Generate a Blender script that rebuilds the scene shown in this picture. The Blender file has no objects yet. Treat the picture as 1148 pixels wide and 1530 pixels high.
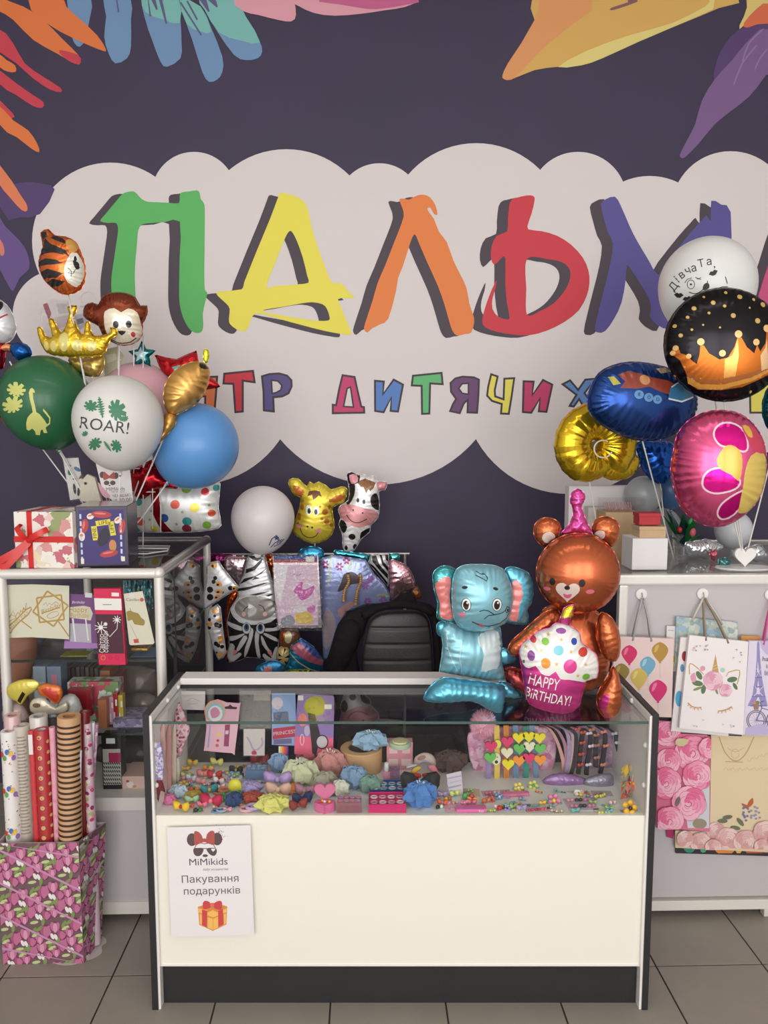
import bpy, math, random
import numpy as np
from mathutils import Vector, Matrix
from mathutils.geometry import delaunay_2d_cdt, tessellate_polygon
rnd = random.Random(7)
scene = bpy.context.scene
COL = scene.collection
# ---------------------------------------------------------------- camera, world, light, exposure
FPX = 1150.0
CAM = Vector((0, 0, 1.70)); PITCH = math.radians(6.05); YAW = math.radians(1.45)
FWD = Vector((math.sin(YAW)*math.cos(PITCH), math.cos(YAW)*math.cos(PITCH), -math.sin(PITCH)))
RGT = Vector((math.cos(YAW), -math.sin(YAW), 0)); UPV = RGT.cross(FWD)
cd = bpy.data.cameras.new('camera'); cam = bpy.data.objects.new('camera', cd); COL.objects.link(cam)
cam.location = CAM; cam.rotation_euler = (math.pi/2 - PITCH, 0, -YAW)
cd.sensor_fit = 'VERTICAL'; cd.sensor_height = 36; cd.lens = 36*FPX/1530; cd.clip_start = .02
scene.camera = cam
wd = bpy.data.worlds.new('daylight'); scene.world = wd; wd.use_nodes = True
bg = wd.node_tree.nodes['Background']; bg.inputs[0].default_value = (.95, .98, 1.0, 1); bg.inputs[1].default_value = 1.0
WINS = [(-3.05, -1.15), (-.95, .95), (1.15, 3.05)]; WZ = (.35, 3.45); WY = -3.6
for a, b in WINS:
    ld = bpy.data.lights.new('window_daylight', 'AREA'); ld.shape = 'RECTANGLE'; ld.size = b-a-.1; ld.size_y = WZ[1]-WZ[0]-.1
    ld.energy = 260; ld.color = (1, .988, .985)
    lo = bpy.data.objects.new('window_daylight', ld); COL.objects.link(lo)
    lo.location = ((a+b)/2, WY+.12, (WZ[0]+WZ[1])/2); lo.rotation_euler = (math.radians(90), 0, 0)
ld = bpy.data.lights.new('ceiling_light', 'AREA'); ld.shape = 'RECTANGLE'; ld.size = 3.2; ld.size_y = .25; ld.energy = 34; ld.color = (1, .98, .97)
lo = bpy.data.objects.new('ceiling_light', ld); COL.objects.link(lo); lo.location = (0, 1.0, 3.92)
scene.view_settings.view_transform = 'Standard'; scene.view_settings.look = 'None'
scene.view_settings.gamma = 1; scene.view_settings.use_curve_mapping = False
scene.view_settings.exposure = -1.65
scene.cycles.max_bounces = 8; scene.cycles.transparent_max_bounces = 24
scene.cycles.caustics_reflective = False; scene.cycles.caustics_refractive = False
scene.cycles.sample_clamp_indirect = 4
# ---------------------------------------------------------------- pixels to places
def ray(px, py): return FWD + RGT*((px-574)/FPX) + UPV*((765-py)/FPX)
def at(px, py, Y):
    d = ray(px, py); return CAM + d*(Y/d.y)
def atz(px, py, Z):
    d = ray(px, py); return CAM + d*((Z-CAM.z)/d.z)
def onp(px, py, O, az=0.0, tilt=0.0):      # pixel -> (u,v) on an upright plane through O turned by az, leant back by tilt
    R = Matrix.Rotation(az, 3, 'Z') @ Matrix.Rotation(-tilt, 3, 'X')
    U = R @ Vector((1, 0, 0)); V = R @ Vector((0, 0, 1)); N = R @ Vector((0, 1, 0))
    d = ray(px, py); t = (O-CAM).dot(N)/d.dot(N); p = CAM + d*t - O
    return (p.dot(U), p.dot(V))
def crop(pts, ox, oy, s): return [(ox+x/s, oy+y/s) for x, y in pts]
def ell(cx, cy, rx, ry=None, n=28, rot=0, a0=0, a1=360):
    ry = rx if ry is None else ry; r = math.radians(rot); out = []
    full = abs(a1-a0) >= 360
    for i in range(n if full else n+1):
        t = math.radians(a0+(a1-a0)*i/n); x, y = rx*math.cos(t), ry*math.sin(t)
        out.append((cx+x*math.cos(r)-y*math.sin(r), cy+x*math.sin(r)+y*math.cos(r)))
    return out
def sm(pts, n=3, closed=True):             # Catmull-Rom
    m = len(pts); out = []
    for i in range(m if closed else m-1):
        p = [pts[(i+k) % m] if closed else pts[min(max(i+k, 0), m-1)] for k in (-1, 0, 1, 2)]
        for j in range(n):
            t = j/n
            out.append(tuple(.5*(2*p[1][c]+(p[2][c]-p[0][c])*t+(2*p[0][c]-5*p[1][c]+4*p[2][c]-p[3][c])*t*t+(3*p[1][c]-p[0][c]-3*p[2][c]+p[3][c])*t**3) for c in (0, 1)))
    if not closed: out.append(tuple(pts[-1]))
    return out
def area(p): return .5*sum(p[i][0]*p[(i+1) % len(p)][1]-p[(i+1) % len(p)][0]*p[i][1] for i in range(len(p)))
def inset(p, d):                           # positive d shrinks
    s = 1 if area(p) > 0 else -1; n = len(p); out = []
    for i in range(n):
        a, b, c = Vector(p[i-1]), Vector(p[i]), Vector(p[(i+1) % n])
        e1 = (b-a).normalized(); e2 = (c-b).normalized()
        n1 = Vector((-e1.y, e1.x))*s; n2 = Vector((-e2.y, e2.x))*s
        m = n1+n2; L = m.length
        if L < .3: out.append(tuple(b+n1*d)); continue
        m /= L; k = d/max(.45, m.dot(n1)); q = b+m*k; out.append((q.x, q.y))
    return out
def line(p, w, closed=False):              # a stroked polyline as a polygon
    n = len(p); L = []; R = []
    for i in range(n):
        a = Vector(p[max(i-1, 0)]); b = Vector(p[min(i+1, n-1)]); d = (b-a).normalized() if (b-a).length > 0 else Vector((1, 0))
        nn = Vector((-d.y, d.x))*w/2; c = Vector(p[i]); L.append(tuple(c+nn)); R.append(tuple(c-nn))
    return L+R[::-1]
def star(cx, cy, r, r2=None, n=5, rot=-90):
    r2 = r*.45 if r2 is None else r2
    return [(cx+(r if i % 2 == 0 else r2)*math.cos(math.radians(rot+180*i/n)), cy+(r if i % 2 == 0 else r2)*math.sin(math.radians(rot+180*i/n))) for i in range(2*n)]
def heart(cx, cy, s, n=26, fl=1):          # point at the bottom in pixel space (fl=1) or world space (fl=-1)
    return [(cx+s*.0625*16*math.sin(t)**3, cy-fl*s*.0625*(13*math.cos(t)-5*math.cos(2*t)-2*math.cos(3*t)-math.cos(4*t))) for t in [2*math.pi*i/n for i in range(n)]]
def inside(P, poly):                       # P (n,2) numpy
    poly = np.asarray(poly, float); x, y = P[:, 0], P[:, 1]; r = np.zeros(len(P), bool); n = len(poly)
    for i in range(n):
        x1, y1 = poly[i]; x2, y2 = poly[(i+1) % n]
        if y1 == y2: continue
        c = ((y1 > y) != (y2 > y)) & (x < (x2-x1)*(y-y1)/(y2-y1)+x1); r ^= c
    return r
def dense(p, step):
    out = []; n = len(p)
    for i in range(n):
        a, b = p[i], p[(i+1) % n]; L = math.dist(a, b); k = max(1, int(L/step+.5))
        for j in range(k): out.append((a[0]+(b[0]-a[0])*j/k, a[1]+(b[1]-a[1])*j/k))
    return out
# ---------------------------------------------------------------- materials
def lin(c): c = c/255; return c/12.92 if c <= .04045 else ((c+.055)/1.055)**2.4
_m = {}
def mat(rgb, rough=.55, metal=0.0, k=1.0, coat=0.0, bump=0.0, bs=60, alpha=1.0, sss=0.0, emit=0, var=0.0, vs=8, spec=.5, trans=0.0, name=None):
    key = (tuple(rgb), rough, metal, k, coat, bump, bs, alpha, sss, emit, var, vs, spec, trans)
    if key in _m: return _m[key]
    m = bpy.data.materials.new(name or 'paint'); m.use_nodes = True; nt = m.node_tree; b = nt.nodes['Principled BSDF']
    c = [min(.95, lin(v)*k) for v in rgb]+[1]
    b.inputs['Base Color'].default_value = c; b.inputs['Roughness'].default_value = rough; b.inputs['Metallic'].default_value = metal
    b.inputs['Coat Weight'].default_value = coat; b.inputs['Coat Roughness'].default_value = .08
    b.inputs['Alpha'].default_value = alpha; b.inputs['Specular IOR Level'].default_value = spec
    if trans: b.inputs['Transmission Weight'].default_value = trans
    if sss: b.inputs['Subsurface Weight'].default_value = sss; b.inputs['Subsurface Radius'].default_value = (.02, .02, .02); b.inputs['Subsurface Scale'].default_value = .3
    if emit: b.inputs['Emission Color'].default_value = c; b.inputs['Emission Strength'].default_value = emit
    if bump or var:
        tc = nt.nodes.new('ShaderNodeTexCoord'); nz = nt.nodes.new('ShaderNodeTexNoise'); nt.links.new(tc.outputs['Object'], nz.inputs['Vector'])
        nz.inputs['Scale'].default_value = bs; nz.inputs['Detail'].default_value = 3
        if bump:
            bp = nt.nodes.new('ShaderNodeBump'); bp.inputs['Strength'].default_value = bump; bp.inputs['Distance'].default_value = .004
            nt.links.new(nz.outputs['Fac'], bp.inputs['Height']); nt.links.new(bp.outputs['Normal'], b.inputs['Normal'])
        if var:
            n2 = nt.nodes.new('ShaderNodeTexNoise'); n2.inputs['Scale'].default_value = vs; n2.inputs['Detail'].default_value = 4; nt.links.new(tc.outputs['Object'], n2.inputs['Vector'])
            mr = nt.nodes.new('ShaderNodeMapRange'); mr.inputs['From Min'].default_value = .3; mr.inputs['From Max'].default_value = .7
            mr.inputs['To Min'].default_value = 1-var; mr.inputs['To Max'].default_value = 1+var; nt.links.new(n2.outputs['Fac'], mr.inputs['Value'])
            mx = nt.nodes.new('ShaderNodeMix'); mx.data_type = 'RGBA'; mx.blend_type = 'MULTIPLY'; mx.inputs['Factor'].default_value = 1
            mx.inputs[6].default_value = c; nt.links.new(mr.outputs['Result'], mx.inputs[7]); nt.links.new(mx.outputs[2], b.inputs['Base Color'])
    _m[key] = m; return m
def paper(rgb, k=1.0, rough=.55): return mat(rgb, rough, 0, k)
def foil(rgb, rough=.2, k=1.12): return mat(rgb, rough+.05, .8, k, bump=.22, bs=16)
def satin(rgb, k=1.15): return mat(rgb, .34, .5, k, coat=.15, bump=.12, bs=14)
def fprint(rgb, k=1.0): return mat(rgb, .3, .25, k, coat=.3)        # ink on foil
def latex(rgb, k=1.0): return mat(rgb, .38, 0, k, coat=.15, sss=.15)
def plastic(rgb, k=1.0): return mat(rgb, .3, 0, k)
def cloth(rgb, k=1.0): return mat(rgb, .9, 0, k, bump=.4, bs=180)
def glass(tint=(.93, .97, .95), haze=0.0, name='glass'):
    key = ('g', tint, haze)
    if key in _m: return _m[key]
    m = bpy.data.materials.new(name); m.use_nodes = True; nt = m.node_tree; nt.nodes.clear()
    o = nt.nodes.new('ShaderNodeOutputMaterial'); t = nt.nodes.new('ShaderNodeBsdfTransparent'); g = nt.nodes.new('ShaderNodeBsdfGlossy')
    t.inputs[0].default_value = (*tint, 1); g.inputs['Roughness'].default_value = .02; mx = nt.nodes.new('ShaderNodeMixShader')
    f = nt.nodes.new('ShaderNodeFresnel'); f.inputs[0].default_value = 1.45
    ge = nt.nodes.new('ShaderNodeNewGeometry'); mu = nt.nodes.new('ShaderNodeMath'); mu.operation = 'SUBTRACT'; mu.use_clamp = True
    nt.links.new(f.outputs[0], mu.inputs[0]); nt.links.new(ge.outputs['Backfacing'], mu.inputs[1]); nt.links.new(mu.outputs[0], mx.inputs[0]); nt.links.new(t.outputs[0], mx.inputs[1]); nt.links.new(g.outputs[0], mx.inputs[2])
    last = mx
    if haze:
        d = nt.nodes.new('ShaderNodeBsdfDiffuse'); d.inputs[0].default_value = (.8, .8, .8, 1); m2 = nt.nodes.new('ShaderNodeMixShader'); m2.inputs[0].default_value = haze
        nt.links.new(mx.outputs[0], m2.inputs[1]); nt.links.new(d.outputs[0], m2.inputs[2]); last = m2
    nt.links.new(last.outputs[0], o.inputs[0]); _m[key] = m; return m
def film(name='clear film'):               # crinkled clear cellophane
    if 'film' in _m: return _m['film']
    m = bpy.data.materials.new(name); m.use_nodes = True; nt = m.node_tree; nt.nodes.clear()
    o = nt.nodes.new('ShaderNodeOutputMaterial'); t = nt.nodes.new('ShaderNodeBsdfTransparent'); g = nt.nodes.new('ShaderNodeBsdfGlossy'); g.inputs['Roughness'].default_value = .12
    mx = nt.nodes.new('ShaderNodeMixShader'); mx.inputs[0].default_value = .13
    nz = nt.nodes.new('ShaderNodeTexNoise'); nz.inputs['Scale'].default_value = 16; bp = nt.nodes.new('ShaderNodeBump'); bp.inputs['Strength'].default_value = .9; bp.inputs['Distance'].default_value = .02
    nt.links.new(nz.outputs['Fac'], bp.inputs['Height']); nt.links.new(bp.outputs['Normal'], g.inputs['Normal'])
    nt.links.new(t.outputs[0], mx.inputs[1]); nt.links.new(g.outputs[0], mx.inputs[2]); nt.links.new(mx.outputs[0], o.inputs[0]); _m['film'] = m; return m
def cells(cols, scale=30, metal=0.0, rough=.5, stretch=(1, 1, 1), k=1.0, name='printed pattern', foilbump=0, rot=0, jit=1.0):
    # blotchy multi-coloured print: voronoi cells picking from a stepped ramp
    key = ('c', tuple(map(tuple, cols)), scale, metal, rough, stretch, k, foilbump, rot)
    if key in _m: return _m[key]
    m = bpy.data.materials.new(name); m.use_nodes = True; nt = m.node_tree; b = nt.nodes['Principled BSDF']
    tc = nt.nodes.new('ShaderNodeTexCoord'); mp = nt.nodes.new('ShaderNodeMapping'); mp.inputs['Scale'].default_value = stretch; mp.inputs['Rotation'].default_value = (0, rot, rot)
    v = nt.nodes.new('ShaderNodeTexVoronoi'); v.inputs['Scale'].default_value = scale; v.inputs['Randomness'].default_value = jit
    nz = nt.nodes.new('ShaderNodeTexNoise'); nz.inputs['Scale'].default_value = scale*1.3; ad = nt.nodes.new('ShaderNodeMixRGB'); ad.blend_type = 'ADD'; ad.inputs[0].default_value = .6/scale*2
    nt.links.new(tc.outputs['Object'], mp.inputs[0]); nt.links.new(mp.outputs[0], nz.inputs['Vector']); nt.links.new(mp.outputs[0], ad.inputs[1]); nt.links.new(nz.outputs['Color'], ad.inputs[2]); nt.links.new(ad.outputs[0], v.inputs['Vector'])
    sp = nt.nodes.new('ShaderNodeSeparateColor'); nt.links.new(v.outputs['Color'], sp.inputs[0])
    r = nt.nodes.new('ShaderNodeValToRGB'); r.color_ramp.interpolation = 'CONSTANT'; e = r.color_ramp.elements
    while len(e) < len(cols): e.new(.5)
    for i, c in enumerate(cols): e[i].position = i/len(cols); e[i].color = [min(.95, lin(x)*k) for x in c]+[1]
    nt.links.new(sp.outputs[0], r.inputs[0]); nt.links.new(r.outputs[0], b.inputs['Base Color'])
    b.inputs['Roughness'].default_value = rough; b.inputs['Metallic'].default_value = metal
    if foilbump:
        n3 = nt.nodes.new('ShaderNodeTexNoise'); n3.inputs['Scale'].default_value = 26; bp = nt.nodes.new('ShaderNodeBump'); bp.inputs['Strength'].default_value = foilbump; bp.inputs['Distance'].default_value = .01
        nt.links.new(tc.outputs['Object'], n3.inputs['Vector']); nt.links.new(n3.outputs['Fac'], bp.inputs['Height']); nt.links.new(bp.outputs['Normal'], b.inputs['Normal'])
    _m[key] = m; return m
def stripes(c1, c2, scale=100, axis='Z', duty=.5, rough=.5, k=1.0):
    m = bpy.data.materials.new('striped print'); m.use_nodes = True; nt = m.node_tree; b = nt.nodes['Principled BSDF']
    tc = nt.nodes.new('ShaderNodeTexCoord'); w = nt.nodes.new('ShaderNodeTexWave'); w.bands_direction = axis; w.inputs['Scale'].default_value = scale; w.inputs['Distortion'].default_value = 0
    r = nt.nodes.new('ShaderNodeValToRGB'); r.color_ramp.interpolation = 'CONSTANT'; e = r.color_ramp.elements
    e[0].color = [lin(x)*k for x in c1]+[1]; e[1].position = duty; e[1].color = [lin(x)*k for x in c2]+[1]
    nt.links.new(tc.outputs['Object'], w.inputs[0]); nt.links.new(w.outputs['Fac'], r.inputs[0]); nt.links.new(r.outputs[0], b.inputs['Base Color']); b.inputs['Roughness'].default_value = rough
    return m
# ---------------------------------------------------------------- mesh building
class MB:
    def __init__(s): s.v = []; s.f = []; s.m = []; s.mats = []
    def mi(s, m):
        if m not in s.mats: s.mats.append(m)
        return s.mats.index(m)
    def add(s, vs, fs, m, X=None):
        o = len(s.v); k = s.mi(m)
        s.v += [tuple(X @ Vector(v)) for v in vs] if X is not None else [tuple(v) for v in vs]
        s.f += [tuple(i+o for i in f) for f in fs]; s.m += [k]*len(fs); return s
    def box(s, lo, hi, m, X=None, bev=0.0):
        x0, y0, z0 = lo; x1, y1, z1 = hi; b = min(bev, (x1-x0)/2.2, (y1-y0)/2.2, (z1-z0)/2.2)
        if b <= 0:
            vs = [(x, y, z) for z in (z0, z1) for y in (y0, y1) for x in (x0, x1)]
            return s.add(vs, [(0, 2, 3, 1), (4, 5, 7, 6), (0, 1, 5, 4), (2, 6, 7, 3), (0, 4, 6, 2), (1, 3, 7, 5)], m, X)
        import bmesh
        bm = bmesh.new(); bmesh.ops.create_cube(bm, size=1)
        for v in bm.verts: v.co = Vector(((x0+x1)/2+v.co.x*(x1-x0), (y0+y1)/2+v.co.y*(y1-y0), (z0+z1)/2+v.co.z*(z1-z0)))
        bmesh.ops.bevel(bm, geom=bm.edges[:], offset=b, segments=2, affect='EDGES', profile=.7)
        vs = [tuple(v.co) for v in bm.verts]; fs = [tuple(v.index for v in f.verts) for f in bm.faces]; bm.free()
        return s.add(vs, fs, m, X)
    def tube(s, pts, r, m, n=8, cap=True, X=None, closed=False):
        P = [Vector(p) for p in pts]; k = len(P); vs = []; prev = None
        for i in range(k):
            if closed: d = P[(i+1) % k]-P[i-1]
            else: d = P[min(i+1, k-1)]-P[max(i-1, 0)]
            d = d.normalized() if d.length > 1e-9 else Vector((0, 0, 1))
            if prev is None: a = d.orthogonal().normalized()
            else:
                a = prev-d*prev.dot(d); a = a.normalized() if a.length > 1e-6 else d.orthogonal().normalized()
            prev = a; b = d.cross(a); rr = r[i] if isinstance(r, (list, tuple)) else r
            for j in range(n):
                t = 2*math.pi*j/n; vs.append(tuple(P[i]+a*rr*math.cos(t)+b*rr*math.sin(t)))
        fs = []
        for i in range(k if closed else k-1):
            for j in range(n): fs.append((i*n+j, i*n+(j+1) % n, ((i+1) % k)*n+(j+1) % n, ((i+1) % k)*n+j))
        if cap and not closed: fs.append(tuple(range(n))[::-1]); fs.append(tuple((k-1)*n+j for j in range(n)))
        return s.add(vs, fs, m, X)
    def lathe(s, prof, m, n=24, X=None, sq=1.0, axis=(0, 0, 0), wob=None):
        vs = []; k = len(prof)
        for i, (r, z) in enumerate(prof):
            for j in range(n):
                t = 2*math.pi*j/n; q = r*(1+(wob(t, z) if wob else 0)); vs.append((axis[0]+q*math.cos(t), axis[1]+q*math.sin(t)*sq, axis[2]+z))
        fs = [(i*n+j, i*n+(j+1) % n, (i+1)*n+(j+1) % n, (i+1)*n+j) for i in range(k-1) for j in range(n)]
        if prof[0][0] > 1e-6: fs.append(tuple(range(n))[::-1])
        if prof[-1][0] > 1e-6: fs.append(tuple((k-1)*n+j for j in range(n)))
        return s.add(vs, fs, m, X)
    def ball(s, c, r, m, n=14, k=9, X=None):
        r = r if isinstance(r, (tuple, list)) else (r, r, r)
        vs = [(c[0]+r[0]*math.sin(math.pi*i/k)*math.cos(2*math.pi*j/n), c[1]+r[1]*math.sin(math.pi*i/k)*math.sin(2*math.pi*j/n), c[2]-r[2]*math.cos(math.pi*i/k)) for i in range(k+1) for j in range(n)]
        return s.add(vs, [(i*n+j, i*n+(j+1) % n, (i+1)*n+(j+1) % n, (i+1)*n+j) for i in range(k) for j in range(n)], m, X)
    def plate(s, poly, y0, y1, m, X=None, back=True):   # polygon in (x,z), extruded from y0 (front) to y1
        if area(poly) < 0: poly = poly[::-1]
        n = len(poly); tr = tessellate_polygon([[Vector((x, z, 0)) for x, z in poly]])
        vs = [(x, y0, z) for x, z in poly]+[(x, y1, z) for x, z in poly]
        fs = []
        for a, b, c in tr:
            A, B, C = poly[a], poly[b], poly[c]
            if (B[0]-A[0])*(C[1]-A[1])-(B[1]-A[1])*(C[0]-A[0]) < 0: a, b, c = c, b, a
            fs.append((a, b, c))
            if back: fs.append((a+n, c+n, b+n))
        for i in range(n): fs.append((i, i+n, (i+1) % n+n, (i+1) % n))
        return s.add(vs, fs, m, X)
    def flat(s, polys, y, m, X=None, f=None):           # one-sided print facing -y; polys = [outer, hole, ...]
        tr = tessellate_polygon([[Vector((x, z, 0)) for x, z in p] for p in polys]); P = [q for p in polys for q in p]
        vs = [f(x, z, y) if f else (x, y, z) for x, z in P]; fs = []
        for a, b, c in tr:
            A, B, C = P[a], P[b], P[c]; ar = (B[0]-A[0])*(C[1]-A[1])-(B[1]-A[1])*(C[0]-A[0])
            if abs(ar) < 1e-12: continue
            fs.append((a, b, c) if ar > 0 else (c, b, a))
        return s.add(vs, fs, m, X)
    def build(s, name, parent=None, loc=(0, 0, 0), rot=(0, 0, 0), smooth=False, label=None, cat=None, group=None, kind=None, mod=None):
        me = bpy.data.meshes.new(name); me.from_pydata(s.v, [], s.f)
        for m in s.mats: me.materials.append(m)
        if len(s.mats) > 1: me.polygons.foreach_set('material_index', s.m)
        if smooth:
            me.polygons.foreach_set('use_smooth', [True]*len(s.f))
            if smooth != 'all': me.set_sharp_from_angle(angle=math.radians(40))
        me.update(); o = bpy.data.objects.new(name, me); COL.objects.link(o); o.location = loc; o.rotation_euler = rot
        if parent: o.parent = parent
        return tag(o, label, cat, group, kind)
def tag(o, label=None, cat=None, group=None, kind=None):
    if label: o['label'] = label
    if cat: o['category'] = cat
    if group: o['group'] = group
    if kind: o['kind'] = kind
    return o
def thing(name, label, cat, loc=(0, 0, 0), az=0.0, group=None, rot=None):
    o = bpy.data.objects.new(name, None); COL.objects.link(o); o.location = loc; o.rotation_euler = rot or (0, 0, az); o.empty_display_size = .05
    return tag(o, label, cat, group)
_tm = {}
def text_mesh(s, size, bold=0.0, shear=0.0, space=1.0):
    key = (s, bold, shear, space)
    if key not in _tm:
        c = bpy.data.curves.new('t', 'FONT'); c.body = s; c.size = 1; c.align_x = 'CENTER'; c.align_y = 'CENTER'; c.offset = bold; c.shear = shear; c.space_character = space; c.resolution_u = 3; c.fill_mode = 'NONE'
        o = bpy.data.objects.new('t', c); me = bpy.data.meshes.new_from_object(o)
        co = [Vector((v.co.x, v.co.y)) for v in me.vertices]; ed = [tuple(e.vertices) for e in me.edges]
        V, E, F, _, _, _ = delaunay_2d_cdt(co, ed, [], 0, 1e-7)
        Vn = np.array([(v.x, v.y) for v in V]); C = np.array([Vn[list(f)].mean(0) for f in F]); w = np.zeros(len(F), int)
        for a, b in ed:
            x1, y1 = co[a]; x2, y2 = co[b]
            if y1 == y2: continue
            cr = ((y1 > C[:, 1]) != (y2 > C[:, 1])) & (C[:, 0] < (x2-x1)*(C[:, 1]-y1)/(y2-y1)+x1); w[cr] += 1
        fs = []
        for f, k in zip(F, w):
            if k % 2 == 0: continue
            f = [int(i) for i in f]; A, B, D = (Vn[i] for i in f[:3])
            fs.append(tuple(f) if (B[0]-A[0])*(D[1]-A[1])-(B[1]-A[1])*(D[0]-A[0]) > 0 else tuple(f[::-1]))
        bpy.data.objects.remove(o); bpy.data.meshes.remove(me); _tm[key] = ([(float(x), float(y)) for x, y in Vn], fs)
    V, fs = _tm[key]; return [(x*size, y*size) for x, y in V], fs
def put_text(mb, s, size, cx, cz, y, m, ang=0.0, bold=0.0, shear=0.0, f=None, sx=1.0, X=None, bend=None, space=1.0):
    vs, fs = text_mesh(s, size, bold, shear, space); a = math.radians(ang); out = []
    for x, z in vs:
        x *= sx
        if bend: t = x/bend; x, z = (bend+z)*math.sin(t), (bend+z)*math.cos(t)-bend
        X0, Z0 = cx+x*math.cos(a)-z*math.sin(a), cz+x*math.sin(a)+z*math.cos(a)
        out.append(f(X0, Z0, y) if f else (X0, y, Z0))
    mb.add(out, fs, m, X)
def shell_print(mb, polys, m, f, step=.006):     # print on a curved skin: finely cut so that it follows the surface
    P = []; E = []
    for p in polys: q = dense(p, step); k = len(P); P += q; E += [(k+i, k+(i+1) % len(q)) for i in range(len(q))]
    A = np.array(P); lo = A.min(0); hi = A.max(0)
    G = np.array([(x, y) for x in np.arange(lo[0], hi[0], step*1.4) for y in np.arange(lo[1], hi[1], step*1.4)]).reshape(-1, 2)
    if len(G): G = G[inside(G, polys[0])]
    V, _, F, _, _, _ = delaunay_2d_cdt([Vector(p) for p in P]+[Vector(p) for p in G], E, [], 0, 1e-7)
    Vn = np.array([(v.x, v.y) for v in V]); C = np.array([Vn[list(t)].mean(0) for t in F]); k = inside(C, polys[0])
    for h in polys[1:]: k &= ~inside(C, h)
    mb.add([f(*v) for v in Vn], [tuple(int(i) for i in t) for t, q in zip(F, k) if q], m)
# ---------------------------------------------------------------- foil balloons: a 2-D outline blown up (Poisson membrane), print cut into the skin
def membrane(poly, N=72):
    P = np.array(poly); lo = P.min(0); hi = P.max(0); h = (hi-lo).max()/N; lo = lo-2*h; nx = int((hi[0]-lo[0])/h)+4; ny = int((hi[1]-lo[1])/h)+4
    gx, gy = np.meshgrid(lo[0]+h*np.arange(nx), lo[1]+h*np.arange(ny), indexing='ij')
    msk = inside(np.stack([gx.ravel(), gy.ravel()], 1), poly).reshape(nx, ny); u = np.zeros((nx, ny)); w = 1.9
    ii, jj = np.meshgrid(np.arange(nx), np.arange(ny), indexing='ij'); red = msk & ((ii+jj) % 2 == 0); blk = msk & ((ii+jj) % 2 == 1)
    for it in range(260):
        for q in (red, blk):
            s = np.zeros_like(u); s[1:-1, 1:-1] = (u[2:, 1:-1]+u[:-2, 1:-1]+u[1:-1, 2:]+u[1:-1, :-2]+1)/4
            u[q] += w*(s[q]-u[q])
    return u, lo, h
def bil(u, lo, h, P):
    x = (P[:, 0]-lo[0])/h; y = (P[:, 1]-lo[1])/h; i = np.clip(x.astype(int), 0, u.shape[0]-2); j = np.clip(y.astype(int), 0, u.shape[1]-2); a = x-i; b = y-j
    return u[i, j]*(1-a)*(1-b)+u[i+1, j]*a*(1-b)+u[i, j+1]*(1-a)*b+u[i+1, j+1]*a*b
def nearest(P, poly):                      # distance, arc length, inward dir
    A = np.array(poly); B = np.roll(A, -1, 0); D = B-A; L = np.hypot(D[:, 0], D[:, 1])+1e-12; S = np.concatenate([[0], np.cumsum(L)[:-1]])
    bd = np.full(len(P), 1e9); bs = np.zeros(len(P)); bp = np.zeros_like(P)
    for i in range(len(A)):
        t = np.clip(((P-A[i])@D[i])/L[i]**2, 0, 1); q = A[i]+t[:, None]*D[i]; d = np.hypot(*(P-q).T); m = d < bd
        bd[m] = d[m]; bs[m] = S[i]+t[m]*L[i]; bp[m] = q[m]
    return bd, bs, bp, L.sum()
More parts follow.
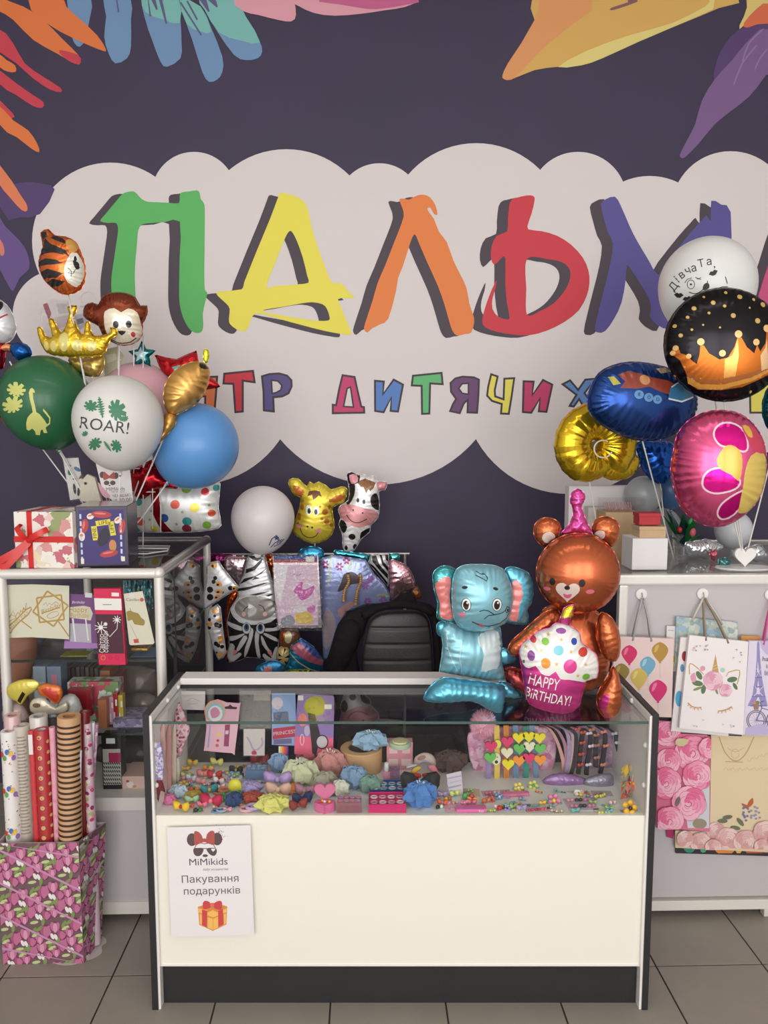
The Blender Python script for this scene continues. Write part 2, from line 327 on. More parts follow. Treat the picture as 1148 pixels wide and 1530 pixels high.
def inflate(name, outline, T, base, layers=(), parent=None, loc=(0, 0, 0), az=0.0, step=.006, puck=.24, lam=.022, pw=.02, rim=.0016, back=None, flatness=.5, tilt=0.0, bratio=1.0, **kw):
    """outline and layers [(poly, material)] in local (x, z); front faces -y"""
    if area(outline) < 0: outline = outline[::-1]
    O = dense(outline, step); n0 = len(O); u, lo, h = membrane(O); um = u.max()
    pts = list(O); edges = [(i, (i+1) % n0) for i in range(n0)]
    for poly, m in layers:
        if len(poly) < 3: continue
        q = dense(poly, step*1.2); Q = np.array(q); d, s, bp, _ = nearest(Q, O); ins = inside(Q, O)
        k = len(pts); pts += q; edges += [(k+i, k+(i+1) % len(q)) for i in range(len(q))]
    A = np.array(O); l2 = A.min(0); h2 = A.max(0); g = []; y = l2[1]; r = 0
    while y < h2[1]:
        x = l2[0]+(step/2 if r % 2 else 0)
        while x < h2[0]: g.append((x, y)); x += step
        y += step*.866; r += 1
    G = np.array(g); G = G[inside(G, O)]; d, _, _, _ = nearest(G, O); G = G[d > step*.5]
    pts += [tuple(p) for p in G]
    V, E, F, _, _, _ = delaunay_2d_cdt([Vector(p) for p in pts], edges, [], 0, 1e-6)
    V = np.array([(v.x, v.y) for v in V]); F = np.array([f for f in F if len(f) == 3])
    C = V[F].mean(1); keep = inside(C, O); F = F[keep]; C = C[keep]; mi = np.zeros(len(F), int); mats = [base]
    for poly, m in layers:
        if len(poly) < 3: continue
        if m not in mats: mats.append(m)
        mi[inside(C, poly)] = mats.index(m)
    d, s, bp, L = nearest(V, O); ins = inside(V, O) & (d > 1e-5); c = 1.6*h
    dirv = (V-bp)/np.maximum(d, 1e-9)[:, None]; near = d < c
    U = bil(u, lo, h, V); Un = bil(u, lo, h, bp+dirv*c)*d/c; U = np.where(near, Un, U); U = np.where(ins, np.maximum(U, 0), 0)
    H = T*(U/um)**flatness
    if puck:
        ph = 2*np.pi*s/(L/max(3, round(L/lam))); jit = np.sin(s*61)*.9+np.sin(s*23+1)*2.2
        H = H*(1-puck*np.exp(-d/pw)*(.5+.5*np.cos(ph+jit)))
    on = ~ins
    nb = len(V); vs = [(V[i, 0], -H[i], V[i, 1]) for i in range(nb)]; idx = {}
    fs = []; ms = []
    for t, m in zip(F, mi):
        a, b, cc = [int(x) for x in t]
        if (V[b, 0]-V[a, 0])*(V[cc, 1]-V[a, 1])-(V[b, 1]-V[a, 1])*(V[cc, 0]-V[a, 0]) < 0: b, cc = cc, b
        fs.append((a, b, cc)); ms.append(m)
    def bk(i):
        if on[i]: return i
        if i not in idx: idx[i] = len(vs); vs.append((V[i, 0], H[i]*bratio, V[i, 1]))
        return idx[i]
    bm_ = 0
    if back:
        if back not in mats: mats.append(back)
        bm_ = mats.index(back)
    for (a, b, cc) in list(fs): fs.append((bk(a), bk(cc), bk(b))); ms.append(bm_)
    if rim:
        OO = inset(O, -rim); k = len(vs); kk = []
        for i, (x, z) in enumerate(OO):
            vs.append((x, .0011*math.sin(i*.9)+.0006, z)); vs.append((O[i][0], -.0004, O[i][1]))
        for i in range(n0):
            j = (i+1) % n0; fs.append((k+2*i+1, k+2*i, k+2*j, k+2*j+1)); ms.append(0)
    me = bpy.data.meshes.new(name); me.from_pydata([tuple(map(float, v)) for v in vs], [], fs)
    for m in mats: me.materials.append(m)
    me.polygons.foreach_set('material_index', [int(x) for x in ms]); me.polygons.foreach_set('use_smooth', [True]*len(fs)); me.update()
    o = bpy.data.objects.new(name, me); COL.objects.link(o); o.location = loc; o.rotation_euler = (-tilt, 0, az)
    if parent: o.parent = parent
    return tag(o, **kw)
class Frame:
    """an upright plane at a real place; shapes measured on the photograph become metres on it"""
    def __init__(s, px, py, Y, az=0.0, tilt=0.0, O=None): s.O = O or at(px, py, Y); s.az = math.radians(az); s.tilt = math.radians(tilt)
    def q(s, pts, ox=0, oy=0, sc=1.0): return [onp(ox+x/sc, oy+y/sc, s.O, s.az, s.tilt) for x, y in pts]
    def mpp(s): return (s.O-CAM).dot(FWD)/FPX
# ================================================================ the room
WALLY = 3.62; RX = 3.4; CZ = 4.0
def struct(mb, name, **k): return mb.build(name, kind='structure', **k)
wallpaint = mat((236, 234, 230), .8); dark_wall = mat((58, 49, 75), .62, 0, 1.0, var=.06, vs=3, bump=.05, bs=300)
wall_back = struct(MB().box((-RX, WALLY, 0), (RX, WALLY+.12, CZ), dark_wall), 'wall_back')
struct(MB().box((-RX-.12, -3.6, 0), (-RX, WALLY+.12, CZ), wallpaint), 'wall_left')
struct(MB().box((RX, -3.6, 0), (RX+.12, WALLY+.12, CZ), wallpaint), 'wall_right')
struct(MB().box((-RX, -3.6, CZ), (RX, WALLY, CZ+.1), wallpaint), 'ceiling')
wf = MB(); wf.box((-RX, WY-.1, 0), (RX, WY+.05, WZ[0]), wallpaint).box((-RX, WY-.1, WZ[1]), (RX, WY+.05, CZ), wallpaint)
xs = [-RX]+[v for w in WINS for v in w]+[RX]
for i in range(0, len(xs), 2): wf.box((xs[i], WY-.1, WZ[0]), (xs[i+1], WY+.05, WZ[1]), wallpaint)
struct(wf, 'wall_front')
fr = mat((60, 60, 62), .4)
for n, (a, b) in enumerate(WINS):
    w = MB(); t = .05
    w.box((a, WY-.03, WZ[0]), (a+t, WY+.03, WZ[1]), fr).box((b-t, WY-.03, WZ[0]), (b, WY+.03, WZ[1]), fr).box((a, WY-.03, WZ[0]), (b, WY+.03, WZ[0]+t), fr).box((a, WY-.03, WZ[1]-t), (b, WY+.03, WZ[1]), fr).box((a, WY-.03, 2.35), (b, WY+.03, 2.4), fr)
    wo = struct(w, f'window_{n+1}')
    MB().box((a+t, WY-.004, WZ[0]+t), (b-t, WY+.004, WZ[1]-t), glass()).build('pane', wo)
# floor: grout bed and single tiles
grout = mat((62, 52, 46), .9); TS = .344
floor = struct(MB().box((-RX, -3.6, -.08), (RX, WALLY, -.003), grout), 'floor')
tilem = mat((148, 140, 130), .42, var=.05, vs=5, bump=.06, bs=120)
X0 = atz(172, 1450, 0).x; Y0 = atz(1000, 1443, 0).y; g = .0026
tm = MB().box((g, g, -.003), (TS-g, TS-g, .0), tilem, bev=.0012); tile_mesh = None; far = MB()
i0 = math.ceil((-RX-X0)/TS); i1 = int((RX-X0)/TS); j0 = math.ceil((-3.6-Y0)/TS); j1 = int((WALLY-Y0)/TS)
for i in range(i0, i1):
    for j in range(j0, j1+1):
        x, y = X0+i*TS, Y0+j*TS
        if -2.1 < x < 1.9 and y > 1.2:
            if tile_mesh is None: o = tm.build('floor_tile', floor, (x, y, 0)); tile_mesh = o.data
            else:
                o = bpy.data.objects.new('floor_tile', tile_mesh); COL.objects.link(o); o.location = (x, y, 0); o.parent = floor
        else: far.box((x+g, y+g, -.003), (x+TS-g, min(y+TS-g, WALLY), 0), tilem)
far.build('floor_tiles', floor, kind='stuff')
# ---------------------------------------------------------------- printed mural on the back wall
def wp(px, py):
    p = at(px, py, WALLY); return (p.x, p.z)
def ext(pts, ox, oy, s):
    out = []
    for x, y in pts:
        X, Y = ox+x/s, oy+y/s
        if X <= 0 and Y > 0: X = -150; Y = Y*.45-60
        elif X <= 0: X = -150; Y = -75
        elif Y <= 0: Y = -70; X -= 12
        if X >= 1147: X = 1300
        out.append(wp(X, Y))
    return out
def mural(name, polys, depth, color, k=1.0, **kw):   # polys: list of polygon groups [outer, holes...] already in wall metres
    mb = MB(); m = color if not isinstance(color, tuple) else mat(color, .6, 0, k, bump=.05, bs=300)
    for g_ in polys: mb.flat(g_, WALLY-depth, m)
    return mb.build(name, wall_back, **kw)
WK = 1.0
ln_ = [0]
def leaf(name, cr, layers, d0=.0012):
    mb = MB(); ln_[0] += 1; d0 += .00002*ln_[0]
    for i, (c, pts) in enumerate(layers): mb.flat([ext(sm(pts, 2), *cr)], WALLY-d0-.0005*i, mat(c, .6, 0, WK))
    return mb.build(name, wall_back)
C1 = (0, 0, 2); C2 = (574, 0, 2)
leaf('printed_purple_leaf', (0, 0, 1), [((84, 62, 112), [(0, 286), (15, 277), (40, 272), (65, 275), (82, 283), (60, 320), (30, 325), (0, 327)]), ((104, 80, 140), [(0, 338), (20, 350), (36, 368), (43, 385), (44, 402), (30, 415), (20, 435), (12, 425), (0, 395)]), ((214, 126, 110), [(0, 360), (5, 365), (7, 376), (5, 382), (0, 380)])])
T1 = (112, 146, 186); T2 = (122, 186, 180)
for pts, over in [([(210, 0), (272, 0), (270, 50), (250, 130), (230, 138), (215, 110), (206, 60)], 0),
        ([(315, 0), (390, 0), (392, 60), (392, 140), (380, 175), (345, 190), (325, 160), (312, 110), (318, 50)], 0),
        ([(432, 0), (530, 0), (540, 60), (543, 130), (540, 175), (500, 200), (480, 185), (455, 120), (435, 60)], [(432, 0), (530, 0), (537, 70), (490, 60), (436, 38)]),
        ([(540, 0), (600, 20), (630, 80), (665, 170), (665, 215), (650, 238), (625, 245), (605, 215), (575, 120), (550, 50)], [(540, 0), (600, 20), (632, 95), (600, 95), (558, 72)]),
        ([(600, 0), (700, 0), (735, 50), (775, 120), (784, 155), (770, 175), (735, 180), (700, 165), (650, 95), (612, 30)], [(600, 0), (700, 0), (735, 50), (778, 128), (720, 122), (655, 98), (612, 30)])]:
    leaf('printed_blue_petal', C1, [(T1, pts)]+([(T2, over)] if over else []), .0016)
vein = MB()
for a in [[(350, 0), (355, 38)], [(445, 0), (450, 50)], [(478, 0), (498, 72)], [(540, 8), (602, 106)], [(560, 4), (590, 60)], [(600, 0), (625, 36)], [(625, 0), (650, 22)], [(455, 0), (470, 30)]]:
    vein.flat([ext(line(a, 5), *C1)], WALLY-.003, mat((96, 88, 130), .6))
vein.build('printed_vein', wall_back)
OR = (226, 120, 62); RD = (200, 62, 78)
for c, pts in [(OR, [(70, 0), (165, 0), (230, 50), (290, 105), (318, 150), (300, 150), (220, 115), (140, 70)]), (OR, [(0, 0), (70, 20), (130, 60), (190, 120), (235, 165), (242, 188), (225, 192), (170, 160), (100, 120), (40, 60), (0, 30)]),
        (RD, [(0, 85), (40, 130), (75, 190), (130, 230), (180, 262), (183, 276), (150, 268), (100, 235), (50, 190), (0, 150)]), (OR, [(0, 165), (20, 180), (45, 195), (48, 215), (25, 215), (0, 200)]),
        (RD, [(0, 215), (50, 250), (100, 285), (130, 305), (128, 322), (100, 318), (50, 285), (0, 255)]), (RD, [(0, 305), (25, 325), (45, 350), (20, 355), (0, 345)]),
        (OR, [(0, 320), (40, 360), (85, 390), (112, 430), (118, 455), (95, 445), (50, 410), (0, 380)]), ((226, 128, 88), [(0, 500), (35, 540), (60, 580), (80, 610), (82, 630), (65, 628), (30, 590), (0, 550)])]:
    leaf('printed_red_leaf' if c == RD else 'printed_orange_leaf', C1, [(c, pts)]+([(RD, [(178, 150), (235, 165), (242, 188), (225, 192), (190, 172)])] if pts[0] == (0, 0) else []), .0018)
leaf('printed_pink_petal', C1, [((222, 158, 172), [(700, 0), (860, 0), (885, 45), (870, 65), (830, 60), (770, 45), (730, 35)])], .0022)
leaf('printed_pink_petal', C1, [((222, 158, 172), [(870, 0), (1000, 0), (1140, 0), (1250, 0), (1210, 22), (1148, 32), (1080, 42), (1000, 48), (940, 40), (895, 20)]), ((196, 96, 140), [(940, 0), (1258, 0), (1200, 18), (1148, 26), (1100, 28), (1020, 15)])], .0022)
leaf('printed_yellow_leaf', C2, [((216, 172, 92), [(490, 0), (1040, 0), (1000, 25), (880, 75), (760, 125), (650, 175), (590, 195), (520, 200), (450, 210), (380, 238), (358, 236), (355, 225), (370, 190), (410, 130), (450, 60)]),
    ((222, 152, 96), [(490, 0), (650, 0), (560, 75), (470, 150), (410, 215), (380, 239), (358, 237), (354, 225), (370, 190), (410, 130), (450, 60)]), ((226, 208, 128), [(1040, 0), (900, 66), (760, 126), (650, 176), (590, 196), (520, 201), (600, 155), (720, 110), (860, 70), (960, 20), (980, 0)]), ((132, 88, 98), line([(680, 28), (730, 12), (775, -6)], 8))])
leaf('printed_yellow_leaf', C2, [((220, 196, 120), [(1098, 0), (1148, 0), (1148, 10), (1062, 88), (1075, 50)]), ((216, 108, 72), [(1075, 70), (1110, 30), (1148, 5), (1148, 55), (1085, 84)])], .0022)
leaf('printed_dark_purple_leaf', C2, [((84, 60, 110), [(1062, 88), (1148, 55), (1148, 90), (1090, 160), (1040, 210), (985, 240), (995, 180), (1020, 130)])], .0012)
leaf('printed_purple_leaf', C2, [((122, 92, 140), [(1148, 80), (1148, 200), (1130, 240), (1090, 290), (1040, 330), (990, 370), (940, 430), (900, 470), (888, 472), (884, 462), (905, 420), (930, 370), (950, 300), (990, 235), (1040, 180), (1090, 120)]),
    ((146, 118, 162), line([(1130, 90), (1090, 130), (1072, 180)], 4)), ((146, 118, 162), line([(1110, 140), (1070, 190), (1046, 250)], 4)), ((146, 118, 162), line([(1142, 150), (1120, 180), (1108, 208)], 4))], .0022)
# cloud
circ = [(165, 360, 117), (290, 290, 63), (428, 356, 133), (567, 307, 63), (712, 348, 134), (864, 300, 73), (971, 361, 98), (1092, 315, 89), (85, 470, 66), (565, 532, 192), (290, 570, 155), (850, 580, 158), (1100, 560, 125), (165, 500, 125), (1230, 400, 170)]
cl = [[wp(x, y) for x, y in ell(cx, cy, r, n=72)] for cx, cy, r in circ]+[[wp(x, y) for x, y in [(110, 300), (1250, 330), (1250, 640), (300, 640), (60, 520), (70, 360)]]]
pts = []; eds = []
for p in cl: k = len(pts); pts += [Vector(q) for q in p]; eds += [(k+i, k+(i+1) % len(p)) for i in range(len(p))]
V, E, Fc, _, _, _ = delaunay_2d_cdt(pts, eds, [], 0, 1e-7)
Vn = np.array([(v.x, v.y) for v in V]); Cc = np.array([Vn[list(f)].mean(0) for f in Fc]); kp = np.zeros(len(Fc), bool)
for p in cl: kp |= inside(Cc, p)
mb = MB(); fs = []
for f, k_ in zip(Fc, kp):
    if not k_: continue
    f = list(f)
    a, b, c = (Vn[f[i]] for i in range(3))
    if (b[0]-a[0])*(c[1]-a[1])-(b[1]-a[1])*(c[0]-a[0]) < 0: f = f[::-1]
    fs.append(tuple(int(i) for i in f))
mb.add([(v[0], WALLY-.0008, v[1]) for v in Vn], fs, mat((222, 213, 212), .62, 0, 1.0, bump=.05, bs=300)); mb.build('printed_cloud', wall_back)
# big letters
L3 = (120, 270, 2.609); L4 = (480, 270, 2.609); L0 = (0, 0, 1)
BIG = [
 ('green', (92, 182, 98), L3, [[(78, 158), (95, 135), (120, 105), (145, 75), (165, 52), (185, 44), (208, 42), (222, 52), (240, 72), (262, 82), (290, 84), (340, 86), (385, 88), (388, 60), (396, 46), (425, 42), (455, 38), (466, 48), (470, 72), (484, 92), (486, 140), (485, 250), (484, 360), (486, 425), (496, 436), (488, 470), (478, 520), (480, 560), (476, 585), (462, 594), (440, 590), (420, 570), (400, 530), (388, 480), (386, 420), (388, 300), (389, 160), (330, 162), (270, 166), (240, 172), (226, 195), (222, 240), (214, 330), (213, 390), (216, 450), (222, 520), (215, 560), (180, 575), (140, 540), (126, 490), (122, 430), (122, 380), (130, 320), (142, 240), (148, 190), (140, 165), (110, 165)]]),
 ('yellow', (236, 224, 84), L3, [[(780, 48), (800, 50), (850, 65), (878, 90), (890, 120), (902, 180), (920, 240), (945, 310), (968, 370), (985, 400), (1012, 398), (1030, 412), (1048, 435), (1070, 456), (1038, 458), (1005, 462), (1020, 500), (1040, 550), (1056, 590), (1050, 601), (1020, 598), (950, 585), (860, 562), (780, 540), (720, 522), (690, 518), (670, 530), (662, 555), (650, 580), (635, 588), (610, 580), (585, 560), (580, 540), (583, 500), (570, 480), (548, 460), (530, 438), (560, 430), (628, 424), (640, 395), (690, 270), (740, 150), (770, 70)],
   [(818, 196), (806, 210), (790, 245), (757, 330), (725, 415), (760, 410), (800, 408), (850, 404), (890, 398), (885, 370), (868, 300), (845, 235), (828, 203)], [(718, 503), (790, 492), (860, 479), (905, 474), (945, 482), (962, 500), (972, 530), (968, 545), (925, 546), (860, 538), (790, 526), (722, 513)]]),
 ('orange', (232, 130, 66), L4, [[(305, 75), (318, 70), (340, 74), (355, 68), (375, 58), (400, 55), (425, 66), (445, 95), (454, 132), (440, 130), (428, 108), (416, 106), (418, 120), (440, 150), (460, 200), (490, 240), (515, 310), (545, 370), (567, 420), (578, 480), (592, 520), (597, 550), (585, 592), (560, 598), (530, 604), (512, 585), (500, 550), (480, 480), (455, 410), (410, 310), (380, 240), (364, 208), (345, 250), (320, 330), (300, 380), (292, 430), (262, 538), (230, 560), (200, 575), (180, 592), (168, 580), (172, 555), (200, 470), (220, 400), (250, 330), (285, 240), (305, 190), (322, 140), (318, 110)]]),
 ('red', (206, 56, 70), L4, [[(765, 66), (800, 58), (828, 60), (832, 80), (820, 130), (808, 165), (808, 190), (860, 197), (920, 215), (975, 250), (1020, 300), (1042, 350), (1046, 400), (1035, 450), (1005, 505), (950, 550), (880, 585), (810, 603), (750, 600), (690, 590), (640, 572), (628, 545), (638, 500), (655, 450), (672, 410), (684, 388), (680, 420), (668, 460), (668, 500), (690, 530), (720, 540), (735, 535), (725, 480), (718, 400), (718, 300), (700, 305), (675, 328), (662, 300), (665, 255), (685, 215), (725, 198), (728, 150), (735, 90), (750, 70)],
   [(802, 305), (800, 420), (802, 522), (850, 510), (910, 475), (955, 420), (972, 370), (962, 335), (930, 315), (880, 306)]]),
 ('indigo', (88, 80, 148), L0, [[(898, 306), (905, 298), (919, 294), (928, 308), (941, 338), (951, 358), (970, 390), (984, 411), (1000, 388), (1030, 350), (1048, 330), (1056, 322), (1062, 330), (1063, 300), (1078, 306), (1092, 317), (1092, 400), (1085, 490), (1060, 490), (1050, 420), (1046, 395), (1022, 430), (1006, 470), (998, 491), (985, 487), (978, 482), (971, 473), (972.8, 461), (969.7, 446), (957.6, 425), (945.5, 406.7), (937, 396), (935, 419), (929, 452), (918, 476), (904.6, 494.6), (894, 497), (889, 491.6), (894, 467), (903, 431), (912, 394.6), (916, 364), (909, 349), (903, 328)]]),
 ('pink', (206, 80, 130), L0, [[(1124, 490), (1134, 440), (1150, 390), (1170, 330), (1190, 300), (1215, 300), (1240, 400), (1255, 490), (1225, 490), (1212, 450), (1160, 450), (1150, 490)]])]
for cn, col_, cr, polys in BIG:
    shp = [crop(sm(p, 2) if len(p) < 12 else p, *cr) for p in polys]; shp = [sm(p, 2) for p in shp]
    mural(f'printed_letter_shadow', [[[wp(x-16.5, y+3.6) for x, y in p] for p in shp]], .0013, (72, 62, 72), label='dark grey offset shadow of the %s letter' % cn)
    mural(f'printed_letter', [[[wp(x, y) for x, y in p] for p in shp]], .0019, col_, label='large %s hand-drawn letter' % cn)
A4 = (290, 540, 4); B4 = (565, 540, 3.479)
SMALL = [('orange', (222, 122, 74), A4, [[(40, 88), (145, 85), (138, 190), (130, 285), (60, 285), (62, 215), (40, 215)]]),
 ('red', (208, 54, 70), A4, [[(176, 68), (358, 50), (370, 132), (298, 122), (298, 305), (242, 310), (230, 140), (170, 138)]]),
 ('violet', (88, 78, 134), A4, [[(400, 85), (450, 70), (510, 66), (560, 80), (588, 110), (590, 150), (570, 195), (530, 215), (480, 220), (482, 260), (484, 306), (412, 298), (410, 180)], [(468, 118), (500, 122), (520, 145), (515, 168), (490, 182), (472, 186)]]),
 ('magenta', (198, 62, 112), A4, [[(884, 76), (965, 88), (985, 180), (1005, 265), (1022, 268), (1024, 312), (824, 316), (824, 252), (845, 255), (862, 165)], [(920, 165), (932, 160), (948, 268), (900, 265)]]),
 ('blue', (86, 128, 196), B4, [[(-21, 95), (36, 100), (30, 160), (80, 88), (136, 118), (108, 266), (60, 262), (66, 200), (32, 270), (-20, 262)]]),
 ('green', (98, 184, 118), B4, [[(177, 70), (335, 54), (342, 124), (276, 120), (272, 276), (224, 278), (222, 132), (170, 130)]]),
 ('plum', (106, 68, 112), B4, [[(440, 74), (500, 78), (530, 92), (527, 180), (520, 272), (460, 270), (462, 210), (450, 222), (428, 275), (368, 262), (385, 220), (400, 195), (375, 160), (372, 110), (400, 84)], [(466, 118), (440, 120), (425, 140), (440, 162), (466, 166)]]),
 ('yellow', (232, 220, 92), B4, [[(585, 60), (628, 75), (612, 150), (614, 178), (648, 190), (652, 85), (714, 82), (700, 180), (684, 278), (634, 276), (638, 225), (590, 210), (562, 180), (568, 130)]]),
 ('crimson', (196, 60, 108), B4, [[(752, 98), (815, 100), (806, 165), (856, 90), (912, 118), (880, 268), (830, 264), (838, 205), (800, 272), (748, 268)]]),
 ('light blue', (98, 140, 198), B4, [[(950, 118), (1000, 92), (1040, 140), (1075, 90), (1140, 84), (1080, 165), (1130, 240), (1070, 250), (1045, 205), (1020, 240), (988, 235), (1025, 175)]]),
 ('yellow', (232, 220, 92), L0, [[(1119, 560), (1150, 558), (1152, 618), (1120, 618)]])]
for cn, col_, cr, polys in SMALL:
    w = .0092
    outs = [[wp(*q) for q in crop(p, *cr)] for p in polys]
    mural('printed_letter_outline', [outs], .0013, (62, 50, 58))
    ins_ = [inset(outs[0], w)]+[inset(p, -w*.8) for p in outs[1:]]
    mural('printed_letter', [ins_], .0019, col_, label='small %s letter with a dark outline' % cn)
# ================================================================ furniture
alu = mat((196, 192, 188), .32, .85); alu_white = mat((226, 222, 216), .4, .25); black_lam = mat((38, 35, 38), .5, bump=.15, bs=200); cream = mat((240, 234, 222), .45); grey_lam = mat((192, 186, 188), .5); white_pl = mat((236, 232, 228), .4); gl = glass((.97, .985, .98)); gedge = mat((70, 92, 84), .2, 0, 1)
# --- front counter (local frame: x along the counter, y away from the camera)
CY = 2.10; pl = at(213, 1070, CY); pr = at(985, 1070, CY); CW = (pr.x-pl.x)/math.cos(YAW); CH = .902; CD = .385
cen = at(599, 1290, CY); cx0 = at(599, 1069, CY).x
counter = thing('display_counter', 'long low display counter with cream front, black edges and a glass showcase on top', 'counter', (cx0, CY, 0), -YAW)
h = CW/2; T = .018
for s in (-1, 1):
    a, b = (-h, -h+T) if s < 0 else (h-T, h)
    MB().box((a, 0, 0), (b, CD, CH), black_lam, bev=.001).build('side_panel', counter)
    a, b = (-h+T, -h+T+.007) if s < 0 else (h-T-.007, h-T)
    MB().box((a, .004, .0), (b, CD, CH-.006), white_pl).build('side_lining', counter)
    for (yy, zz) in ((.03, .80), (.03, .68), (.16, .885), (.28, .885)):
        MB().lathe([(0, -.004), (.008, -.004), (.009, 0), (.006, .005), (0, .007)], white_pl, 12).build('screw_cap', counter, (s*(h-.026), yy, zz), (0, s*-math.pi/2, 0), smooth=True)
i = h-T-.007
MB().box((-i, .016, .131), (i, .032, .594), cream, bev=.001).build('front_panel', counter)
MB().box((-i, .012, .130), (i, .0175, .1335), white_pl).build('edge_strip', counter)
MB().box((-i+.002, .030, .0), (i-.002, .046, .131), black_lam).build('kick_board', counter)
MB().box((-i, .034, .586), (i, CD-.005, .592), mat((232, 230, 226), .45)).build('display_shelf', counter)
MB().box((-i, .018, .5935), (i, .022, .862), glass((.97, .985, .98))).build('front_glass', counter)
gt = MB().box((-i, .014, .870), (i, CD-.07, .876), gl).build('top_glass', counter)
MB().box((-i, .012, .869), (i, .0142, .8765), gedge).build('glass_edge', gt)
MB().box((-i, CD-.07, .882), (i, CD, .903), white_pl, bev=.002).build('back_rail', counter)
MB().box((-i, CD-.072, .868), (i, CD-.060, .8815), black_lam).build('rail_edge', counter)
MB().box((-i, CD-.012, .594), (i, CD-.008, .88), glass((.86, .85, .84))).build('back_glass', counter)
MB().box((.02, CD-.016, .594), (.026, CD-.006, .88), black_lam).build('sliding_door_edge', counter)
CM = Matrix.Translation((cx0, CY, 0)) @ Matrix.Rotation(-YAW, 4, 'Z')
SH = .592
# sheet taped on the counter front
F = Frame(313, 1315, CY+.016, -math.degrees(YAW)); S7 = (245, 1225, 8.2)
sheet = thing('notice_sheet', 'white taped notice with ear-and-bow logo, grey lettering and a drawn gift box', 'notice', F.O+Vector((0, -.0012, 0)), F.az)
B = lambda pts: F.q(pts, *S7)
MB().plate(B([(38, 90), (1060, 62), (1108, 1405), (92, 1428)]), -.0005, 0, paper((232, 226, 226))).build('paper', sheet)
m = MB(); dk = paper((92, 74, 74)); rd = paper((176, 84, 76)); y = -.0008
m.flat([B(ell(345, 238, 62, 78))], y, dk).flat([B(ell(655, 230, 62, 78))], y, dk)
m.flat([B(sm([(375, 290), (372, 190), (378, 135), (430, 145), (468, 190), (478, 225), (500, 220), (520, 225), (528, 175), (575, 130), (620, 140), (622, 220), (620, 300), (560, 290), (510, 270), (480, 270), (430, 290), (400, 305)], 2))], y-.0003, rd)
m.flat([B(sm([(368, 345), (420, 340), (488, 345), (470, 410), (430, 440), (385, 430), (364, 390)], 2))], y-.0003, dk).flat([B(sm([(525, 345), (600, 338), (645, 350), (648, 400), (620, 436), (575, 425), (540, 390)], 2))], y-.0003, dk)
m.flat([B(line([(480, 346), (530, 346)], 9))], y-.0002, dk).flat([B(line([(378, 340), (400, 300), (450, 278), (500, 290), (560, 278), (610, 300), (632, 340)], 8))], y-.0002, dk)
m.flat([B(heart(606, 362, 24))], y-.0005, paper((235, 230, 230))).flat([B(ell(508, 434, 33, 17))], y-.0002, dk)
for k in range(26): m.flat([B(ell(700+rnd.gauss(10, 35), 170+rnd.gauss(0, 45), 2+rnd.random()*4, n=6))], y-.0001, dk)
m.build('logo', sheet)
m = MB(); q = F.mpp()/8.2
def sheet_text(s, cx, cy, hh, **k):
    (u, v), = B([(cx, cy)]); put_text(m, s, hh*q*1.35, u, v, y-.0002, k.pop('m', paper((88, 84, 86))), **k)
sheet_text('MiMikids', 545, 512, 92, ang=1.5, sx=1.08); sheet_text('baby accessories', 632, 600, 34, ang=1, shear=.4, sx=1.0, m=paper((130, 126, 128)))
sheet_text('Пакування', 568, 722, 96, ang=1.5, sx=1.06); sheet_text('подарунків', 590, 868, 92, ang=1.5, sx=1.05); m.build('lettering', sheet)
m = MB(); yl = paper((240, 184, 96)); og = paper((214, 138, 66)); r2 = paper((204, 70, 74))
m.flat([B([(418, 1060), (600, 1010), (778, 1055), (774, 1130), (768, 1275), (603, 1355), (435, 1280), (425, 1135)])], y, og)
for p in ([(425, 1075), (530, 1100), (530, 1160), (425, 1128)], [(440, 1145), (532, 1180), (532, 1310), (442, 1270)], [(536, 1130), (600, 1100), (665, 1130), (665, 1165), (605, 1190), (536, 1165)], [(540, 1185), (602, 1205), (602, 1342), (540, 1315)], [(606, 1205), (664, 1182), (664, 1315), (606, 1342)], [(720, 1100), (772, 1075), (770, 1125), (722, 1145)], [(735, 1150), (766, 1140), (764, 1262), (735, 1280)]): m.flat([B(p)], y-.0002, yl)
m.flat([B([(470, 1090), (532, 1110), (530, 1312), (468, 1282)])], y-.0004, r2).flat([B([(668, 1110), (725, 1085), (736, 1270), (672, 1305)])], y-.0004, r2)
m.flat([B(sm([(590, 1040), (560, 1000), (510, 985), (480, 1010), (480, 1070), (500, 1090), (560, 1075), (590, 1050), (640, 1085), (700, 1095), (715, 1060), (712, 1000), (680, 985), (630, 1005)], 2))], y-.0006, r2).flat([B(ell(595, 1042, 24, 26))], y-.0008, paper((224, 110, 100)))
m.build('gift_drawing', sheet)
# --- aluminium-framed cabinets either side, end on to the camera
def rnd_bar(m, lo, hi, mm, b=.008): m.box(lo, hi, mm, bev=b)
LY = 2.524; LB = 3.34; LZ = 1.245
lx1 = at(243, 850, LY).x; lx0 = at(-2, 900, LY).x
lc = thing('glass_cabinet', 'tall glass cabinet with silver frame holding party goods, gift boxes on its top', 'cabinet', (0, 0, 0))
def post(m, x, y): m.tube([(x, y, .03), (x, y, LZ-.012)], .0165, alu_white, 14)
pm = []
for nm, x, y in (('post', lx1-.018, LY+.018), ('post', lx0+.004, LY+.018), ('post', lx1-.018, LB-.018), ('post', lx0+.004, LB-.018)):
    m = MB(); post(m, x, y); m.build('post', lc, smooth=True); m = MB(); m.lathe([(.014, 0), (.014, .028), (.01, .03)], black_lam, 10, axis=(x, y, 0)); m.build('foot', lc)
m = MB(); m.tube([(lx0-.02, LY+.016, LZ-.017), (lx1-.01, LY+.016, LZ-.017)], .0175, alu_white, 14); m.build('top_rail', lc, smooth=True)
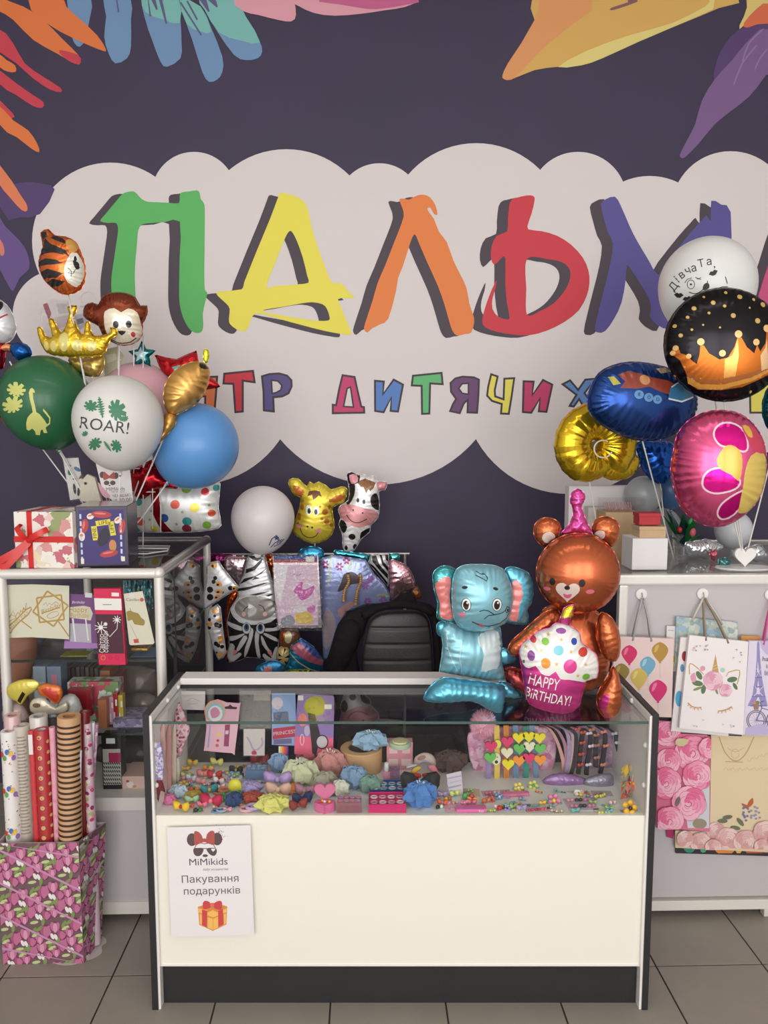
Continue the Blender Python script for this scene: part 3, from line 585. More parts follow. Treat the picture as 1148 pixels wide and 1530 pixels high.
m = MB(); m.tube([(lx1-.017, LY+.012, LZ-.017), (lx1-.017, LB-.01, LZ-.017)], .0175, alu, 14); m.build('top_rail', lc, smooth=True)
m = MB(); m.tube([(lx0-.02, LB-.017, LZ-.017), (lx1-.01, LB-.017, LZ-.017)], .0145, alu, 14); m.build('top_rail', lc, smooth=True)
m = MB(); m.ball((lx1-.018, LY+.017, LZ-.017), .0205, alu_white, 16, 10); m.build('corner_joint', lc, smooth=True)
m = MB(); m.ball((lx1-.018, LB-.018, LZ-.017), .0205, alu, 16, 10); m.build('corner_joint', lc, smooth=True)
zb = atz(200, 1195, 0); zsh = lambda py, Y=LY: at(200, py, Y).z
MB().box((lx0-.02, LY+.03, LZ-.010), (lx1-.03, LB-.03, LZ-.004), gl).build('top_glass', lc)
MB().box((lx0+.01, LY+.012, zsh(1196)), (lx1-.03, LY+.016, LZ-.03), gl).build('front_glass', lc)
MB().box((lx1-.018, LY+.035, zsh(1196)), (lx1-.014, LB-.035, LZ-.03), gl).build('side_glass', lc)
MB().box((lx1-.024, LY+.2, zsh(1196)), (lx1-.012, LY+.206, LZ-.03), black_lam).build('glass_joint', lc)
z1 = zsh(989); z2 = zsh(1100); z3 = zsh(1194)
for z in (z1, z2): MB().box((lx0+.01, LY+.03, z-.007), (lx1-.03, LB-.03, z), glass((.93, .95, .94))).build('glass_shelf', lc)
for z in (z1, z2): MB().box((lx0+.01, LY+.026, z-.0075), (lx1-.03, LY+.03, z+.001), mat((30, 40, 38), .25)).build('shelf_edge', lc)
MB().box((lx0, LY+.01, z3-.045), (lx1-.03, LB-.02, z3), mat((214, 208, 204), .5)).build('bottom_shelf', lc)
MB().box((lx0, LY+.008, .03), (lx1-.03, LB-.02, .075), mat((222, 216, 208), .45)).build('plinth_rail', lc)
MB().box((lx0, LY+.014, .075), (lx1-.03, LB-.02, z3-.045), grey_lam).build('lower_panel', lc)
MB().box((lx0-.02, LB-.012, .04), (lx1-.03, LB-.006, LZ-.03), mat((60, 50, 52), .6)).build('back_panel', lc)
# right cabinet: its closed grey end faces us
RY = 2.50; rx0 = at(927, 860, RY).x; RZ = at(1000, 859, RY).z; rx1 = rx0+.95; rc = thing('panel_cabinet', 'grey panelled cabinet with silver frame, gift bags hung on its end', 'cabinet', (0, 0, 0))
MB().box((rx0+.03, RY+.012, .075), (rx1, RY+.022, RZ-.03), grey_lam).build('end_panel', rc)
zk = at(1000, 1362, RY).z
MB().box((rx0+.03, RY+.004, zk), (rx1, RY+.03, zk+.036), mat((222, 216, 208), .45), bev=.003).build('bottom_rail', rc)
MB().box((rx0-.01, RY, RZ-.034), (rx1, RY+.03, RZ), alu_white, bev=.006).build('top_rail', rc)
MB().box((rx0-.015, RY-.001, RZ-.035), (rx0-.003, RY+.034, RZ+.001), black_lam, bev=.003).build('corner_cap', rc)
MB().box((rx0, RY, zk), (rx0+.03, RY+.03, RZ-.034), alu_white, bev=.006).build('post', rc)
px = at(1143, 1390, RY).x
MB().box((px-.004, RY+.002, .002), (px+.03, RY+.03, zk), alu_white, bev=.003).build('post', rc)
MB().box((rx0-.005, RY+.03, RZ-.03), (rx0+.02, 3.34, RZ), alu, bev=.006).build('top_rail', rc)
MB().box((rx0, 3.31, RZ-.03), (rx1, 3.34, RZ), alu, bev=.006).build('top_rail', rc)
MB().box((rx0, 3.31, .002), (rx0+.03, 3.34, RZ-.03), alu, bev=.006).build('post', rc)
MB().box((rx0+.015, RY+.03, RZ-.010), (rx1, 3.31, RZ-.004), gl).build('top_glass', rc)
MB().box((rx0+.03, RY+.03, RZ-.03), (rx1, 3.31, RZ-.025), mat((196, 190, 190), .5)).build('inner_top', rc)
MB().box((rx0+.005, RY+.03, .06), (rx0+.009, 3.31, RZ-.03), gl).build('side_glass', rc)
MB().box((rx0+.012, RY+.03, .06), (rx1, 3.31, .08), grey_lam).build('bottom_shelf', rc)
# ================================================================ balloons
WHITEF = fprint((236, 232, 228)); BLK = fprint((30, 26, 28)); GOLDF = foil((226, 184, 62), .16)
def foil_part(F, name, pts, T, base, layers=(), parent=None, cr=(0, 0, 1), y=0.0, smooth=2, off=None, **kw):
    """a lobe traced in pixels on frame F; parent sits at F.O with the same turn"""
    o = F.q(sm(pts, smooth) if smooth else pts, *cr); L = [(F.q(p, *cr), m) for p, m in layers]
    return inflate(name, o, T, base, L, parent=parent, loc=(0, y, 0), **kw)
def rope(m, pts, r, mm, n=6): m.tube(pts, r, mm, n)
# ---- bear holding a cupcake, on the counter
CR = (620, 720, 3.5875); Fb = Frame(858, 1050, 2.31, -6)
base = Fb.O.copy(); zt = .877
bear = thing('bear_balloon', 'copper foil bear balloon in pink party hat with HAPPY BIRTHDAY cupcake on counter', 'balloon', Fb.O, Fb.az)
BR = foil((178, 92, 58), .2); BR2 = foil((186, 98, 60), .22); PK = foil((214, 84, 156), .2); MAG = foil((196, 60, 130), .26); CRM = fprint((226, 204, 196))
E = ell
def B2(*l): return [(p, m) for p, m in l]
foil_part(Fb, 'head', E(868, 480, 222, 212, 40), .085, BR, B2((heart(792, 550, 60, 30), CRM), (E(788, 530, 14, 12, 16), BLK), (sm([(770, 562), (788, 568), (812, 562), (806, 582), (790, 588), (775, 580)], 2), fprint((214, 96, 130))), (E(716, 504, 14, 20, 18), BLK), (E(862, 504, 17, 20, 18), BLK), (E(692, 546, 17, 11, 16), fprint((216, 110, 130))), (E(905, 549, 23, 12, 16), fprint((216, 110, 130)))), bear, CR, y=-.03, step=.005, puck=.14)
foil_part(Fb, 'ear', sm([(700, 350), (660, 320), (640, 280), (645, 230), (680, 198), (730, 195), (775, 220), (785, 260), (770, 300), (730, 320)], 2), .028, BR2, B2((E(715, 295, 36, 32, 20), CRM)), bear, CR, y=.005, smooth=0, step=.005)
foil_part(Fb, 'ear', sm([(1055, 350), (1015, 320), (965, 290), (955, 240), (975, 205), (1010, 188), (1060, 195), (1095, 225), (1098, 280), (1080, 330)], 2), .028, BR2, B2((E(990, 285, 26, 30, 20, 30), CRM)), bear, CR, y=.01, smooth=0, step=.005)
foil_part(Fb, 'torso', [(700, 690), (800, 670), (940, 680), (1030, 760), (1060, 900), (1050, 1020), (1000, 1110), (900, 1145), (780, 1140), (690, 1090), (650, 980), (650, 820)], .075, BR, (), bear, CR, y=.03)
foil_part(Fb, 'arm', [(760, 672), (700, 680), (640, 720), (570, 780), (510, 830), (488, 880), (510, 905), (560, 900), (640, 850), (720, 790), (770, 730)], .03, BR2, (), bear, CR, y=-.02, az=math.radians(8))
foil_part(Fb, 'arm', [(985, 678), (1040, 710), (1075, 780), (1082, 870), (1060, 935), (1010, 925), (970, 860), (955, 790), (962, 720)], .032, BR2, (), bear, CR, y=-.05)
foil_part(Fb, 'leg', [(1040, 955), (1072, 1010), (1085, 1090), (1080, 1170), (1050, 1215), (1000, 1225), (962, 1175), (958, 1110), (985, 1050), (1020, 1000)], .034, BR2, B2((E(985, 1130, 20, 46, 20, 20), MAG)), bear, CR, y=-.06)
foil_part(Fb, 'leg', [(476, 990), (530, 985), (590, 1000), (640, 1040), (660, 1090), (620, 1115), (550, 1105), (500, 1080)], .03, foil((150, 60, 60), .2), (), bear, CR, y=-.02)
foil_part(Fb, 'party_hat', [(785, 278), (800, 255), (825, 225), (845, 180), (845, 140), (832, 110), (838, 60), (870, 36), (905, 60), (908, 95), (890, 130), (905, 180), (925, 225), (948, 280), (870, 272)], .022, PK, (), bear, CR, y=-.01, puck=.45, step=.004)
sprk = [((755, 747), 26, 14, (150, 84, 160)), ((614, 792), 16, 16, (206, 60, 64)), ((673, 798), 19, 18, (130, 190, 70)), ((738, 838), 27, 25, (100, 170, 180)), ((820, 798), 16, 17, (40, 70, 170)), ((866, 854), 26, 22, (206, 60, 46)), ((601, 870), 19, 26, (140, 80, 150)), ((672, 902), 24, 27, (232, 150, 50)), ((796, 918), 35, 36, (216, 60, 140)), ((881, 978), 21, 18, (120, 180, 60)), ((565, 905), 6, 10, (90, 120, 60))]
dots = [(E(c[0], c[1], rx, ry, 16), fprint(col)) for c, rx, ry, col in sprk]+[(star(x, y, 12, 5), fprint((214, 180, 90))) for x, y in ((650, 842), (755, 788), (800, 845), (726, 905), (878, 915), (836, 968), (575, 830), (690, 765))]
cup = sm([(545, 855), (575, 810), (605, 790), (650, 755), (700, 742), (735, 715), (790, 722), (830, 745), (858, 770), (862, 805), (890, 840), (935, 870), (952, 920), (945, 1000), (890, 1012), (865, 1100), (848, 1150), (790, 1182), (700, 1172), (600, 1135), (575, 1060), (556, 940)], 2)
frost = sm([(545, 855), (575, 810), (605, 790), (650, 755), (700, 742), (735, 715), (790, 722), (830, 745), (858, 770), (862, 805), (890, 840), (935, 870), (970, 920), (960, 1010), (890, 1014), (850, 1000), (790, 985), (745, 980), (722, 942), (690, 965), (650, 955), (622, 918), (590, 935), (562, 920)], 2)
cc = foil_part(Fb, 'cupcake', cup, .045, foil((212, 70, 148), .3), B2((frost, WHITEF))+dots, bear, CR, y=-.095, smooth=0, step=.0042, puck=.3)
foil_part(Fb, 'candle', [(752, 722), (756, 690), (765, 668), (775, 640), (800, 625), (825, 622), (828, 640), (818, 660), (822, 680), (806, 690), (800, 728)], .01, PK, B2(([(755, 690), (765, 640), (800, 610), (840, 620), (825, 690), (790, 682)], foil((224, 196, 50), .2))), cc, CR, y=-.0, smooth=1, step=.004)
tp = MB(); WT = mat((238, 234, 226), .4)
for s_, cx_, cy_, hh in (('HAPPY', 663, 1002, 66), ('BIRTHDAY!', 688, 1083, 60)):
    (u, v), = Fb.q([(cx_, cy_)], *CR)
    put_text(tp, s_, hh*Fb.mpp()/3.5875*1.32, u, v, -.0475, WT, ang=-9, bold=.024, sx=.58, f=lambda x, z, y: (x, y, z))
t_ = tp.build('lettering', cc)
# shrink-wrap the lettering on the cupcake skin
def drape(o, skin, eps=.0012):
    from mathutils.bvhtree import BVHTree
    b = BVHTree.FromPolygons([v.co for v in skin.data.vertices], [p.vertices for p in skin.data.polygons])
    for v in o.data.vertices:
        h_ = b.ray_cast(Vector((v.co.x, -1, v.co.z)), Vector((0, 1, 0)))
        if h_[0] is not None: v.co.y = h_[0].y-eps
drape(t_, cc)
# ---- elephant
Fe = Frame(710, 1040, 2.27, 10)
ele = thing('elephant_balloon', 'blue foil elephant balloon with pink ears standing on the counter beside the bear', 'balloon', Fe.O, Fe.az)
BL = satin((124, 176, 190)); BL2 = foil((96, 172, 198), .25); PNK = fprint((222, 130, 128)); lnm = fprint((34, 50, 66))
eyeW = fprint((236, 236, 232)); brn = fprint((40, 30, 30))
def eye(x, y, rx, ry): return [(E(x, y, rx+3, ry+3, 20), BLK), (E(x, y, rx, ry, 20), eyeW), (E(x-1, y+2, rx*.66, ry*.74, 18), brn), (E(x+4, y-10, 5, 6, 10), eyeW)]
face = eye(241, 633, 19, 32)+eye(394, 628, 25, 32)+[(E(236, 545, 13, 8, 12, -20), BLK), (E(388, 546, 15, 8, 12, 15), BLK),
  (line([(292, 480), (318, 492), (345, 508), (352, 490), (340, 476), (318, 474), (300, 462)], 5), lnm), (line([(330, 470), (345, 480), (352, 500)], 4), lnm),
  (line([(303, 664), (325, 655), (350, 660), (380, 680)], 5), lnm), (line([(330, 704), (350, 685), (390, 680), (430, 672), (450, 655)], 5), lnm), (line([(272, 722), (310, 740), (360, 748), (420, 735), (460, 705), (476, 668), (470, 650), (455, 644), (443, 660), (452, 676), (470, 668)], 6), lnm), (E(460, 662, 8, 8, 10), lnm),
  (sm([(302, 730), (325, 738), (338, 748), (320, 752)], 2), fprint((190, 80, 100))), (E(226, 690, 13, 16, 14), fprint((214, 130, 150)))]
foil_part(Fe, 'head', [(215, 462), (260, 440), (320, 437), (400, 440), (460, 462), (492, 520), (512, 590), (500, 680), (478, 740), (420, 770), (350, 790), (270, 785), (215, 750), (195, 690), (190, 600), (195, 520)], .062, BL, face, ele, CR, y=-.02, step=.004, puck=.18)
foil_part(Fe, 'ear', [(97, 500), (120, 465), (160, 450), (215, 468), (205, 540), (195, 620), (210, 690), (218, 745), (190, 752), (140, 738), (118, 722), (125, 650), (105, 580)], .022, foil((80, 164, 170), .2), [(sm([(106, 540), (150, 502), (185, 515), (180, 600), (190, 680), (210, 700), (200, 730), (160, 735), (130, 715), (130, 650), (112, 590)], 2), PNK)], ele, CR, step=.005)
foil_part(Fe, 'ear', [(480, 480), (510, 455), (560, 465), (610, 490), (635, 560), (628, 640), (602, 690), (610, 758), (540, 760), (480, 740), (490, 640), (500, 560)], .024, BL2, [(sm([(515, 525), (550, 530), (565, 600), (545, 660), (540, 745), (490, 722), (486, 690), (515, 620)], 2), PNK)], ele, CR, step=.005)
foil_part(Fe, 'body', [(142, 785), (180, 755), (300, 790), (460, 785), (470, 850), (468, 960), (485, 1060), (400, 1066), (300, 1048), (200, 1032), (135, 1018), (145, 960), (155, 880)], .05, BL, [(sm([(322, 820), (380, 795), (442, 802), (440, 970), (400, 985), (335, 1000), (347, 900), (326, 860)], 2), fprint((206, 220, 224)))]+[(line(l, 3), fprint((190, 214, 220))) for l in ([(165, 800), (168, 880), (190, 950), (220, 1010)], [(230, 850), (222, 930), (240, 1010)])], ele, CR, y=.005, smooth=1, puck=.4)
foil_part(Fe, 'hand', [(458, 905), (530, 903), (556, 925), (552, 960), (520, 980), (460, 980)], .012, BL2, [], ele, CR, y=.015)
foil_part(Fe, 'arm', [(124, 770), (150, 752), (170, 760), (166, 820), (140, 830), (126, 810)], .01, BL2, [], ele, CR, y=.01)
foil_part(Fe, 'foot', [(35, 1130), (70, 1075), (140, 1030), (250, 1040), (400, 1058), (460, 1078), (455, 1150), (440, 1215), (380, 1200), (320, 1165), (250, 1150), (150, 1160), (50, 1155)], .045, BL2, [], ele, CR, y=-.035)
foil_part(Fe, 'foot', [(455, 1070), (520, 1090), (572, 1150), (480, 1150)], .02, BL2, [], ele, CR, y=.0)
# ---- latex balloons: an egg-shaped skin with a knot, print laid on its surface, on a white stick
def egg(r, n=48, k=28, el=1.12, neck=.16):
    prof = []
    for i in range(k+1):
        t = math.pi*i/k; z = -math.cos(t); rr = math.sin(t)
        if z < 0: z *= el+.06*(-z)**3
        prof.append((rr*r, z*r))
    return prof
def latex_balloon(label, px, py, rpx, Y, col, stickto=None, prints=(), roll=0.0, el=1.1, cup=True, group=None, k=1.0, tip=0.0, kr=None):
    c = at(px, py, Y); r = rpx*(c-CAM).dot(FWD)/FPX
    t = thing('balloon', label, 'balloon', c, 0, group); cm = latex(col, k)
    R = Matrix.Rotation(math.radians(roll), 4, 'Y') @ Matrix.Rotation(math.radians(tip), 4, 'X')
    m = MB(); m.lathe(egg(r, el=el), cm, 56, X=R); sk = m.build('skin', t, smooth='all')
    bz = -r*(el+.06); kn = R @ Vector((0, 0, bz-.006))
    m = MB(); m.lathe([(.003, 0), (.007, .003), (.004, .008), (.010, .018), (.018, .030)], cm, 12, X=Matrix.Translation(R @ Vector((0, 0, bz-.014))) @ R); m.build('knot', t, smooth='all')
    if prints:
        from mathutils.bvhtree import BVHTree
        b = BVHTree.FromPolygons([v.co for v in sk.data.vertices], [p.vertices for p in sk.data.polygons]); mp = r/rpx; pm = MB()
        def f(x, z, y):
            d = ray(px+x, py+z); q = CAM-c; h_ = b.ray_cast(q, d)
            if h_[0] is None: return tuple(Vector((x*mp, -r*.2, -z*mp)))
            return tuple(h_[0]-d.normalized()*y)
        for e, (what, mm, *a) in enumerate(prints):
            if what == 'poly': 
                p = a[0]; shell_print(pm, [[(x-px, z-py) for x, z in q] for q in p], mm, lambda x, z: f(x, z, .0007+e*.00003), 2.4)
            else:
                s_, size, cx_, cy_, ang = a[:5]; put_text(pm, s_, size, cx_-px, -(cy_-py), .001, mm, ang=ang, f=lambda x, z, y: f(x, -z, y), **(a[5] if len(a) > 5 else {}))
        pm.build('print', t)
    if stickto is not None:
        e = stickto-c; m = MB(); s0 = kn+Vector((0, .0, .004)); sw = mat((232, 230, 226), .4)
        m.tube([s0, s0.lerp(e, .5)+Vector((0, 0, -.012)), e], .0028, sw, 8); m.build('stick', t, smooth='all')
        d = (e-s0).normalized(); m = MB(); q = (-d).to_track_quat('Z', 'Y').to_matrix().to_4x4()
        m.lathe([(.0035, -.02), (.005, 0), (.016, .014), (.0175, .017), (.014, .0145), (.003, .003)], sw, 14, X=Matrix.Translation(s0) @ q); m.build('cup', t, smooth='all')
    return t
def monstera(cx, cy, s, rot):
    out = []
    for i in range(36):
        a = 2*math.pi*i/36; r_ = s*(1-.28*math.cos(a))*(1 if i % 4 < 3 else .6)*1.22; x, y = r_*math.cos(a)*.8, r_*math.sin(a)
        b = math.radians(rot); out.append((cx+x*math.cos(b)-y*math.sin(b), cy+x*math.sin(b)+y*math.cos(b)))
    return out
def fern(cx, cy, s, rot):
    out = []; b = math.radians(rot); P = []
    for i in range(9): P.append((s*(i/8-.5)*2, -s*.45*math.sin(math.pi*(i+.5)/9.2)*(1 if i % 1 == 0 else 1))); P.append((s*((i+.6)/8-.5)*2, -s*.06))
    Q = P+[(x, -y) for x, y in P[::-1]]
    return [(cx+x*math.cos(b)-y*math.sin(b), cy+x*math.sin(b)+y*math.cos(b)) for x, y in Q]
S6 = (0, 500, 3.021)
STAND = at(172, 792, 2.93); STAND.z = LZ+.012
gm = mat((66, 128, 96), .5)
rp = [('poly', gm, [crop(monstera(410, 328, 26, 100), *S6)]), ('poly', gm, [crop(fern(455, 325, 44, 80), *S6)]), ('poly', gm, [crop(monstera(520, 345, 40, 160), *S6)]), ('poly', gm, [crop(monstera(565, 382, 14, 60), *S6)]), ('poly', gm, [crop(monstera(385, 450, 12, 60), *S6)]),
      ('poly', gm, [crop(monstera(425, 488, 26, 230), *S6)]), ('poly', gm, [crop(fern(484, 502, 26, 55), *S6)]), ('poly', gm, [crop(monstera(530, 500, 24, 330), *S6)]), ('text', mat((60, 66, 64), .5), 'ROAR!', 25, 156, 636.5, -7, dict(bold=.0, sx=1.03, space=1.02))]
latex_balloon('white latex balloon printed with green leaves and the word ROAR!', 177, 627, 65.5, 2.70, (230, 228, 224), STAND, rp, el=1.12, k=.9)
cg = mat((206, 208, 120), .5)
dino = [(135, 246), (145, 240), (155, 250), (158, 262), (148, 262), (150, 290), (158, 320), (164, 350), (178, 358), (200, 385), (212, 404), (222, 398), (222, 378), (206, 358), (194, 344), (196, 334), (212, 352), (228, 375), (226, 404), (210, 416), (206, 422), (214, 444), (198, 444), (192, 428), (184, 432), (180, 454), (162, 452), (158, 436), (146, 424), (130, 434), (120, 428), (118, 400), (124, 375), (136, 360), (148, 350), (142, 320), (134, 290), (130, 262)]
latex_balloon('dark green latex balloon printed with a pale dinosaur and leaves', 68, 598, 66, 2.90, (34, 100, 62), STAND, [('poly', cg, [crop(dino, *S6)]), ('poly', cg, [crop(monstera(72, 256, 34, 100), *S6)]), ('poly', cg, [crop(monstera(60, 325, 38, 70), *S6)])], roll=-12, el=1.08)
latex_balloon('pale pink latex balloon half hidden behind the white leaf-print balloon', 208, 604, 62, 3.08, (224, 172, 182), STAND, roll=-6)
latex_balloon('sky blue latex balloon beside the white leaf-print balloon', 294, 665, 62.5, 2.90, (92, 150, 212), STAND, roll=38, el=1.06)
t = latex_balloon('plain greyish-white latex balloon with a tiny dark print, between cabinet and giraffe', 393, 773, 47, 3.25, (226, 218, 218), at(405, 840, 3.36), [('poly', mat((70, 76, 120), .5), [crop(p, 320, 680, 3.189)]) for p in (line([(262, 430), (275, 400), (298, 382), (310, 400), (300, 425), (318, 410)], 5), line([(270, 440), (290, 418), (325, 402)], 4), star(298, 395, 14), line([(285, 435), (310, 425), (333, 400)], 4))], roll=6, el=1.14)
S7_ = (800, 340, 3.299); bk = mat((34, 32, 34), .5)
def lips(x, y, a):
    c, s = math.cos(math.radians(a)), math.sin(math.radians(a)); P = [(-24, 0), (-10, -11), (0, -6), (10, -11), (24, 0), (8, 14), (-8, 14)]
    return [(x+u*c-v*s, y+u*s+v*c) for u, v in P]
STR = at(1112, 853, 2.62); STR.z = RZ+.02
dp = [('text', bk, ch, 16.5, 800+x/3.299, 340+y/3.299, a, dict(bold=.035)) for ch, x, y, a in (('Д', 683, 292, 52), ('і', 700, 258, 42), ('в', 722, 234, 36), ('ч', 752, 212, 24), ('а', 782, 200, 12), ('Т', 818, 178, 12), ('а', 858, 168, 6), (',', 884, 180, 0))]
dp += [('poly', bk, [crop(p, *S7_)]) for p in (lips(878, 222, -25), lips(708, 332, 5), lips(750, 350, -10), line(ell(768, 280, 18, 22)+[(786, 280)], 3), ell(768, 280, 5), line(sm([(758, 318), (790, 326), (820, 312), (845, 285), (850, 262)], 3, False), 4), sm([(826, 308), (832, 280), (852, 272), (860, 290), (850, 304)], 2), line([(790, 245), (805, 252), (818, 246)], 3), line([(797, 252), (818, 255)], 3), line([(738, 272), (750, 255), (772, 248)], 3), line([(938, 242), (948, 276)], 4), line([(900, 300), (925, 292), (950, 292)], 4))]
latex_balloon('white latex balloon with black lips, winking face and Cyrillic word above the crown balloon', 1057, 426, 69.5, 2.90, (228, 228, 226), STR, dp, el=1.1)
# ---- round foil balloons on sticks
def foil_round(name, label, px, py, rx, ry, Y, az, T, base, layers, cr, outline=None, stickto=None, step=.006, cat='balloon', lam=.03, puck=.3, **kw):
    F = Frame(px, py, Y, az); t = thing(name, label, cat, F.O, F.az)
    foil_part(F, 'skin', outline or ell(px, py, rx, ry, 44), T, base, layers, t, cr if outline else (0, 0, 1), smooth=2 if outline else 0, step=step, lam=lam, puck=puck, **kw)
    if stickto is not None:
        e = F.O; q = (stickto-e); q.rotate(Matrix.Rotation(-F.az, 3, 'Z')); b = onp(px, py+(ry or 0)*.92, F.O, F.az)
        MB().tube([(b[0], .01, b[1]), (q.x, q.y, q.z)], .0026, mat((232, 230, 226), .4), 8).build('stick', t, smooth='all')
    return t, F
# black crown balloon
gd = fprint((214, 150, 66)); gd2 = fprint((236, 190, 120)); gd3 = fprint((168, 96, 40)); cm7 = lambda p: (crop(p, *S7_))
crown = [(660, 625), (668, 600), (690, 592), (700, 625), (735, 640), (752, 662), (775, 680), (786, 640), (790, 590), (806, 592), (830, 630), (880, 660), (920, 650), (950, 600), (966, 550), (985, 556), (1010, 600), (1048, 630), (1062, 588), (1078, 620), (1105, 580), (1112, 520), (1140, 540), (1150, 600), (1148, 720), (1090, 750), (1000, 790), (900, 805), (790, 800), (745, 770), (735, 720), (700, 660)]
lay = [(cm7(crown), foil((196, 108, 40), .3)), (cm7([(700, 660), (735, 720), (800, 752), (900, 755), (1040, 720), (1145, 680), (1145, 700), (1040, 742), (900, 775), (800, 770), (740, 742)]), gd3),
       (cm7([(735, 738), (800, 775), (900, 780), (1040, 745), (1130, 702), (1135, 716), (1040, 765), (900, 802), (800, 800), (745, 772)]), gd), (cm7([(905, 660), (940, 640), (955, 600), (965, 560), (972, 640), (960, 740), (905, 748)]), foil((232, 170, 90), .25)), (cm7([(1080, 640), (1105, 600), (1112, 560), (1125, 700), (1090, 712)]), foil((236, 196, 150), .25))]
lay += [(cm7(ell(x, y, r)), gd2) for x, y, r in ((680, 600, 13), (792, 574, 17), (893, 630, 16), (970, 538, 18), (1058, 576, 16), (1114, 508, 18), (668, 624, 12), (738, 642, 12), (1138, 524, 14))]
lay += [(cm7(ell(x, y, r)), fprint((206, 170, 96))) for x, y, r in ((858, 382, 11), (768, 408, 11), (990, 352, 12), (910, 400, 8), (948, 448, 12), (1068, 472, 13), (834, 434, 7), (752, 514, 6), (702, 540, 10), (804, 492, 5), (882, 506, 5), (1106, 388, 13), (1060, 364, 8), (736, 452, 8), (925, 330, 8), (678, 492, 9), (820, 350, 6), (1032, 408, 5), (682, 736, 8), (1050, 812, 7))]
foil_round('round_balloon', 'large black foil balloon with gold crown print and gold dots', 1083, 515, 91, 85, 2.60, -10, .075, foil((34, 31, 34), .16), lay, (0, 0, 1), stickto=STR, step=.005)
def ident(p): return list(p)
# blue oval aircraft balloon (plain patches stand in for its picture)
nav = foil((36, 66, 128), .16); lb = [(ident([(372, 730), (420, 712), (470, 725), (520, 745), (600, 760), (650, 790), (600, 830), (540, 810), (500, 790), (440, 800), (370, 795), (395, 765)]), fprint((140, 60, 44))), (ident(ell(484, 757, 24, 24)), fprint((196, 140, 90))), (ident([(330, 740), (355, 738), (375, 775), (345, 782)]), fprint((180, 170, 70))), (ident([(600, 800), (640, 770), (720, 790), (740, 830), (660, 858), (590, 845)]), fprint((60, 120, 160))), (ident(line([(590, 848), (660, 862), (735, 838)], 8)), fprint((220, 226, 232))), (ident(line([(610, 792), (650, 770), (715, 785)], 6)), fprint((220, 226, 232))), (ident([(560, 700), (620, 692), (640, 715), (570, 725)]), fprint((176, 150, 110)))]
lb += [(ident(ell(x, y, 21)), fprint((90, 140, 190))) for x, y in ((450, 828), (494, 842), (535, 852))]
bb, Fbb = foil_round('oval_balloon', 'glossy dark blue oval foil balloon with red picture patch and BOOM lettering', 962, 600, 0, 0, 2.72, 12, .085, nav, lb, S7_, outline=[(258, 860), (268, 800), (310, 720), (380, 680), (470, 662), (580, 672), (690, 705), (760, 760), (790, 840), (790, 900), (740, 980), (650, 1035), (540, 1052), (430, 1030), (330, 975), (275, 920)], step=.005)
tm_ = MB()
for ch, x, y in (('B', 450, 828), ('O', 494, 842), ('O', 535, 852), ('M', 574, 858)):
    (u, v), = Fbb.q([(x, y)], *S7_); put_text(tm_, ch, .017, u, v, -.08, mat((30, 50, 90), .4), bold=.02, ang=-14)
to = tm_.build('lettering', bb); drape(to, [c for c in bb.children if c.name.startswith('skin')][0])
MB().tube([(0, .02, -.1), tuple(Matrix.Rotation(-Fbb.az, 3, 'Z') @ (at(1010, 845, 2.9)-Fbb.O))], .0026, mat((232, 230, 226), .4), 8).build('stick', bb)
# deep blue crumpled foil below it
S8 = (800, 580, 3.299)
foil_round('crumpled_balloon', 'cobalt blue foil balloon hanging below the oval aircraft balloon', 985, 690, 0, 0, 2.95, 0, .05, foil((30, 84, 170), .18), [], S8, outline=[(500, 270), (560, 258), (660, 262), (690, 300), (680, 400), (640, 470), (570, 450), (520, 380), (505, 320)], puck=.6, lam=.03, stickto=at(1000, 850, 2.95))
# gold number nine
F9 = Frame(885, 665, 2.85, 14); t9 = thing('number_balloon', 'shiny gold foil number balloon curled like a nine', 'balloon', F9.O, F9.az)
gold = foil((206, 172, 36), .14)
nine = [(420, 440), (330, 475), (230, 478), (150, 460), (90, 400), (55, 300), (62, 200), (120, 115), (200, 65), (290, 60), (380, 90), (460, 160), (505, 260), (515, 350), (490, 410)]
u9 = F9.mpp()/3.299; c9 = F9.q([(284, 276)], *S8)[0]; m = MB(); N9 = 132; n9 = 22; vs = []; fs = []
for i in range(N9+1):
    a = math.radians(-62+i*378/N9); f9 = i/N9; R9 = (114+10*math.cos(a))*u9*(1-max(0, f9-.84)*1.6); r9 = (92+6*math.cos(a))*u9*(1+.018*math.sin(i*.9)+.01*math.sin(i*2.3))*(1-max(0, f9-.8)*2.2)*min(1, .35+i/9)
    for j in range(n9):
        t = 2*math.pi*j/n9; q = R9+r9*math.cos(t); vs.append((c9[0]+q*math.cos(a)*1.08, -r9*.8*math.sin(t), c9[1]+q*math.sin(a)))
fs = [(i*n9+j, i*n9+(j+1) % n9, (i+1)*n9+(j+1) % n9, (i+1)*n9+j) for i in range(N9) for j in range(n9)]
m.add(vs, fs+[tuple(range(n9)), tuple(N9*n9+j for j in range(n9))], gold); m.build('curled_tube', t9, smooth='all')
foil_part(F9, 'tail', [(330, 300), (420, 300), (500, 330), (515, 370), (480, 430), (410, 455), (340, 440), (300, 380)], .035, gold, [], t9, S8, step=.005, lam=.02)
m = MB(); m.flat([F9.q(ell(298, 298, 40, 38), *S8)], .0, mat((120, 100, 60), .6)); m.build('backing', t9); m = MB(); q9 = F9.q(ell(298, 298, 44, 42, 18, 0, 20, 300), *S8); m.tube([(x, -.052, z) for x, z in q9], .0028, mat((230, 220, 200), .4), 6); m.build('seam_ring', t9)
MB().tube([(0, .02, -.12), tuple(Matrix.Rotation(-F9.az, 3, 'Z') @ (at(895, 800, 2.95)-F9.O))], .0026, mat((232, 230, 226), .4), 8).build('stick', t9)
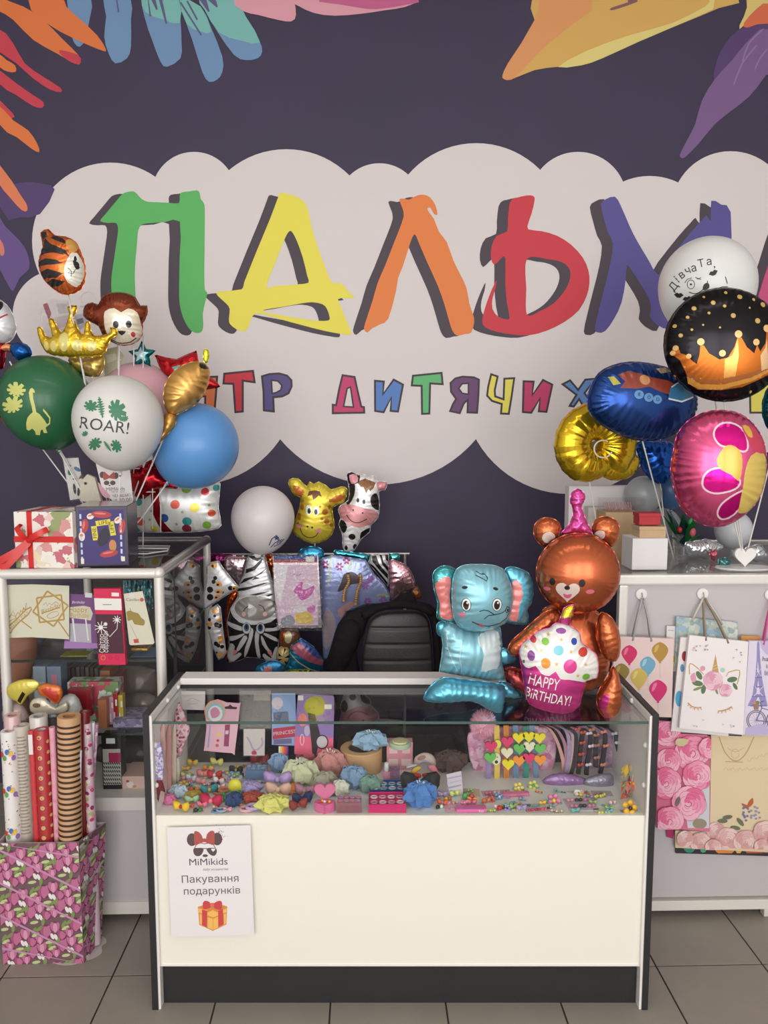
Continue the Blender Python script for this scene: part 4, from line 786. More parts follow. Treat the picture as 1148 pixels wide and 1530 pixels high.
# pink flower balloon turned to the right
mg = foil((186, 46, 116), .18); wh = fprint((232, 206, 214)); yw = fprint((220, 190, 96)); dm = foil((206, 20, 130), .12)
def loop(pts): return [(line(sm(pts, 3)+[sm(pts, 3)[0]], 9), wh)]
l1 = [(862, 240), (870, 200), (910, 172), (970, 178), (1015, 220), (1025, 290), (1000, 310), (940, 290), (890, 280)]; l2 = [(805, 470), (815, 420), (860, 390), (930, 395), (985, 450), (960, 490), (880, 510), (830, 500)]; l3 = [(882, 610), (900, 560), (960, 515), (1010, 500), (1000, 570), (960, 620), (910, 640)]
pl_ = []
for l in (l1, l2, l3): pl_ += [(sm(l, 3), dm)]+loop(l)
pl_ += [(sm([(1040, 330), (1100, 310), (1135, 360), (1140, 470), (1110, 560), (1060, 600), (1000, 612), (985, 590), (1000, 480), (1010, 400)], 2), yw), (sm([(905, 290), (940, 278), (980, 300), (995, 350), (990, 420), (975, 450), (940, 420), (890, 395), (870, 350)], 2), fprint((214, 180, 70))), (sm([(1000, 180), (1060, 190), (1100, 230), (1135, 260), (1130, 320), (1060, 310), (1040, 280), (1015, 230)], 2), fprint((206, 60, 90))), (sm([(1005, 185), (1040, 190), (1055, 240), (1030, 235)], 2), fprint((214, 180, 70)))]
foil_round('flower_balloon', 'pink foil balloon with magenta petal loops and yellow patches, facing right', 1078, 698, 0, 0, 2.58, -14, .085, foil((206, 84, 128), .2), pl_, S8, outline=[(668, 400), (680, 320), (700, 230), (750, 165), (830, 120), (920, 108), (1010, 125), (1080, 180), (1130, 270), (1140, 400), (1120, 510), (1070, 590), (980, 660), (890, 685), (800, 660), (720, 590), (685, 500)], stickto=STR, step=.005, lam=.034, puck=.35)
foil_round('teal_balloon', 'teal foil balloon cut off by the right frame edge below the crown balloon', 1165, 610, 26, 40, 2.72, 0, .03, foil((24, 84, 96), .16), [], (0, 0, 1), stickto=STR)
latex_balloon('small grey latex balloon between gold number and petal balloon', 962, 738, 27, 3.0, (164, 168, 172), at(975, 846, 3.0), group=None)
latex_balloon('small steel-blue latex balloon left of the petal balloon', 1004, 732, 25, 3.05, (72, 110, 158), at(1010, 846, 3.05))
latex_balloon('lower grey latex balloon beneath the steel-blue one', 990, 786, 27, 3.12, (158, 160, 164), at(1000, 838, 3.12), el=1.02)
latex_balloon('upright whitish latex balloon behind the petal balloon stick', 1096, 790, 27, 2.98, (206, 208, 212), at(1100, 838, 2.98), el=1.1)
# ---- left cluster foils
S5 = (0, 330, 3.189)
def eyes5(pts): return pts
# tiger
og = foil((214, 110, 56), .2); tl = [(sm([(228, 90), (260, 120), (330, 150), (360, 190), (330, 170), (260, 150), (220, 130)], 1), BLK)]
for p in ([(190, 150), (240, 130), (300, 145), (330, 175), (280, 165), (190, 170)], [(188, 205), (240, 190), (295, 200), (325, 215), (280, 222), (190, 222)], [(200, 250), (250, 240), (325, 262), (290, 282), (205, 280)], [(225, 300), (270, 285), (330, 298), (300, 318), (245, 320)], [(270, 75), (310, 90), (345, 125), (300, 110), (255, 90)], [(330, 60), (350, 75), (372, 110), (345, 90)], [(200, 60), (225, 55), (240, 80), (215, 100)]): tl.append((sm(p, 1), BLK))
tl += [(sm([(345, 190), (360, 160), (385, 170), (405, 220), (402, 280), (375, 320), (340, 300), (328, 250)], 2), fprint((226, 222, 206))), (ell(375, 185, 10, 26, 14), eyeW), (ell(374, 192, 6, 16, 12), BLK), (sm([(365, 200), (385, 205), (392, 230), (378, 240)], 2), BLK), (line([(345, 235), (360, 250), (358, 275)], 3), BLK), (line([(378, 240), (365, 262), (345, 258)], 3), BLK), (sm([(325, 100), (350, 90), (372, 110), (376, 150), (350, 160)], 2), fprint((216, 160, 80)))]
foil_round('tiger_balloon', 'striped orange foil tiger-head balloon floating highest at the left', 92, 395, 0, 0, 2.85, 0, .05, og, tl, S5, outline=[(186, 190), (205, 130), (200, 90), (195, 55), (230, 40), (262, 70), (310, 75), (360, 100), (385, 150), (405, 210), (405, 280), (385, 325), (350, 345), (300, 350), (250, 320), (210, 280), (190, 235)], stickto=STAND, step=.004, puck=.35, lam=.02)
# monkey
mk = foil((134, 66, 44), .2); tan = fprint((222, 196, 150)); mf = [(sm([(510, 490), (515, 440), (560, 425), (592, 445), (625, 425), (665, 445), (675, 490), (680, 540), (650, 580), (590, 592), (540, 575), (515, 530)], 2), fprint((226, 214, 190))), (sm([(552, 480), (568, 458), (590, 470), (590, 520), (565, 520), (552, 505)], 2), eyeW), (sm([(602, 500), (604, 470), (622, 458), (640, 478), (640, 510), (615, 520)], 2), eyeW), (ell(567, 502, 14, 17, 16), BLK), (ell(626, 500, 13, 17, 16), BLK), (sm([(575, 532), (612, 532), (592, 552)], 2), BLK), (ell(643, 546, 10, 12, 12), fprint((190, 50, 70))), (line(sm([(530, 565), (575, 585), (625, 580), (655, 560)], 3, False), 4), BLK)]
foil_round('monkey_balloon', 'brown foil monkey-head balloon with a pale smiling face', 178, 476, 0, 0, 2.93, 4, .05, mk, mf, S5, outline=[(405, 405), (440, 390), (470, 400), (490, 360), (540, 342), (600, 345), (645, 365), (668, 405), (700, 405), (700, 450), (680, 490), (678, 540), (650, 578), (590, 594), (530, 575), (490, 545), (470, 500), (430, 480), (398, 450)], stickto=STAND, step=.004, lam=.02)
# crown
gl_ = [(crop(ell(x, y, rx, ry), 0, 0, 1), fprint((222, 208, 130))) for x, y, rx, ry in ((318, 580, 24, 45), (383, 597, 26, 26), (446, 600, 25, 24), (268, 600, 16, 26), (230, 598, 12, 22))]
foil_round('crown_balloon', 'gold foil crown balloon with pale jewel dots above the green balloon', 115, 510, 0, 0, 2.88, 0, .032, foil((222, 184, 56), .16), gl_, S5, outline=[(178, 510), (200, 512), (215, 545), (250, 555), (238, 500), (232, 470), (255, 470), (275, 510), (300, 530), (320, 480), (330, 440), (322, 410), (365, 405), (360, 440), (350, 460), (375, 520), (400, 540), (405, 490), (425, 480), (432, 520), (450, 545), (500, 545), (530, 530), (525, 510), (555, 515), (556, 545), (530, 560), (510, 600), (490, 640), (400, 650), (300, 645), (225, 630), (190, 570)], stickto=STAND, step=.0045, puck=.3, lam=.018)
foil_round('crown_balloon', 'lower dull-gold foil band of a crown balloon above the pink balloon', 135, 545, 0, 0, 2.92, 0, .03, foil((200, 172, 92), .25), [(ell(430, 700, 22, 22), fprint((130, 100, 40)))], S5, outline=[(330, 648), (420, 655), (490, 640), (496, 690), (470, 740), (400, 735), (340, 690)], stickto=STAND)
# stars
foil_round('star_balloon', 'small teal foil star balloon between monkey and red star', 215, 530, 0, 0, 3.02, 0, .02, foil((28, 120, 124), .2), [(crop(star(675, 640, 40, 18), 0, 0, 1), fprint((180, 210, 214)))], S5, outline=star(678, 640, 66, 34, rot=-92), stickto=STAND, step=.0045)
foil_round('star_balloon', 'large red foil star balloon behind the folded gold balloon', 258, 570, 0, 0, 3.06, 0, .04, foil((196, 36, 44), .2), [(crop([(830, 700), (870, 690), (850, 730)], 0, 0, 1), fprint((90, 170, 170)))], S5, outline=[(748, 640), (840, 660), (935, 620), (950, 700), (1038, 775), (1035, 795), (940, 810), (880, 850), (830, 760), (780, 730), (745, 655)], stickto=STAND)
# gold teddy seen from the side
ft, Ft = foil_round('folded_balloon', 'matt gold foil animal balloon seen edge-on with dark tips and a yellow flame', 278, 580, 0, 0, 2.78, 20, .05, foil((206, 158, 88), .3), [(sm([(895, 145), (905, 125), (950, 125), (948, 150), (915, 158)], 2), BLK), (sm([(880, 300), (900, 290), (910, 280), (900, 310)], 1), BLK)], S6, outline=[(740, 300), (745, 230), (790, 160), (860, 125), (910, 125), (942, 150), (945, 200), (925, 260), (890, 310), (840, 340), (790, 362), (755, 350)], step=.0045, puck=.45, lam=.04)
foil_part(Ft, 'tail', [(755, 350), (795, 362), (790, 410), (760, 445), (720, 490), (705, 480), (730, 430), (735, 380)], .025, foil((196, 146, 76), .3), [], ft, S6)
foil_part(Ft, 'flame', [(922, 66), (940, 72), (944, 95), (935, 125), (922, 122), (918, 92)], .006, foil((226, 220, 60), .2), [], ft, S6, step=.003)
MB().tube([tuple([*Ft.q([(740, 470)], *S6)[0]][:1])+(.02, Ft.q([(740, 470)], *S6)[0][1]), tuple(Matrix.Rotation(-Ft.az, 3, 'Z') @ (STAND-Ft.O))], .0026, mat((232, 230, 226), .4), 8).build('stick', ft)
foil_round('folded_balloon', 'copper foil balloon peeking out left of the green balloon', 22, 617, 0, 0, 2.95, 0, .035, foil((186, 118, 60), .25), [(crop(ell(10, 350, 18, 24), 0, 0, 1), BLK), (crop(ell(105, 455, 22, 14), 0, 0, 1), BLK)], S6, outline=[(-60, 260), (-20, 215), (20, 205), (40, 260), (60, 380), (128, 465), (110, 475), (60, 440), (0, 380), (-50, 330)], stickto=STAND)
foil_round('character_balloon', 'white foil head balloon with blue and red body cut off at left edge', 10, 490, 0, 0, 2.9, 0, .05, fprint((214, 214, 216)), [(crop(ell(10, 415, 16, 28), 0, 0, 1), BLK), (crop(line([(-40, 500), (20, 475), (50, 450)], 8), 0, 0, 1), fprint((170, 40, 50)))], S5, outline=[(-120, 480), (-80, 390), (-20, 370), (30, 400), (62, 450), (78, 510), (60, 560), (20, 585), (-60, 580)])
p_ = [o for o in COL.objects if o.get('label', '').startswith('white foil head')][0]; Fp = Frame(10, 490, 2.9, 0)
foil_part(Fp, 'body', [(45, 600), (80, 580), (125, 590), (150, 620), (140, 650), (90, 665), (60, 640)], .03, foil((24, 84, 156), .2), [], p_, S5)
foil_part(Fp, 'scarf', [(-60, 570), (0, 575), (60, 590), (50, 625), (20, 620), (10, 700), (-60, 700)], .03, foil((150, 30, 40), .2), [(crop(ell(35, 605, 22, 20), 0, 0, 1), fprint((214, 130, 80)))], p_, S5, y=.01)
MB().tube([(0, .01, -.12), tuple(STAND-Fp.O)], .0026, mat((232, 230, 226), .4), 8).build('stick', p_)
# the weighted stand holding the left sticks
m = MB(); m.lathe([(.055, 0), (.055, .006), (.018, .01), (.014, .03), (.0, .03)], mat((226, 224, 222), .4), 24); m.build('balloon_stand', None, (STAND.x, STAND.y, LZ-.003), smooth=True, label='white round balloon stand on the left cabinet gathering the sticks', cat='stand')
# polka dot gift-shaped foil
cols = [(206, 60, 60), (230, 210, 70), (60, 150, 150), (130, 180, 70), (40, 90, 150), (220, 90, 60), (140, 40, 70)]
pd = []
for x, y, r, c in ((805, 761, 20, 5), (890, 776, 21, 1), (934, 706, 17, 0), (962, 802, 16, 5), (755, 822, 19, 4), (855, 838, 20, 2), (940, 856, 18, 3), (850, 872, 20, 6), (852, 690, 22, 3), (980, 690, 14, 2), (645, 838, 20, 5), (640, 750, 18, 2), (560, 840, 18, 3), (617, 880, 18, 2), (704, 872, 16, 1)): pd.append((ell(x, y, r*1.05, r, 18), fprint(cols[c])))
for x, y in ((738, 756), (952, 766), (690, 830), (836, 795), (808, 850), (700, 790)): pd.append((star(x, y, 10, 4), fprint((150, 170, 90))))
pd.append((sm([(690, 560), (720, 560), (735, 740), (745, 830), (790, 895), (740, 895), (705, 800), (695, 700)], 1), foil((170, 24, 36), .2)))
foil_round('gift_balloon', 'white foil gift balloon with coloured dots and red ribbon on left cabinet', 270, 740, 0, 0, 3.12, 0, .055, fprint((222, 222, 220)), pd, S6, outline=[(560, 660), (640, 640), (760, 650), (860, 665), (980, 655), (992, 700), (985, 780), (998, 860), (960, 880), (870, 890), (780, 892), (640, 890), (570, 880), (555, 780)], step=.006, puck=.45, lam=.03)
foil_round('ribbon_balloon', 'crimson foil bow of the gift balloon under the blue balloon', 240, 700, 0, 0, 3.02, 0, .04, foil((170, 22, 36), .16), [], S6, outline=[(590, 620), (640, 590), (700, 560), (720, 600), (760, 650), (800, 680), (795, 695), (740, 690), (700, 700), (650, 740), (600, 720)], stickto=at(240, 795, 3.02))
# giraffe and cow heads near the wall
S9 = (320, 680, 3.189); RAILY = 3.40
yg = satin((206, 186, 60)); bo = fprint((176, 100, 34))
gf = [(ell(x, y, rx, ry, 14), bo) for x, y, rx, ry in ((422, 245, 9, 15), (530, 268, 14, 14), (408, 290, 8, 18), (538, 312, 12, 14), (425, 215, 6, 8), (508, 242, 5, 6), (552, 245, 8, 12), (516, 300, 7, 7), (402, 325, 6, 10), (560, 330, 8, 12), (412, 190, 10, 14), (555, 215, 6, 8))]
gf += [(sm([(445, 195), (455, 170), (480, 165), (505, 170), (515, 195), (500, 190), (490, 200), (475, 210), (470, 185)], 1), fprint((110, 60, 30))), (sm([(372, 145), (400, 148), (428, 165), (430, 185), (405, 190), (385, 175)], 2), fprint((196, 110, 40))), (sm([(560, 205), (590, 188), (625, 188), (618, 205), (590, 222), (562, 222)], 2), fprint((196, 110, 40))),
       (ell(454, 258, 15, 24, 16), eyeW), (ell(490, 262, 15, 22, 16), eyeW), (ell(456, 262, 8, 14, 14), BLK), (ell(488, 266, 8, 13, 14), BLK), (ell(448, 336, 5), BLK), (ell(470, 340, 5), BLK), (ell(410, 334, 14, 12, 12), fprint((222, 140, 140))), (ell(500, 356, 14, 12, 12), fprint((222, 140, 140))), (line(sm([(413, 345), (425, 375), (455, 390), (485, 382), (498, 365)], 3, False), 4), BLK)]
foil_round('giraffe_balloon', 'yellow foil giraffe-head balloon with orange spots', 472, 763, 0, 0, 3.36, 0, .04, yg, gf, S9, outline=[(378, 350), (395, 290), (410, 240), (412, 200), (385, 190), (360, 150), (358, 118), (400, 112), (440, 150), (455, 128), (475, 138), (500, 128), (540, 150), (560, 165), (610, 150), (634, 165), (620, 220), (580, 240), (562, 260), (572, 320), (565, 370), (530, 405), (470, 420), (420, 400), (385, 375)], stickto=at(470, 835, RAILY), step=.005, lam=.02)
cl_ = [(sm([(595, 260), (610, 238), (650, 232), (720, 250), (778, 270), (775, 300), (740, 330), (690, 342), (640, 325), (605, 295)], 2), fprint((216, 146, 148))), (line(sm([(632, 282), (655, 310), (690, 318), (730, 300)], 3, False), 4), BLK), (ell(664, 258, 4), BLK), (ell(708, 272, 4), BLK), (ell(686, 212, 7, 11, 12), BLK), (ell(714, 219, 7, 11, 12), BLK),
       (sm([(680, 125), (720, 110), (770, 130), (760, 155), (745, 170), (735, 160), (725, 180), (712, 150), (700, 150)], 1), fprint((130, 84, 44))), (sm([(635, 170), (650, 130), (672, 140), (668, 190), (645, 232), (628, 225)], 2), BLK), (sm([(752, 190), (775, 180), (788, 230), (785, 262), (755, 245), (745, 215)], 2), BLK), (sm([(595, 310), (620, 310), (635, 340), (620, 370), (600, 345)], 2), BLK), (sm([(700, 365), (742, 345), (740, 365), (700, 405)], 2), BLK), (ell(658, 386, 17, 15, 16), BLK), (ell(630, 440, 8, 12, 12), BLK), (ell(672, 435, 10, 14, 12), BLK), (sm([(635, 88), (690, 80), (690, 130), (640, 135)], 2), BLK), (sm([(645, 95), (680, 92), (685, 125), (655, 135)], 2), fprint((222, 150, 160))), (sm([(775, 130), (825, 125), (815, 165), (785, 170)], 2), fprint((222, 150, 160)))]
foil_round('cow_balloon', 'black and white foil cow balloon with pink muzzle', 540, 763, 0, 0, 3.36, 0, .035, fprint((228, 226, 226)), cl_, S9, outline=[(632, 95), (655, 80), (690, 95), (705, 88), (730, 100), (765, 100), (775, 125), (822, 128), (815, 165), (785, 172), (788, 240), (780, 300), (745, 335), (742, 365), (700, 400), (670, 450), (635, 460), (615, 440), (612, 380), (595, 330), (605, 300), (592, 260), (610, 235), (640, 215), (645, 160)], stickto=at(522, 835, RAILY), step=.005, lam=.02)
# ================================================================ goods around the counter
def card(name, label, cat, quad, cr, Y, base, layers=(), az=0.0, th=.0012, group=None, film_over=False, bev=0, parent=None, texts=(), edge=None, tilt=0.0):
    """a flat item seen face on: traced outline at a real place, own thickness, flat print"""
    c = crop(quad, *cr); cx = sum(p[0] for p in c)/len(c); cy = sum(p[1] for p in c)/len(c)
    F = Frame(cx, cy, Y, az, tilt); t = parent or thing(name, label, cat, F.O, 0, group, rot=(-F.tilt, 0, F.az))
    b = MB().plate(F.q(quad, *cr), -th, 0, base); b.build({'card': 'card_sheet', 'bag': 'panel', 'gift_bag': 'panel'}.get(name, 'sheet'), t)
    if layers or texts:
        m = MB()
        for i, (p, mm) in enumerate(layers):
            if len(p) > 2: m.flat([F.q(p, *cr)], -th-.0002-.00004*i, mm)
        for s_, size, x, y, mm, *k in texts:
            (u, v), = F.q([(x, y)], *cr); kw = k[0] if k else {}
            put_text(m, s_, size*F.mpp()/cr[2]*1.35, u, v, -th-.0003-.00004*len(layers), mm, **kw)
        m.build('print', t)
    if film_over:
        g_ = .35/cr[2]; c0 = np.mean(np.array(quad), 0); big = [tuple(c0+(np.array(p)-c0)*1.07) for p in quad]
        MB().plate(F.q(big, *cr), -th-.004, -th-.0036, film(), back=False).build('clear_sleeve', t)
    return t, F
def rose(cx, cy, r, pal, rot=0):
    L = [([(cx+r*(1+.07*math.sin(5*t+rot))*math.cos(t), cy+r*(1+.07*math.sin(5*t+rot))*math.sin(t)) for t in [i*math.pi/14 for i in range(28)]], pal[0])]
    for k, (q, n) in enumerate(((1.12, 6), (.8, 5), (.56, 4), (.36, 3))):
        for i in range(n):
            a = rot+k*.6+2*math.pi*i/n; x, y = cx+r*q*.45*math.cos(a), cy+r*q*.45*math.sin(a)
            L.append((ell(x, y, r*q*.62, r*q*.50, 14, math.degrees(a)+90), pal[1+(i+k) % (len(pal)-1)]))
            L.append((line([(x+r*q*.55*math.cos(a+b), y+r*q*.55*math.sin(a+b)) for b in (-1.1, -.6, 0, .6, 1.1)], r*.022), pal[0]))
    sp = [(cx+r*.03*i*math.cos(rot+i*.75), cy+r*.03*i*math.sin(rot+i*.75)) for i in range(1, 10)]
    L.append((line(sp, r*.05), pal[0])); return L
PP = lambda *c: [paper(x) for x in c]
def boxthing(name, label, cat, lo_px, w, d, h_, z, az, m, bev=.002, **k):
    """a box standing at height z, its front bottom-left corner seen at lo_px"""
    p = atz(lo_px[0], lo_px[1], z); t = thing(name, label, cat, (p.x, p.y, z), math.radians(az))
    MB().box((0, 0, 0), (w, d, h_), m, bev=bev).build('body', t); return t
# ---- gift boxes on the left cabinet
LT = LZ-.002
flor = cells([(236, 230, 222), (232, 226, 220), (240, 234, 226), (214, 150, 150), (226, 196, 190), (236, 230, 222), (150, 160, 110), (196, 110, 120), (238, 232, 226), (228, 214, 180)], 34, rough=.3)
gb = boxthing('gift_box', 'square gift box in white floral paper tied with a red ribbon bow', 'gift box', (24, 849), .20, .17, .19, LT, -5, flor, .004)
rb = mat((206, 34, 30), .3); m = MB()
m.box((-.001, -.002, .088), (.201, .0, .108), rb).box((.045, -.002, 0), (.062, .0, .192), rb).box((.045, -.002, .1895), (.062, .171, .192), rb); m.build('ribbon', gb)
def loop3(m, c, L, w, ang, mm):
    P = []
    for i in range(13):
        t = math.pi*2*i/12; P.append((L*(1-math.cos(t))/2, -.018*math.sin(t)))
    vs = []
    for x, y in P:
        for s in (-1, 1): vs.append((x, y-.004, s*w/2*(1 if x > .01 else .4)))
    fs = [(2*i, 2*i+1, 2*i+3, 2*i+2) for i in range(12)]
    m.add(vs, fs, mm, Matrix.Translation(c) @ Matrix.Rotation(math.radians(ang), 4, 'Y'))
m = MB(); kc = (.055, -.008, .098)
m.ball(kc, (.012, .010, .013), rb); loop3(m, kc, .075, .02, -28, rb); loop3(m, kc, .06, .02, 232, rb)
for P in ([(.05, -.01, .095), (.01, -.02, .06), (-.03, -.03, .035), (-.055, -.03, .02)], [(.055, -.01, .09), (.02, -.022, .05), (-.02, -.03, .01), (-.04, -.032, -.0)]):
    vs = []; 
    for i, p in enumerate(P): w = .008+.006*i/3; vs += [(p[0], p[1], p[2]+w), (p[0]+.006, p[1], p[2]-w)]
    m.add(vs, [(2*i, 2*i+1, 2*i+3, 2*i+2) for i in range(3)], rb)
m.build('bow', gb, smooth=True)
cy_ = boxthing('candy_box', 'dark indigo candy gift box with caramel pictures beside the red-ribbon box', 'gift box', (115, 848), .168, .2, .205, LT, 7, mat((46, 34, 62), .3), .004)
m = MB(); cr_ = (370, 80, 3.377*.0)  # print measured on the face in metres
def Rct(x0, z0, x1, z1): return [(x0, z0), (x1, z0), (x1, z1), (x0, z1)]
ind = paper((62, 48, 112)); cm_ = paper((176, 60, 66)); ivy = paper((232, 222, 206)); yel = paper((222, 206, 70)); blk = paper((36, 30, 40)); gld = paper((190, 140, 70))
m.flat([Rct(.012, .012, .156, .193)], -.0006, ind)
for x, z, a, sx, sz in ((.085, .178, -5, .033, .012), (.03, .14, 80, .024, .012), (.15, .135, 80, .026, .011), (.105, .045, 10, .03, .012), (.05, .172, 20, .012, .010), (.138, .158, 40, .014, .01), (.02, .105, 0, .010, .016), (.118, .072, 0, .012, .02)):
    q = ell(x, z, sx, sz, 16, a); m.flat([q], -.0008, cm_ if sx > .02 else (ivy if z > .1 else gld)); m.flat([ell(x-sx*.1, z+sz*.25, sx*.6, sz*.3, 12, a)], -.0010, paper((214, 120, 110)))
for x, z, s_, a in ((.062, .115, 'FINE', 96), (.118, .13, 'LIFE', 98), (.09, .15, 'LIFE', 8)):
    c, s = math.cos(math.radians(a)), math.sin(math.radians(a)); m.flat([[(x+u*c-v*s, z+u*s+v*c) for u, v in ((-.024, -.009), (.024, -.009), (.024, .009), (-.024, .009))]], -.0011, yel)
    put_text(m, s_, .018, x, z, -.0013, blk, ang=a, bold=.02)
m.flat([sm([(.075, .07), (.10, .08), (.11, .11), (.098, .135), (.08, .12), (.07, .095)], 2)], -.0012, paper((40, 36, 56)))
for x in (.018, .146):
    for k in range(7): m.flat([Rct(x-.003, .02+k*.024, x+.003, .036+k*.024)], -.0009, paper((196, 206, 230)))
m.flat([Rct(.014, .012, .024, .03)], -.0012, ivy).flat([Rct(.145, .018, .156, .034)], -.0012, ivy)
m.build('print', cy_); MB().box((.002, .002, .2052), (.166, .198, .2056), mat((150, 140, 140), .15)).build('top_film', cy_)
# ---- white wire stand with hanging packs behind the boxes
wy = 3.0; b0 = at(198, 812, wy); WS = thing('wire_stand', 'white wire display stand behind the gift boxes on the left cabinet', 'stand', (b0.x, b0.y, LT))
wm = mat((232, 230, 228), .35); f = lambda px, py, dy=0: tuple(at(px, py, wy+dy)-Vector((b0.x, b0.y, LT)))
for P in ([f(176, 795), f(176, 470), f(150, 455), f(120, 458)], [f(200, 795), f(200, 480), f(196, 470)], [f(214, 795), f(214, 500)], [f(228, 790), f(228, 640)], [f(176, 700), f(232, 700)], [f(176, 735), f(232, 735)], [f(176, 600), f(214, 600)]):
    m = MB(); m.tube(P, .0022, wm, 6); m.build('wire', WS, smooth='all')
zf = .004
m = MB(); q = [(-.12, -.14, zf), (.10, -.17, zf), (.16, -.10, zf), (.14, .02, zf), (-.10, .03, zf)]; m.tube(q, .003, wm, 6, closed=True); m.tube([(-.1, -.02, zf), (.15, -.04, zf)], .003, wm, 6)
for x_, px in ((0, 176), (0, 200), (0, 214)): p = f(px, 795); m.tube([p, (p[0], p[1]-.01, zf)], .0024, wm, 6)
m.build('base', WS, smooth='all')
m = MB(); c = f(132, 447); m.tube([(c[0]+.026*math.cos(a), c[1], c[2]+.026*math.sin(a)) for a in [i*math.pi/9 for i in range(18)]], .0011, wm, 5, closed=True); m.build('ring', WS, smooth='all')
WHp = paper((228, 224, 220)); gr_ = paper((120, 112, 114)); S3 = (60, 640, 4.1)
card('card_pack', 'clear pack of dark animal stickers hanging left of the shop notice', 'pack', [(140, 185), (235, 180), (275, 425), (185, 440)], S3, 2.93, WHp, [(ell(x, y, rx, ry, 12, a), paper(c)) for x, y, rx, ry, a, c in ((175, 228, 18, 7, 10, (120, 90, 60)), (185, 268, 16, 20, 20, (60, 110, 90)), (228, 250, 24, 12, 30, (60, 120, 160)), (215, 310, 16, 8, 0, (50, 70, 90)), (252, 305, 12, 24, 20, (90, 80, 60)), (212, 370, 9, 34, -8, (36, 36, 40)), (238, 385, 10, 30, 8, (36, 36, 40)))], film_over=True)
card('card_pack', 'clear pack holding a cream plush toy between sticker pack and notice', 'pack', [(255, 330), (300, 280), (345, 300), (385, 445), (260, 445)], S3, 2.90, paper((226, 216, 196)), [(ell(290, 335, 10, 9), paper((60, 50, 46))), (ell(262, 322, 16, 16), paper((214, 202, 180)))], film_over=True, th=.02)
pk_ = paper((214, 160, 176))
t_, F_ = card('notice', 'white shop notice with ear-and-bow logo standing behind the candy box', 'notice', [(340, 210), (548, 225), (580, 525), (520, 545), (440, 440), (385, 390)], S3, 2.88, WHp, [(ell(382, 285, 17, 20), dk), (ell(465, 290, 16, 20), dk), (sm([(385, 285), (395, 265), (425, 290), (452, 265), (458, 310), (425, 305), (392, 318)], 2), rd), (ell(408, 334, 17, 14), dk), (ell(446, 334, 17, 14), dk), (ell(426, 350, 6, 4), dk), (line([(480, 418), (535, 414)], 2), gr_), (sm([(355, 330), (375, 350), (420, 400), (430, 420), (400, 425), (370, 390)], 2), pk_)],
    texts=[('MiMikids', 24, 462, 372, gr_, dict(ang=2)), ('baby accessories', 9, 478, 388, gr_), ('ЧЕКАЄМО', 17, 500, 412, gr_, dict(ang=3)), ('з 10.00', 26, 510, 440, gr_, dict(ang=4))])
card('card_pack', 'clear-bagged pack of grey pink-edged cards hanging highest behind gold crown', 'pack', [(192, 430), (245, 378), (330, 385), (345, 500), (290, 640), (225, 610)], S5, 3.02, paper((216, 206, 206)), [([(205, 400), (225, 388), (245, 440), (235, 480)], paper((150, 60, 80))), ([(270, 395), (320, 395), (325, 440), (280, 445)], paper((190, 180, 184))), ([(260, 460), (330, 450), (330, 500), (270, 520)], paper((196, 176, 182)))], film_over=True, group=None)
card('card_pack', 'small clear pack of lilac cards hanging between crown and monkey', 'pack', [(348, 452), (405, 440), (418, 500), (360, 530)], S5, 3.05, paper((206, 200, 214)), [([(365, 470), (395, 462), (400, 485), (370, 495)], paper((120, 116, 128)))], film_over=True)
card('card_pack', 'olive-and-cream card pack under the monkey balloon', 'pack', [(490, 615), (560, 600), (590, 640), (575, 690), (500, 740)], S5, 3.0, paper((196, 190, 150)), [([(505, 640), (550, 630), (560, 660), (510, 680)], paper((226, 218, 190)))], film_over=True)
# ---- goods on top of the right cabinet
RT = RZ-.003
def rbox(label, quad, cr, Y, m, dep, name='carton', cat='box', bev=.0015, lid=0):
    c = crop(quad, *cr); F = Frame(sum(p[0] for p in c)/4, sum(p[1] for p in c)/4, Y); q = F.q(quad, *cr)
    x0 = (q[0][0]+q[3][0])/2; x1 = (q[1][0]+q[2][0])/2; z1 = (q[0][1]+q[1][1])/2; z0 = (q[2][1]+q[3][1])/2
    t = thing(name, label, cat, (F.O.x, F.O.y, F.O.z+z0)); MB().box((x0, 0, 0), (x1, dep, z1-z0-(lid or 0)), m, bev=bev).build('body', t)
    if lid: MB().box((x0-.002, -.002, z1-z0-lid), (x1+.002, dep+.002, z1-z0), m, bev=bev).build('lid', t)
    return t
krf = mat((196, 166, 128), .8, var=.05, vs=20); wht = mat((226, 222, 222), .6); grb = mat((206, 198, 190), .7)
rbox('tall flat white carton standing behind the gold number balloon', [(165, 472), (472, 494), (472, 900), (160, 900)], S8, 3.05, wht, .06)
rbox('beige carton with a pale lid behind the bear ear', [(262, 585), (350, 590), (350, 890), (255, 890)], S8, 2.98, grb, .05)
rbox('large kraft carton behind the three stacked little boxes', [(345, 612), (515, 612), (512, 872), (345, 872)], S8, 2.86, krf, .12)
rbox('white cube carton at the bottom of the little stack', [(480, 740), (655, 742), (650, 897), (478, 893)], S8, 2.60, wht, .11)
rbox('small kraft box in the middle of the little stack', [(516, 682), (644, 682), (640, 741), (514, 741)], S8, 2.62, krf, .08, lid=.012)
rbox('small red box topping the little stack', [(513, 618), (620, 615), (618, 675), (514, 675)], S8, 2.635, mat((176, 28, 38), .5), .06, lid=.012)
t = rbox('clear plastic tray of pink sticks lying on the kraft carton', [(325, 545), (550, 545), (540, 612), (345, 612)], S8, 2.88, film(), .07, name='plastic_tray', cat='tray')
m = MB()
for i in range(12): m.tube([(-.062+i*.009, .02+.004*(i % 3), .006), (-.060+i*.009, .05, .034)], .002, plastic((214, 150, 160)), 6)
m.build('sticks', t, kind='stuff')
